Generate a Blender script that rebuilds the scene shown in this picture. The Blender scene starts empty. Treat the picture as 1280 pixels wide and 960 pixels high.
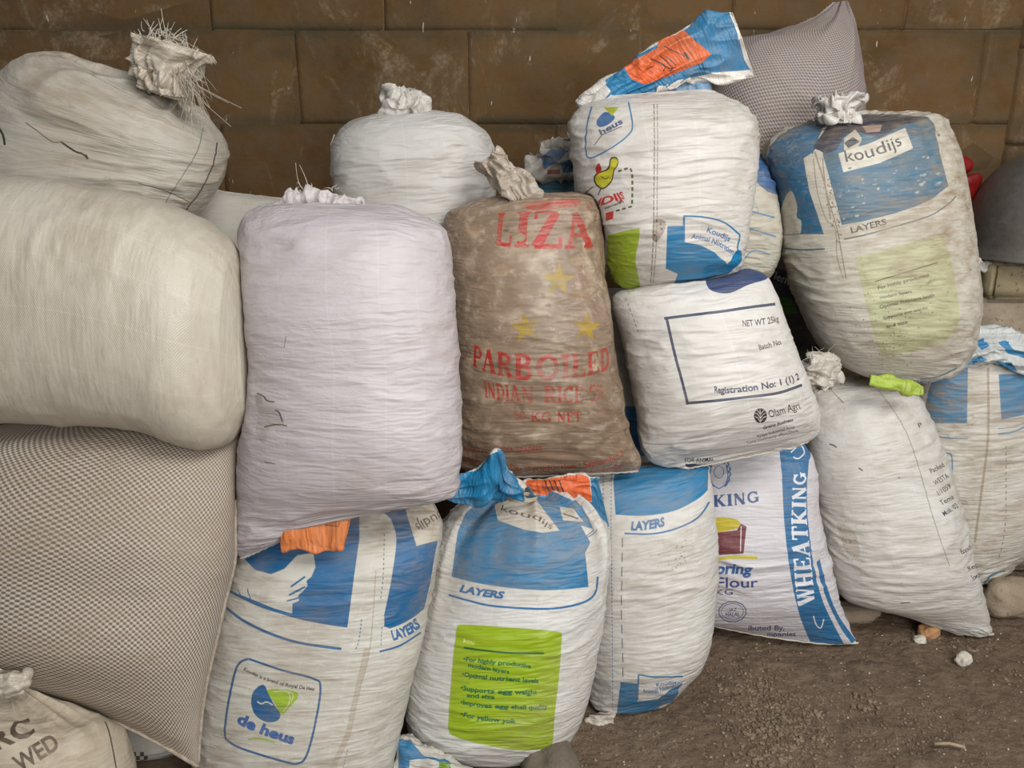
import bpy, math, random
import numpy as np
from mathutils import Vector, Matrix
from mathutils.bvhtree import BVHTree
from mathutils.geometry import tessellate_polygon

# ---------------------------------------------------------------- camera
CAM_Z, PITCH, FPX = 1.40, math.radians(16.0), 1065.0
scene = bpy.context.scene
cam_data = bpy.data.cameras.new('camera')
cam_data.sensor_width = 36.0
cam_data.lens = FPX / 1280 * 36.0
cam_data.clip_start = 0.05
cam = bpy.data.objects.new('camera', cam_data)
cam.location = (0, 0, CAM_Z)
cam.rotation_euler = (math.pi / 2 - PITCH, 0, 0)
scene.collection.objects.link(cam)
scene.camera = cam

# ---------------------------------------------------------------- light
scene.view_settings.view_transform = 'Standard'
scene.view_settings.look = 'None'
scene.view_settings.gamma = 1.0
scene.view_settings.use_curve_mapping = False
scene.view_settings.exposure = 0.0
world = bpy.data.worlds.new('overcast_sky')
scene.world = world
world.use_nodes = True
bg = world.node_tree.nodes['Background']
bg.inputs[0].default_value = (0.90, 0.95, 1.0, 1)
bg.inputs[1].default_value = 0.19


def area_light(name, loc, target, sx, sy, power, col):
    d = bpy.data.lights.new(name, 'AREA')
    d.shape = 'RECTANGLE'; d.size = sx; d.size_y = sy
    d.energy = power; d.color = col
    o = bpy.data.objects.new(name, d)
    o.location = loc
    o.rotation_euler = (Vector(target) - Vector(loc)).to_track_quat('-Z', 'Y').to_euler()
    scene.collection.objects.link(o)
    return o


# daylight through the open front of the shed, high and to the right of the viewer
area_light('doorway_daylight', (1.5, -0.45, 3.25), (0.15, 2.2, 0.4), 2.2, 1.1, 100, (1.0, 0.975, 0.93))
# the lower part of the same opening
area_light('doorway_daylight', (1.3, -1.5, 1.75), (0.25, 2.0, 0.35), 2.2, 0.9, 76, (1.0, 0.985, 0.96))

rng = np.random.RandomState(7)
random.seed(7)
WALL_Y = 2.92


# ---------------------------------------------------------------- helpers
def ray_dir(px, py):
    a = (px - 640) / FPX
    b = (480 - py) / FPX
    return np.array([a, math.cos(PITCH) + b * math.sin(PITCH), -math.sin(PITCH) + b * math.cos(PITCH)])


def at_depth(px, py, Y):
    d = ray_dir(px, py)
    return np.array([0, 0, CAM_Z]) + d * (Y / d[1])


def on_floor(px, py, z=0.0):
    d = ray_dir(px, py)
    return np.array([0, 0, CAM_Z]) + d * ((z - CAM_Z) / d[2])


def tag(o, label=None, cat=None, group=None, kind=None):
    if label: o['label'] = label
    if cat: o['category'] = cat
    if group: o['group'] = group
    if kind: o['kind'] = kind
    return o


def link(o, parent=None):
    scene.collection.objects.link(o)
    if parent is not None:
        o.parent = parent
        o.matrix_parent_inverse = Matrix.Translation(-Vector(parent.location))
    return o


def empty(name, loc):
    o = bpy.data.objects.new(name, None)
    o.location = Vector([float(c) for c in loc])
    o.empty_display_size = 0.1
    scene.collection.objects.link(o)
    return o


def np_mesh(name, verts, faces, mat=None, parent=None, smooth=True):
    me = bpy.data.meshes.new(name)
    me.from_pydata([tuple(map(float, v)) for v in verts], [], [tuple(map(int, f)) for f in faces])
    me.update()
    if smooth:
        me.polygons.foreach_set('use_smooth', [True] * len(me.polygons))
    if mat: me.materials.append(mat)
    o = bpy.data.objects.new(name, me)
    return link(o, parent)


def vnoise(U, V, nu, nv, seed, per=True):
    """value noise; U in 0..1 (periodic when per), V in 0..1, nu by nv cells"""
    nu = max(1, int(round(nu))); nv = max(1, int(round(nv)))
    r = np.random.RandomState(seed)
    T = r.rand(nv + 3, nu + (0 if per else 3))
    x = U * nu; y = np.clip(V, 0, 1) * nv
    xi = np.floor(x).astype(int); yi = np.floor(y).astype(int)
    fx = x - xi; fy = y - yi
    fx = fx * fx * (3 - 2 * fx); fy = fy * fy * (3 - 2 * fy)
    if per:
        x0 = xi % nu; x1 = (xi + 1) % nu
    else:
        x0 = np.clip(xi, 0, nu + 1); x1 = x0 + 1
    yi = np.clip(yi, 0, nv + 1)
    a = T[yi, x0] * (1 - fx) + T[yi, x1] * fx
    b = T[yi + 1, x0] * (1 - fx) + T[yi + 1, x1] * fx
    return a * (1 - fy) + b * fy


def ridge(n, k=1.5):
    return (1 - np.abs(2 * n - 1)) ** k


def noise3(P, f, seed):
    """3D value noise on points P (N,3), 0..1"""
    Q = P * f + seed * 17.31
    I = np.floor(Q).astype(np.int64); F = Q - I
    F = F * F * (3 - 2 * F)
    def h(ix, iy, iz):
        n = (ix * 73856093) ^ (iy * 19349663) ^ (iz * 83492791) ^ (seed * 2654435761)
        n = (n ^ (n >> 13)) * 1274126177
        n = n & 0x7fffffff
        return ((n ^ (n >> 16)) & 0xffff) / 65535.0
    out = 0
    for dx in (0, 1):
        for dy in (0, 1):
            for dz in (0, 1):
                w = (F[..., 0] if dx else 1 - F[..., 0]) * (F[..., 1] if dy else 1 - F[..., 1]) * (F[..., 2] if dz else 1 - F[..., 2])
                out = out + w * h(I[..., 0] + dx, I[..., 1] + dy, I[..., 2] + dz)
    return out


def cr_matrix(n_in, t, periodic=False):
    """Catmull-Rom interpolation weights: rows for parameters t in input-sample units"""
    M = np.zeros((len(t), n_in))
    for r, x in enumerate(t):
        i = int(math.floor(x)); f = x - i
        if not periodic and i >= n_in - 1:
            i = n_in - 2; f = x - i
        w = (-.5 * f + f * f - .5 * f ** 3, 1 - 2.5 * f * f + 1.5 * f ** 3,
             .5 * f + 2 * f * f - 1.5 * f ** 3, -.5 * f * f + .5 * f ** 3)
        for k in range(4):
            j = i - 1 + k
            j = j % n_in if periodic else min(max(j, 0), n_in - 1)
            M[r, j] += w[k]
    return M


# ---------------------------------------------------------------- materials
class NT:
    def __init__(self, name):
        self.m = bpy.data.materials.new(name); self.m.use_nodes = True
        self.t = self.m.node_tree; self.n = self.t.nodes
        self.b = self.n['Principled BSDF']
    def new(self, kind, **kw):
        n = self.n.new(kind)
        for k, v in kw.items():
            if k.startswith('i_'):
                n.inputs[k[2:].replace('_', ' ')].default_value = v
            else:
                setattr(n, k, v)
        return n
    def l(self, a, b): self.t.links.new(a, b)
    def math(self, op, a, b=None, c=None, clamp=False):
        n = self.n.new('ShaderNodeMath'); n.operation = op; n.use_clamp = clamp
        for i, v in enumerate((a, b, c)):
            if v is None: continue
            if isinstance(v, (int, float)): n.inputs[i].default_value = v
            else: self.l(v, n.inputs[i])
        return n.outputs[0]
    def mix(self, f, a, b, mode='MIX'):
        n = self.n.new('ShaderNodeMix'); n.data_type = 'RGBA'; n.blend_type = mode
        for s, v in ((n.inputs[0], f), (n.inputs[6], a), (n.inputs[7], b)):
            if isinstance(v, (int, float)): s.default_value = v
            elif isinstance(v, tuple): s.default_value = (*v, 1) if len(v) == 3 else v
            else: self.l(v, s)
        return n.outputs[2]
    def ramp(self, src, stops):
        n = self.n.new('ShaderNodeValToRGB')
        el = n.color_ramp.elements
        while len(el) < len(stops): el.new(0.5)
        for e, (p, c) in zip(el, stops):
            e.position = p; e.color = (*c, 1) if isinstance(c, tuple) else (c, c, c, 1)
        self.l(src, n.inputs[0])
        return n.outputs[0]
    def noise(self, vec, scale, detail=4, rough=.55, dist=0.0):
        n = self.n.new('ShaderNodeTexNoise')
        n.inputs['Scale'].default_value = scale; n.inputs['Detail'].default_value = detail
        n.inputs['Roughness'].default_value = rough; n.inputs['Distortion'].default_value = dist
        if vec is not None: self.l(vec, n.inputs['Vector'])
        return n.outputs[0]
    def scaled(self, vec, s, off=(0, 0, 0)):
        n = self.n.new('ShaderNodeMapping'); n.inputs['Scale'].default_value = s; n.inputs['Location'].default_value = off
        self.l(vec, n.inputs['Vector']); return n.outputs[0]
    def bump(self, h, strength, dist, prev=None):
        n = self.n.new('ShaderNodeBump'); n.inputs['Strength'].default_value = strength
        n.inputs['Distance'].default_value = dist
        self.l(h, n.inputs['Height'])
        if prev is not None: self.l(prev, n.inputs['Normal'])
        return n.outputs[0]


def sack_mat(name, base, dirt=(.22, .16, .10), dirt_amt=.35, kind='plain', rough=.40, art=None, wear=.15,
             seed=0, base2=None, wrinkle=.6, weave=0.3, spots=0.5, check=(.0065, .0065), hue=None, warp=.25, mottle=0.0, spec=.5):
    N = NT(name)
    uv = N.new('ShaderNodeUVMap', uv_map='metric').outputs[0]
    off = (seed * 3.7, seed * 1.9, 0)
    vec = N.scaled(uv, (1, 1, 1), off)
    # tarpaulin-like tape tone variation: broad streaks along and across
    st = N.noise(N.scaled(vec, (20, 42, 1)), 1.0, 2, .5)
    st2 = N.noise(N.scaled(vec, (150, 5, 1)), 1.0, 2, .5)
    col = N.mix(N.math('MULTIPLY', st, .26), base, tuple(c * .70 for c in base))
    col = N.mix(N.math('MULTIPLY', st2, .20), col, tuple(min(1, c * 1.12) for c in base))
    sep = N.new('ShaderNodeSeparateXYZ'); N.l(vec, sep.inputs[0])
    if kind == 'check':
        # two-tone basket weave
        wob = N.math('MULTIPLY', N.math('SUBTRACT', N.noise(vec, 14, 4, .6), .5), 2.2)
        a = N.math('SINE', N.math('ADD', N.math('MULTIPLY', sep.outputs[0], 2 * math.pi / check[0]), wob))
        b = N.math('SINE', N.math('ADD', N.math('MULTIPLY', sep.outputs[1], 2 * math.pi / check[1]), wob))
        p = N.math('MULTIPLY', a, b)
        f = N.math('ADD', N.math('MULTIPLY', p, 1.2), .52, clamp=True)
        blotch = N.noise(vec, 9, 3, .6)
        c2 = N.mix(blotch, base2, tuple(c * .6 for c in base2))
        col = N.mix(f, c2, col)
        wv = p
        wdist = .0012
    else:
        # fine flat-tape weave with every twentieth tape a touch lighter
        a = N.math('SINE', N.math('MULTIPLY', sep.outputs[0], 2 * math.pi / .0042))
        b = N.math('SINE', N.math('MULTIPLY', sep.outputs[1], 2 * math.pi / .0042))
        wv = N.math('MULTIPLY', a, b)
        ln = N.math('PINGPONG', N.math('ADD', sep.outputs[0], .013), .034)
        lf = N.math('LESS_THAN', ln, .0008)
        col = N.mix(N.math('MULTIPLY', lf, .30), col, tuple(min(1, c * 1.22) for c in base))
        col = N.mix(N.math('MULTIPLY', N.math('ADD', wv, 1.0), weave * .10), col, tuple(c * .5 for c in base))
        wdist = .0004
    if mottle:
        m1 = N.noise(vec, 17, 4, .55, .4); m2 = N.noise(N.scaled(vec, (1, 1, 1), (3, 5, 0)), 42, 4, .6)
        col = N.mix(N.math('MULTIPLY', N.ramp(m1, [(.52, 0.), (.66, 1.)]), mottle), col, (.52, .42, .31))
        col = N.mix(N.math('MULTIPLY', N.ramp(m2, [(.56, 0.), (.68, 1.)]), mottle * .8), col, (.56, .47, .38))
        col = N.mix(N.math('MULTIPLY', N.ramp(m1, [(.30, 1.), (.42, 0.)]), mottle * .7), col, (.15, .105, .07))
    rough_v = rough
    if art is not None:
        tex = N.new('ShaderNodeTexImage'); tex.image = art; tex.extension = 'CLIP'; tex.interpolation = 'Linear'
        N.l(N.new('ShaderNodeUVMap', uv_map='print').outputs[0], tex.inputs[0])
        w1 = N.noise(N.scaled(vec, (48, 105, 1)), 1.0, 5, .7, .8)
        w2 = N.noise(vec, 7, 3, .6)
        wm = N.math('ADD', N.math('MULTIPLY', w1, .7), N.math('MULTIPLY', w2, .3))
        keep = N.ramp(wm, [(max(0, .36 + wear * .35 - .05), 1 - min(1, wear * 1.5)), (.36 + wear * .35 + .04, 1.0)])
        fac = N.math('MULTIPLY', tex.outputs['Alpha'], keep)
        # the ink is thin: the tape streaks show through it
        ink = N.mix(N.math('MULTIPLY', st, .22), tex.outputs['Color'], (0.6, 0.64, 0.66), 'MULTIPLY')
        col = N.mix(fac, col, ink)
    # dirt: broad stains, smears and specks
    d1 = N.noise(N.scaled(vec, (3.2, 3.2, 1)), 1.0, 6, .62, .6)
    d2 = N.noise(N.scaled(vec, (22, 45, 1)), 1.0, 5, .65)
    dm = N.math('MULTIPLY', N.ramp(d1, [(.34, 0.0), (.64, 1.0)]), N.ramp(d2, [(.34, .18), (.64, 1.0)]))
    col = N.mix(N.math('MULTIPLY', dm, min(.95, dirt_amt * 1.35)), col, tuple(c * 1.25 for c in dirt))
    # smudges: sharper-edged handling marks
    g1 = N.noise(N.scaled(vec, (11, 19, 1), (1.7, 4.2, 0)), 1.0, 6, .68, 1.0)
    gm = N.math('MULTIPLY', N.ramp(g1, [(.60, 0.0), (.70, 1.0)]), N.ramp(N.noise(vec, 60, 3, .7), [(.38, .1), (.62, 1.0)]))
    col = N.mix(N.math('MULTIPLY', gm, min(.9, dirt_amt * 1.1)), col, tuple(c * .9 for c in dirt))
    sp = N.noise(vec, 95, 2, .5)
    sm = N.ramp(sp, [(.68, 0.0), (.74, 1.0)])
    sm = N.math('MULTIPLY', sm, N.ramp(N.noise(vec, 6, 3, .6), [(.52, 0.0), (.7, 1.0)]))
    col = N.mix(N.math('MULTIPLY', sm, spots), col, (.09, .06, .04))
    # relief: fine cross creases, crumple and the weave
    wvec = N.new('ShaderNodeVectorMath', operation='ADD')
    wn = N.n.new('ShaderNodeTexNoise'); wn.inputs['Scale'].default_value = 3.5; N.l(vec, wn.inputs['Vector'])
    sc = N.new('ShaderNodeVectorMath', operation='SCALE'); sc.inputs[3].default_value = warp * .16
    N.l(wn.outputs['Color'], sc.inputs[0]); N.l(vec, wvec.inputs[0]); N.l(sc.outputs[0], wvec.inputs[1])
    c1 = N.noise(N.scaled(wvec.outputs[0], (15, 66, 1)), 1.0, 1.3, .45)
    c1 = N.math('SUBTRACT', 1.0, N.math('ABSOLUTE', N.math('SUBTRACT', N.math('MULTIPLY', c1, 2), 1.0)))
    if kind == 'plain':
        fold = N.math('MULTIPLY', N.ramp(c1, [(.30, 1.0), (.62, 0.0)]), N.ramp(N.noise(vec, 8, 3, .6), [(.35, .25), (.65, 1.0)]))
        col = N.mix(N.math('MULTIPLY', fold, min(.5, .16 + dirt_amt * .35)), col, tuple(c * 1.6 for c in dirt))  # dirt in the crease valleys, doubling as painted shade that deepens the folds
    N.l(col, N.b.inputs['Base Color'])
    N.b.inputs['Roughness'].default_value = rough_v
    N.b.inputs['Specular IOR Level'].default_value = spec
    # relief
    c2 = N.noise(N.scaled(wvec.outputs[0], (55, 75, 1), (2.2, 1.1, 0)), 1.0, 2.5, .5)
    c2 = N.math('SUBTRACT', 1.0, N.math('ABSOLUTE', N.math('SUBTRACT', N.math('MULTIPLY', c2, 2), 1.0)))
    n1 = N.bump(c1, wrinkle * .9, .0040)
    n2 = N.bump(c2, wrinkle * .7, .0026, n1)
    n3 = N.bump(wv, .5, wdist, n2)
    N.l(n3, N.b.inputs['Normal'])
    return N.m


def simple_mat(name, c1, c2, scale=20, rough=.9, bump=.5, dist=.003, detail=6, metallic=0.0, c3=None):
    N = NT(name)
    co = N.new('ShaderNodeTexCoord').outputs['Object']
    n1 = N.noise(co, scale, detail, .6)
    col = N.mix(N.ramp(n1, [(.35, 0.0), (.68, 1.0)]), c1, c2)
    if c3:
        n2 = N.noise(co, scale * 5, 4, .6)
        col = N.mix(N.ramp(n2, [(.6, 0.0), (.68, 1.0)]), col, c3)
    N.l(col, N.b.inputs['Base Color'])
    N.b.inputs['Roughness'].default_value = rough
    N.b.inputs['Metallic'].default_value = metallic
    h = N.noise(co, scale * 4, 6, .65)
    N.l(N.bump(h, bump, dist), N.b.inputs['Normal'])
    return N.m


# ---------------------------------------------------------------- print artwork (rasterised in memory from strokes and letters)
ART = {}
ART['A'] = [('polys',(150,138,130,0.35),[[1135,2207,1192,2195,1287,2198,1393,2211,1482,2229,1558,2255,1639,2288,1709,2324,1749,2361,1783,2395,1814,2429,1832,2459,1828,2485,1787,2503,1716,2513,1636,2525,1569,2548,1533,2590,1521,2640,1492,2689,1463,2714,1416,2709,1358,2685,1312,2648,1270,2609,1253,2566,1259,2511,1264,2451,1266,2395,1250,2338,1193,2285,1144,2238]]),('strip',(60,50,42),[1207,2188,1231,2190,1266,2193,1305,2197,1344,2202,1378,2209,1405,2218,1425,2228,1442,2239,1459,2247,1478,2253,1505,2256,1538,2257,1571,2258,1601,2257,1622,2257],[1203,2201,1227,2203,1262,2206,1300,2210,1337,2215,1365,2220,1386,2227,1403,2237,1421,2248,1443,2258,1470,2265,1503,2269,1539,2271,1574,2270,1604,2270,1624,2270]),('strip',(60,50,42),[1438,2543,1468,2537,1511,2528,1559,2518,1605,2508,1644,2501,1678,2497,1711,2494,1741,2492,1769,2491,1795,2490,1818,2490,1840,2492,1860,2494,1875,2495,1886,2497],[1445,2555,1475,2549,1517,2540,1565,2530,1611,2521,1650,2514,1682,2510,1713,2507,1742,2505,1769,2504,1793,2503,1816,2504,1837,2505,1856,2507,1871,2508,1883,2509]),('strip',(70,60,50),[1669,2338,1679,2340,1694,2343,1711,2347,1729,2355,1744,2366,1757,2384,1771,2406,1785,2429,1797,2449,1807,2463],[1656,2351,1667,2354,1681,2356,1697,2360,1711,2366,1723,2375,1736,2390,1749,2412,1763,2435,1776,2455,1786,2469]),('strip',(90,80,70),[1456,2892,1575,2893,1682,2896],[1453,2902,1573,2903,1680,2905]),('polys',(100,90,84,0.5),[[1177,2217,1313,2209,1357,2253,1397,2298,1314,2307,1222,2318,1199,2268]]),('strip',(120,110,100),[1908,1568,1877,1629,1840,1692],[1895,1566,1864,1628,1827,1691])]
ART['G'] = [('roman',(178,40,38),'LIZA',[2020,1387,2779,1463,4075,1440],[2109,886,2834,919,3938,1017],0.012,0.0),('polys',(178,42,38,0.8),[[2513,789,2541,774,2598,760,2684,747,2800,739,2963,733,3184,723,3422,713,3613,716,3708,748,3725,780,3686,808,3615,828,3507,841,3364,851,3217,858,3090,866,2976,877,2866,889,2767,895,2687,889,2622,866,2564,835,2524,809]]),('roman',(178,40,38),'PARBOILED',[1254,3107,2550,3291,4155,3142],[1330,2820,2590,2946,4233,2858],0.012,0.0),('roman',(178,40,38),'INDIAN RICE 5%',[1536,3560,2550,3620,3724,3586],[1509,3348,2574,3396,3795,3380],0.012,0.0),('roman',(178,40,38),'50 KG NET',[2097,3871,2567,3904,3145,3911],[2094,3735,2583,3752,3145,3746],0.012,0.0),('text',(178,40,38),'Date of production : September 2',[1865,4738,2710,4781,3922,4497],[1910,4640,2723,4635,3946,4395],0.02,0.0),('text',(178,40,38),'Date of Expiry :    September',[1604,5162,2663,5137,3957,4716],[1700,4974,2681,4891,3930,4603],0.02,0.0),('text',(178,40,38),'PACKED IN',[649,4431,1108,4424,1503,4388],[677,4330,1137,4319,1525,4285],0.02,0.0),('text',(178,40,38),'INDIA TRADERS',[1666,4345,2120,4392,2440,4385],[1685,4265,2136,4291,2449,4285],0.02,0.0),('strip',(178,40,38),[597,4582,923,4578,1166,4573,1363,4574,1524,4599,1677,4612],[567,4616,892,4617,1139,4616,1348,4608,1508,4631,1660,4646]),('text',(178,40,38),'R',[3931,898,4009,898,4093,898],[3967,813,4050,813,4142,813],0.012,0.0),('polys',(178,148,34),[[3049,1675,3073,1755,3090,1838,3212,1847,3338,1857,3219,1905,3106,1953,3113,2035,3129,2114,3042,2065,2961,2014,2862,2054,2767,2094,2812,2017,2856,1940,2786,1885,2718,1829,2820,1830,2928,1831,2989,1752],[2397,2341,2426,2409,2456,2477,2531,2470,2607,2462,2550,2519,2493,2576,2517,2649,2540,2720,2476,2686,2412,2653,2350,2705,2278,2758,2300,2679,2317,2601,2241,2562,2161,2522,2258,2507,2348,2493,2372,2416],[3560,2365,3605,2506,3920,2533,3623,2606,3650,2751,3444,2654,3226,2717,3329,2584,3185,2481,3417,2493]]),('polys',(178,150,118,0.45),[[1945,1775,1978,1737,2047,1698,2112,1680,2170,1695,2224,1729,2247,1766,2224,1807,2170,1850,2112,1870,2048,1854,1979,1815],[2369,2109,2395,2080,2450,2052,2504,2038,2554,2047,2602,2072,2625,2099,2603,2129,2555,2162,2505,2178,2451,2166,2395,2137],[2614,2058,2627,2037,2655,2017,2685,2007,2712,2013,2739,2029,2752,2047,2741,2070,2716,2096,2689,2109,2659,2100,2628,2079],[1345,1156,1383,1127,1467,1099,1546,1087,1620,1102,1688,1130,1718,1158,1691,1188,1628,1219,1559,1234,1478,1219,1389,1188],[3239,2110,3263,2090,3324,2069,3387,2058,3448,2063,3508,2079,3536,2097,3510,2121,3456,2146,3401,2159,3337,2150,3271,2130],[3250,1641,3281,1614,3372,1583,3466,1567,3555,1575,3635,1600,3676,1627,3637,1659,3549,1694,3460,1712,3372,1700,3290,1670],[1552,3610,1573,3589,1624,3567,1671,3556,1715,3560,1758,3574,1779,3592,1765,3615,1725,3643,1682,3658,1632,3651,1580,3630],[663,3933,750,3889,911,3841,1040,3816,1150,3823,1247,3849,1290,3880,1255,3922,1174,3969,1073,3997,936,3991,766,3964],[898,3055,936,3028,1028,2999,1110,2984,1174,2990,1235,3009,1263,3031,1242,3060,1181,3093,1115,3112,1037,3103,948,3080],[2363,1309,2380,1285,2416,1263,2449,1253,2480,1262,2510,1283,2524,1306,2512,1332,2484,1360,2454,1374,2419,1362,2381,1336]])]
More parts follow.
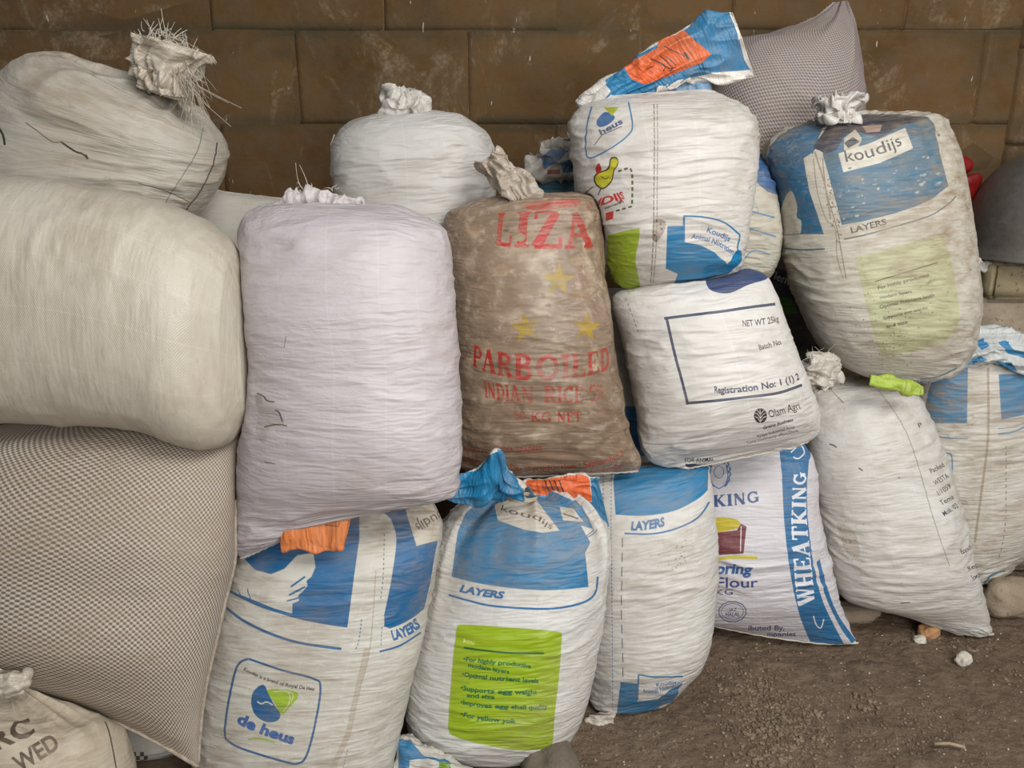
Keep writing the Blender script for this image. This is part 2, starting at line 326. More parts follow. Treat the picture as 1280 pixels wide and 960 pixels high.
ART['H'] = [('strip',(0,116,164),[992,604,1050,710,1069,818,1084,935,1036,999,1018,1084,973,1161,956,1258,912,1348,897,1435,860,1507,849,1568,857,1617,876,1647,906,1665,966,1673,1052,1665,1169,1639,1300,1604,1418,1564,1504,1519,1581,1479,1656,1439,1725,1399,1785,1363,1833,1331,1868,1301,1892,1277,1907,1254,1919,1226,1928,1180,1935,1097,1935,986,1927,867,1909,716,1883,566],[904,568,982,679,1018,798,1042,920,994,988,975,1074,932,1155,909,1251,869,1343,855,1432,816,1505,806,1568,815,1621,840,1663,904,1693,973,1704,1074,1696,1184,1668,1313,1633,1430,1592,1516,1546,1593,1504,1668,1461,1738,1420,1799,1381,1848,1347,1884,1319,1910,1293,1929,1264,1942,1231,1952,1183,1959,1096,1960,983,1952,862,1936,707,1911,556]),('polys',(30,95,150),[[1254,1042,1289,1005,1338,952,1392,901,1442,867,1505,882,1572,914,1624,952,1648,990,1636,1021,1597,1058,1546,1092,1497,1116,1448,1132,1393,1142,1341,1146,1300,1141,1270,1125,1249,1101,1242,1072]]),('polys',(160,170,40),[[1362,702,1496,726,1616,742,1726,753,1663,879,1591,966,1499,861]]),('text',(50,80,120),'heus',[1308,1285,1561,1207,1788,1122],[1258,1191,1521,1110,1752,1015],0.03,0.0),('strip',(45,60,90),[1111,1435,1217,1356,1331,1282,1485,1248,1625,1215,1755,1174],[1126,1446,1232,1366,1339,1293,1490,1262,1630,1231,1759,1189]),('strip',(40,40,25),[1131,2312,1069,2379,1000,2450],[1103,2301,1040,2368,970,2440]),('polys',(50,55,25),[[1482,1728,1506,1726,1535,1729,1561,1736,1580,1748,1591,1764,1598,1787,1600,1811,1600,1834,1596,1857,1591,1882,1584,1907,1578,1929,1564,1944,1547,1956,1529,1967,1513,1981,1502,1998,1496,2016,1490,2037,1483,2061,1466,2086,1448,2116,1432,2147,1413,2176,1391,2202,1365,2227,1337,2250,1307,2271,1274,2291,1238,2311,1200,2325,1163,2331,1124,2324,1085,2309,1050,2289,1021,2267,998,2243,979,2218,958,2190,950,2162,958,2132,973,2101,986,2072,996,2046,1018,2027,1050,2011,1084,1998,1118,1987,1150,1979,1182,1974,1214,1969,1242,1964,1269,1959,1296,1955,1321,1949,1344,1940,1366,1927,1387,1911,1401,1892,1410,1871,1413,1847,1417,1823,1417,1797,1421,1775,1432,1758,1446,1744,1463,1733]]),('polys',(190,185,35),[[1490,1751,1508,1750,1529,1753,1549,1760,1564,1769,1574,1781,1580,1797,1582,1814,1581,1832,1576,1852,1571,1875,1564,1898,1558,1918,1547,1935,1529,1946,1509,1957,1494,1971,1483,1988,1476,2007,1469,2028,1462,2051,1448,2076,1430,2104,1412,2132,1394,2158,1373,2182,1350,2203,1324,2223,1297,2242,1267,2260,1234,2278,1201,2292,1170,2298,1140,2294,1112,2282,1087,2266,1065,2248,1044,2229,1024,2206,1007,2182,1000,2158,1004,2135,1015,2111,1026,2089,1039,2070,1053,2053,1071,2038,1097,2026,1124,2015,1155,2007,1188,2000,1221,1994,1253,1988,1284,1983,1313,1978,1341,1971,1366,1961,1390,1945,1412,1926,1433,1906,1439,1882,1442,1859,1444,1836,1446,1814,1448,1795,1454,1779,1464,1766,1476,1757]]),('strip',(60,60,20),[1199,2060,1215,2079,1235,2105,1260,2120,1291,2116,1330,2102,1357,2091],[1184,2069,1197,2089,1219,2116,1253,2135,1295,2130,1335,2115,1363,2104]),('polys',(215,150,30),[[1580,1809,1615,1835,1574,1855]]),('polys',(170,25,30),[[1083,1891,1127,1860,1160,1825,1189,1813,1218,1845,1228,1897,1219,1943,1191,1979,1149,2010,1113,2026,1089,2020,1074,1999,1067,1975,1061,1949,1064,1919]]),('text',(185,25,35),'UDIJS',[266,2801,1295,2621,1609,2556],[779,2576,1285,2470,1594,2409],0.04,0.1),('text',(70,85,80),'veevoeders',[1039,2772,1353,2704,1588,2640],[1038,2711,1346,2644,1577,2581],0.03,0.0),('polys',(185,30,35),[[1059,2848,1191,2829,1304,2812,1266,2898,1244,2981,1143,3003,1012,3027,1036,2938]]),('dash',(70,85,45),[1571,1998,1648,1979,1693,1967,1767,1955,1822,1965,1847,2043,1848,2092,1838,2164,1833,2209,1826,2288,1820,2337,1807,2417,1799,2467,1785,2550,1777,2600,1760,2683],[1581,2036,1655,2015,1698,2005,1768,1994,1795,1991,1812,2051,1811,2091,1800,2162,1795,2207,1788,2285,1782,2333,1769,2414,1760,2463,1745,2545,1738,2596,1720,2679]),('dash',(70,80,40),[1730,2752,1650,2771,1599,2783,1510,2802,1454,2814,1357,2833,1296,2846],[1729,2717,1649,2735,1598,2746,1511,2765,1456,2776,1359,2796,1298,2808]),('strip',(45,45,40),[106,2623,128,2616,177,2596,264,2558,376,2497,517,2414,610,2362,703,2320,774,2290,837,2267,880,2251],[121,2645,142,2639,178,2626,249,2599,348,2549,513,2452,620,2393,715,2344,786,2312,848,2288,890,2272]),('polys',(150,176,26),[[877,3333,1037,3311,1191,3287,1329,3263,1448,3242,1557,3224,1664,3207,1751,3195,1809,3187,1775,3299,1730,3423,1696,3491,1633,3605,1572,3733,1522,3883,1505,4040,1544,4197,1561,4417,1261,4809,1043,4732,754,4686,239,4578,-270,4529,-607,4450,-372,4257,-374,4127,341,3935,445,3757,645,3543]]),('polys',(0,116,164),[[2306,3181,2426,3185,2537,3187,2529,3345,2522,3502,2642,3536,2794,3574,2941,3650,3098,3724,3293,3877,3569,4025,3681,3872,3805,3688,4059,3742,4163,3999,3982,4093,3908,4225,3683,4328,3417,4388,3178,4474,2950,4566,2744,4658,2518,4703,2451,4309,2452,4162,2335,4095,2207,4036,2219,3807,2247,3584,2276,3379]]),('strip',(0,116,164),[2514,3502,2521,3377,2527,3251,2531,3113,2530,2967],[2542,3503,2548,3379,2554,3253,2557,3114,2556,2969]),('strip',(0,116,164),[2544,2958,2580,2963,2633,2968,2703,2975,2784,2984,2863,2998,2941,3013,3024,3032,3114,3054,3207,3082,3301,3118,3405,3167,3527,3228,3666,3291,3794,3345,3896,3383],[2541,2994,2578,2999,2631,3003,2701,3011,2781,3020,2859,3034,2936,3050,3019,3068,3107,3090,3196,3117,3286,3150,3383,3197,3501,3255,3633,3317,3754,3371,3853,3409]),('strip',(0,116,164),[3911,3399,3893,3536,3871,3679,3883,3843,3686,3942,3594,4029],[3839,3393,3828,3530,3804,3671,3812,3823,3645,3920,3529,4005]),('text',(28,100,160),'Koudijs',[2924,3326,3190,3418,3514,3528],[2959,3222,3233,3315,3561,3423],0.02,0.0),('text',(28,100,160),'Animal Nutrition',[2634,3448,3072,3555,3677,3830],[2655,3350,3115,3462,3727,3722],0.02,0.0),('polys',(120,95,70,0.6),[[2088,3039,2151,3011,2225,3030,2275,3072,2284,3138,2266,3219,2234,3289,2184,3355,2119,3428,2064,3471,2030,3474,2011,3446,2008,3391,2023,3279,2049,3146]]),('dash',(105,92,82),[2356,710,2334,866,2330,894,2316,997,2312,1026,2293,1137,2289,1164,2279,1239,2276,1259,2264,1346,2261,1367,2250,1455,2247,1478,2238,1582,2235,1610,2229,1694,2227,1714,2221,1800,2219,1823,2212,1913,2210,1937,2203,2027,2201,2048,2193,2136,2191,2158,2184,2246,2182,2269,2172,2364,2170,2387,2160,2482,2157,2506,2146,2603,2143,2628,2131,2725,2128,2750,2116,2848,2113,2873,2099,2971,2096,2997,2083,3101,2079,3126,2065,3216,2061,3237,2045,3325,2041,3350,2023,3445,2018,3469,1998,3567,1992,3591,1971,3688,1966,3714,1944,3823,1939,3850,1921,3957,1917,3985,1905,4083,1904,4110,1905,4222,1905,4252,1894,4429,1881,4490],[2342,708,2321,864,2317,892,2303,996,2298,1025,2280,1135,2275,1162,2265,1237,2262,1258,2250,1344,2247,1366,2236,1453,2233,1476,2224,1579,2221,1607,2215,1693,2213,1713,2207,1799,2205,1821,2198,1911,2196,1935,2188,2025,2187,2046,2179,2134,2177,2157,2169,2244,2167,2267,2157,2362,2155,2386,2145,2481,2142,2505,2130,2602,2128,2627,2115,2724,2112,2748,2100,2847,2097,2872,2082,2970,2079,2995,2066,3099,2062,3124,2047,3214,2044,3236,2028,3324,2023,3348,2005,3443,2000,3467,1979,3565,1973,3589,1952,3686,1946,3712,1923,3821,1918,3849,1899,3956,1894,3984,1881,4082,1880,4109,1880,4220,1880,4250,1867,4424,1854,4483]),('dash',(125,112,100),[2398,715,2376,870,2372,899,2358,1003,2353,1031,2335,1143,2331,1168,2322,1243,2319,1264,2307,1351,2304,1373,2293,1463,2291,1487,2281,1592,2279,1619,2274,1699,2273,1719,2267,1806,2266,1828,2259,1919,2256,1942,2249,2031,2248,2052,2240,2140,2238,2162,2232,2250,2230,2273,2220,2368,2218,2391,2209,2486,2207,2510,2196,2607,2193,2631,2182,2728,2179,2752,2169,2850,2166,2875,2152,2973,2150,2999,2138,3104,2135,3129,2121,3220,2117,3241,2102,3326,2098,3349,2082,3448,2077,3472,2058,3568,2053,3592,2033,3690,2028,3716,2007,3823,2002,3850,1984,3956,1980,3983,1969,4081,1968,4108,1970,4223,1970,4254,1964,4429,1954,4492],[2387,714,2365,870,2362,897,2347,1001,2342,1030,2325,1141,2321,1167,2311,1242,2309,1263,2296,1350,2293,1372,2282,1461,2280,1485,2270,1589,2268,1617,2263,1697,2261,1718,2256,1804,2254,1826,2247,1917,2245,1940,2237,2029,2236,2051,2228,2139,2226,2161,2220,2249,2218,2272,2208,2367,2206,2390,2197,2485,2194,2509,2183,2606,2180,2630,2169,2727,2167,2752,2155,2850,2152,2874,2139,2972,2136,2998,2124,3103,2121,3128,2107,3219,2103,3240,2088,3326,2084,3349,2067,3447,2062,3471,2043,3567,2038,3591,2017,3689,2011,3714,1990,3822,1985,3849,1967,3955,1962,3982,1950,4080,1949,4107,1950,4221,1950,4251,1942,4425,1932,4487]),('polys',(60,45,35),[[2123,3041,2150,3056,2139,3091,2113,3076],[2186,3112,2213,3126,2202,3158,2175,3144],[2051,3311,2078,3322,2066,3353,2038,3340],[2191,3212,2218,3225,2207,3254,2180,3240],[2062,3430,2090,3444,2078,3476,2050,3463]])]
ART['H_flap'] = [('polys',(0,116,164),[[4866,994,5275,1024,5988,1231,5606,1444,6053,1697,5497,1948,4915,2165,4794,2401,4441,2636,5279,2898,5999,3162,5355,3325,5174,3430,5242,3548,5128,3777,5083,4200,5219,4423,5425,4640,5344,4862,4504,4966,3669,4884,3167,4856,2703,4816,2253,4825,1780,4821,1461,4893,1073,4953,1165,4649,1260,4419,1327,4158,1312,3849,822,3458,239,3018,667,2665,787,2321,913,2033,38,1698,850,1449,834,1219,965,995,1130,780,1273,586,1931,493,2355,385,2703,617,2923,835]]),('polys',(222,96,42),[[5100,1614,5166,1836,4577,2000,4484,2189,4242,2399,4066,2612,5173,2764,6524,2897,6032,3112,5321,3335,4310,3448,3439,3494,3025,3603,2668,3778,2346,3956,2167,3772,1981,3569,1855,3134,1740,2719,1751,2381,1868,2118,2106,1875,2164,1613,2578,1556,3088,1493,4054,1579]]),('strip',(38,38,44),[3751,2271,3576,2295,3325,2339,3053,2383,2819,2415,2647,2430,2523,2415,2435,2378,2379,2335,2343,2297,2314,2274],[3718,2246,3542,2270,3286,2314,3016,2356,2787,2387,2631,2399,2549,2389,2490,2364,2442,2328,2406,2291,2374,2266]),('strip',(38,38,44),[3477,2507,3281,2524,3006,2543,2723,2558,2478,2567,2307,2563,2210,2535,2160,2491,2143,2449,2140,2416,2133,2395],[3462,2480,3263,2496,2986,2513,2703,2526,2460,2534,2302,2529,2237,2512,2209,2487,2197,2455,2194,2423,2187,2399]),('strip',(38,38,44),[3152,2639,3004,2650,2797,2665,2581,2682,2395,2697,2281,2706],[3132,2609,2983,2619,2774,2634,2556,2650,2370,2664,2256,2672]),('strip',(38,38,44),[3316,2329,2758,2398,2303,2463,2210,2632],[3289,2307,2729,2374,2262,2441,2164,2615]),('strip',(38,38,44),[2778,3184,2558,3197,2349,3210],[2759,3108,2532,3116,2322,3123]),('strip',(38,38,44),[3886,2737,3362,2840,2944,2962,2593,3097],[3851,2717,3336,2823,2915,2942,2564,3076]),('strip',(38,38,44),[3300,1967,3212,2091,3125,2218],[3221,1961,3140,2085,3059,2211]),('polys',(232,228,220),[[710,2735,634,3081,854,3478,1273,3842,1305,4112,1255,4352,1184,4548,1097,4738,1051,4988,-118,4928,-215,4686,102,4470,258,4251,264,4011,-203,3468,472,2769,452,2784]]),('strip',(232,228,220),[5050,4887,4133,4972,3575,4910,3165,4928,2788,4836],[4960,4815,4100,4889,3550,4831,3157,4845,2792,4774])]
ART['M'] = [('strip',(38,52,84),[1740,1098,1823,1095,1934,1091,2059,1085,2180,1082,2286,1081,2371,1082,2444,1085,2518,1085,2593,1084,2674,1081,2769,1078,2873,1073,2985,1067,3104,1062,3230,1057,3372,1055,3544,1053,3733,1054,3927,1056,4099,1059],[1724,1154,1807,1151,1919,1146,2044,1141,2165,1138,2271,1136,2358,1137,2433,1138,2507,1137,2582,1136,2662,1133,2757,1129,2860,1124,2970,1119,3088,1113,3212,1109,3352,1107,3521,1105,3707,1105,3897,1107,4064,1110]),('strip',(38,52,84),[1807,1136,1789,1240,1770,1388,1759,1475,1749,1564,1742,1650,1737,1735,1737,1877,1733,1997,1738,2104,1742,2208,1748,2308,1751,2409,1754,2515,1755,2630,1758,2739,1765,2828,1765,2902],[1750,1144,1732,1247,1713,1396,1701,1484,1691,1573,1684,1659,1681,1743,1680,1886,1677,2006,1683,2114,1687,2218,1694,2318,1697,2418,1701,2524,1702,2637,1705,2747,1712,2837,1712,2910]),('strip',(38,52,84),[1710,2881,1790,2884,1901,2888,2025,2893,2145,2899,2249,2903,2334,2906,2406,2909,2473,2911,2542,2914,2617,2919,2708,2927,2820,2939,2939,2950,3064,2959,3189,2962,3324,2958,3478,2947,3647,2936,3804,2926,3929,2922],[1702,2943,1784,2945,1896,2948,2020,2953,2139,2958,2243,2962,2329,2965,2401,2967,2468,2968,2537,2972,2611,2978,2700,2986,2808,2997,2928,3011,3057,3024,3187,3030,3321,3024,3472,3012,3641,3002,3798,2993,3933,2991]),('dash',(120,130,145),[1757,1120,1777,1119,1803,1118,1823,1117,1849,1116,1868,1115,1893,1114,1912,1113,1936,1112,1955,1111,1979,1110,1997,1109,2021,1108,2039,1107,2063,1106,2080,1105,2103,1104,2121,1104,2143,1103,2160,1102,2182,1102,2199,1101,2221,1101,2237,1100,2259,1100,2274,1100,2295,1100,2310,1100,2329,1100,2343,1100,2362,1101,2375,1101,2392,1102,2405,1102,2421,1103,2433,1103,2450,1104,2462,1104,2479,1104,2492,1104,2509,1104,2522,1103,2539,1103,2552,1103,2569,1102,2582,1102,2599,1102,2612,1101,2630,1101,2644,1100,2664,1100,2678,1099,2699,1098,2715,1098,2737,1097,2753,1096,2776,1095,2793,1095,2816,1093,2833,1093,2857,1091,2875,1091,2899,1089,2918,1088,2943,1087,2962,1086,2988,1085,3007,1084,3034,1083,3054,1082,3081,1081,3102,1080,3130,1078,3152,1078,3181,1077,3203,1076,3233,1075,3256,1075,3287,1074,3310,1074,3342,1074,3366,1074,3400,1073,3426,1073,3461,1072,3489,1072,3526,1072,3555,1071,3594,1071,3625,1071,3666,1071,3698,1072,3743,1072,3778,1072,3826,1073,3865,1073,3918,1074,3960,1075,4021,1076,4069,1077],[1753,1136,1773,1135,1799,1134,1818,1133,1844,1132,1863,1131,1888,1130,1907,1129,1932,1128,1951,1127,1975,1126,1993,1125,2017,1124,2035,1123,2058,1122,2076,1122,2099,1121,2116,1120,2139,1119,2156,1119,2178,1118,2194,1118,2216,1117,2232,1117,2254,1117,2270,1116,2290,1116,2306,1116,2325,1116,2339,1117,2358,1117,2371,1117,2388,1118,2401,1118,2418,1119,2430,1119,2446,1119,2459,1119,2476,1119,2489,1119,2506,1119,2519,1119,2536,1118,2548,1118,2566,1118,2578,1118,2595,1117,2609,1117,2627,1116,2640,1116,2660,1115,2675,1115,2695,1114,2711,1113,2733,1112,2749,1111,2772,1110,2789,1110,2812,1109,2830,1108,2853,1107,2871,1106,2895,1104,2914,1104,2939,1102,2958,1101,2983,1100,3003,1099,3029,1098,3049,1097,3076,1096,3097,1095,3125,1094,3147,1093,3176,1092,3198,1091,3228,1090,3250,1090,3281,1089,3304,1089,3336,1089,3360,1089,3394,1088,3419,1088,3455,1087,3483,1087,3520,1087,3548,1086,3588,1086,3618,1086,3659,1086,3691,1087,3736,1087,3770,1087,3818,1088,3856,1088,3909,1089,3951,1090,4011,1091,4059,1092]),('dash',(110,125,140),[1779,1158,1776,1178,1771,1204,1768,1224,1764,1250,1762,1270,1758,1295,1755,1315,1752,1342,1751,1362,1748,1389,1745,1409,1741,1436,1739,1456,1736,1484,1733,1505,1730,1532,1728,1553,1726,1580,1724,1600,1722,1627,1721,1647,1719,1673,1718,1693,1717,1719,1717,1739,1718,1764,1718,1783,1716,1809,1716,1828,1717,1853,1717,1872,1716,1898,1715,1917,1714,1943,1714,1962,1714,1988,1714,2007,1714,2032,1715,2051,1717,2076,1718,2095,1720,2120,1722,2139,1722,2165,1722,2185,1723,2211,1724,2230,1725,2256,1726,2275,1728,2301,1730,2320,1731,2345,1732,2364,1732,2390,1732,2409,1733,2435,1733,2454,1733,2480,1734,2499,1735,2524,1736,2542,1736,2569,1736,2589,1735,2615,1735,2635,1735,2662,1735,2682,1735,2708,1736,2728,1737,2753,1738,2772,1740,2797,1742,2816,1742,2843,1742,2865],[1762,1160,1759,1180,1755,1206,1752,1226,1748,1252,1745,1272,1741,1298,1739,1317,1736,1344,1734,1365,1731,1391,1728,1411,1725,1438,1722,1459,1718,1487,1716,1507,1713,1535,1711,1555,1709,1582,1707,1603,1705,1629,1704,1649,1702,1676,1701,1696,1700,1722,1700,1741,1702,1766,1701,1786,1699,1812,1699,1831,1700,1856,1700,1875,1699,1901,1698,1920,1698,1946,1697,1965,1697,1991,1697,2010,1698,2035,1699,2054,1701,2079,1702,2098,1704,2123,1705,2142,1706,2168,1706,2188,1707,2214,1708,2233,1709,2259,1710,2278,1712,2304,1714,2323,1715,2348,1716,2367,1716,2393,1716,2412,1717,2438,1717,2457,1717,2483,1718,2501,1720,2526,1721,2545,1721,2571,1720,2591,1719,2618,1719,2637,1719,2664,1719,2684,1720,2710,1720,2730,1721,2756,1723,2775,1725,2799,1726,2818,1727,2845,1727,2867]),('dash',(90,105,120),[1724,2907,1743,2907,1767,2908,1785,2908,1810,2909,1828,2909,1851,2910,1869,2910,1892,2911,1910,2912,1933,2912,1950,2913,1972,2914,1989,2915,2011,2915,2028,2916,2050,2917,2066,2918,2088,2919,2104,2919,2125,2920,2141,2921,2162,2922,2177,2922,2197,2923,2213,2924,2233,2924,2248,2925,2268,2926,2283,2926,2302,2927,2316,2927,2334,2928,2347,2928,2364,2929,2377,2929,2393,2930,2405,2930,2421,2930,2433,2931,2448,2931,2460,2932,2476,2932,2487,2932,2503,2933,2515,2933,2531,2934,2542,2934,2558,2935,2570,2936,2586,2937,2598,2938,2615,2939,2628,2940,2644,2942,2659,2943,2677,2945,2691,2947,2711,2948,2726,2950,2746,2952,2762,2954,2783,2956,2799,2958,2821,2961,2837,2963,2860,2965,2876,2967,2899,2969,2916,2971,2940,2973,2957,2975,2981,2977,2999,2978,3023,2980,3042,2982,3067,2983,3085,2984,3111,2985,3130,2985,3156,2986,3176,2986,3203,2986,3223,2985,3252,2984,3273,2984,3302,2982,3324,2980,3354,2979,3377,2977,3408,2974,3433,2973,3470,2971,3497,2970,3535,2967,3563,2966,3602,2963,3631,2961,3671,2958,3701,2956,3743,2954,3775,2952,3818,2949,3851,2948,3897,2947],[1723,2923,1741,2924,1766,2924,1784,2925,1808,2925,1826,2925,1850,2926,1868,2926,1891,2927,1908,2928,1931,2928,1948,2929,1971,2930,1988,2930,2010,2931,2027,2932,2048,2933,2065,2934,2086,2935,2102,2935,2124,2936,2139,2937,2160,2937,2176,2938,2196,2939,2211,2939,2232,2940,2247,2941,2267,2941,2281,2942,2301,2942,2314,2943,2332,2943,2346,2944,2363,2944,2375,2945,2392,2945,2404,2945,2420,2946,2431,2946,2447,2946,2458,2947,2474,2947,2486,2947,2501,2948,2513,2948,2529,2949,2541,2950,2557,2951,2569,2952,2585,2953,2597,2954,2614,2956,2626,2957,2643,2958,2657,2960,2675,2961,2689,2962,2708,2964,2723,2965,2743,2967,2759,2969,2781,2972,2796,2973,2818,2976,2834,2977,2856,2980,2873,2982,2896,2985,2913,2987,2937,2990,2955,2992,2978,2994,2997,2995,3021,2997,3040,2999,3065,3000,3084,3001,3110,3003,3129,3003,3156,3004,3176,3004,3203,3004,3224,3003,3252,3002,3273,3001,3302,2999,3323,2998,3353,2996,3375,2993,3405,2990,3431,2989,3467,2988,3495,2986,3532,2984,3560,2983,3599,2980,3628,2978,3668,2975,3698,2973,3740,2971,3772,2969,3815,2967,3848,2965,3893,2964]),('text',(38,38,44),'NET WT 25kg',[2929,1446,3322,1460,3933,1433],[2965,1314,3364,1324,3990,1299],0.012,0.0),('text',(38,38,44),'Batch No.',[3107,1990,3386,1960,3738,1935],[3112,1871,3392,1840,3759,1813],0.012,0.0),('text',(46,60,90),'Registration No: 1 (1) 2',[2243,2753,2857,2837,3938,2805],[2261,2617,2873,2692,3956,2650],0.03,0.0),('text',(38,38,44),'Olam Agri',[2948,3531,3261,3515,3664,3510],[2930,3342,3240,3317,3649,3313],0.006,0.0),('text',(38,38,44),'Grains Business',[2833,3831,3094,3781,3433,3795],[2820,3738,3080,3685,3419,3704],0.03,0.25),('text',(38,38,44),'Apapa Industrial Area',[2723,4019,3061,3998,3470,3973],[2710,3944,3036,3909,3442,3898],0.012,0.0),('text',(38,38,44),'Tema Community office,Ghana',[2583,4138,3007,4108,3583,4094],[2575,4071,2990,4041,3547,4017],0.012,0.0),('text',(38,38,44),'FOR ANIMAL',[1279,4537,1621,4617,1922,4720],[1466,4309,1747,4444,2042,4464],0.02,0.0),('polys',(38,52,84),[[1214,4584,1339,4626,1396,4728,1417,4886,1520,5008,1259,5265,1069,5146,922,4970,836,4826]]),('polys',(48,70,112),[[2674,376,2703,265,2707,243,2720,225,2760,190,2826,136,2916,71,3048,3,3327,-207,3612,-146,3785,-64,4104,-38,5351,55,5375,191,5181,285,5053,368,4908,446,4455,506,4150,538,3882,561,3672,576,3495,603,3344,645,3206,689,3082,729,2982,751,2905,752,2840,740,2786,721,2741,698,2705,674,2678,642,2659,601,2649,557,2649,511,2654,467,2665,416]]),('polys',(38,38,44),[[2907,3469,2897,3513,2881,3552,2862,3591,2838,3618,2812,3631,2785,3630,2759,3615,2734,3585,2715,3542,2703,3502,2696,3455,2697,3408,2705,3364,2719,3326,2739,3295,2764,3274,2791,3264,2819,3265,2845,3277,2869,3299,2887,3330,2900,3371,2908,3420]]),('dash',(140,135,128),[962,548,989,633,997,696,1013,781,1030,841,1016,910,1008,963,1002,1032,994,1083,983,1150,975,1200,975,1266,981,1315,969,1385,973,1436],[934,552,961,637,969,700,988,786,1005,846,988,915,980,968,974,1036,966,1087,954,1155,946,1205,948,1271,955,1320,941,1390,946,1441]),('strip',(214,208,200),[2781,3602,2770,3563,2757,3516,2745,3481,2731,3461,2717,3446,2707,3437],[2792,3594,2781,3554,2769,3509,2755,3470,2739,3445,2723,3430,2712,3420]),('strip',(214,208,200),[2787,3503,2778,3473,2765,3431,2753,3397,2739,3378,2725,3364,2715,3355],[2799,3496,2790,3466,2777,3422,2763,3386,2747,3363,2731,3349,2721,3339]),('strip',(214,208,200),[2796,3413,2787,3385,2774,3347,2762,3317,2748,3299,2734,3285,2723,3276],[2808,3405,2798,3377,2786,3338,2772,3305,2756,3284,2740,3270,2730,3261]),('strip',(214,208,200),[2781,3590,2794,3559,2814,3521,2835,3494,2856,3480,2875,3475,2888,3472],[2792,3606,2805,3575,2823,3534,2843,3509,2860,3498,2878,3494,2890,3491]),('strip',(214,208,200),[2788,3493,2803,3469,2823,3435,2844,3408,2864,3394,2883,3387,2896,3384],[2798,3506,2812,3483,2833,3450,2852,3425,2869,3413,2886,3408,2899,3404]),('strip',(214,208,200),[2797,3402,2811,3380,2832,3349,2853,3324,2873,3312,2892,3305,2906,3302],[2806,3416,2821,3394,2841,3363,2860,3340,2877,3329,2895,3323,2908,3320]),('strip',(214,208,200),[2816,3274,2801,3441,2792,3625],[2804,3272,2789,3438,2779,3622])]
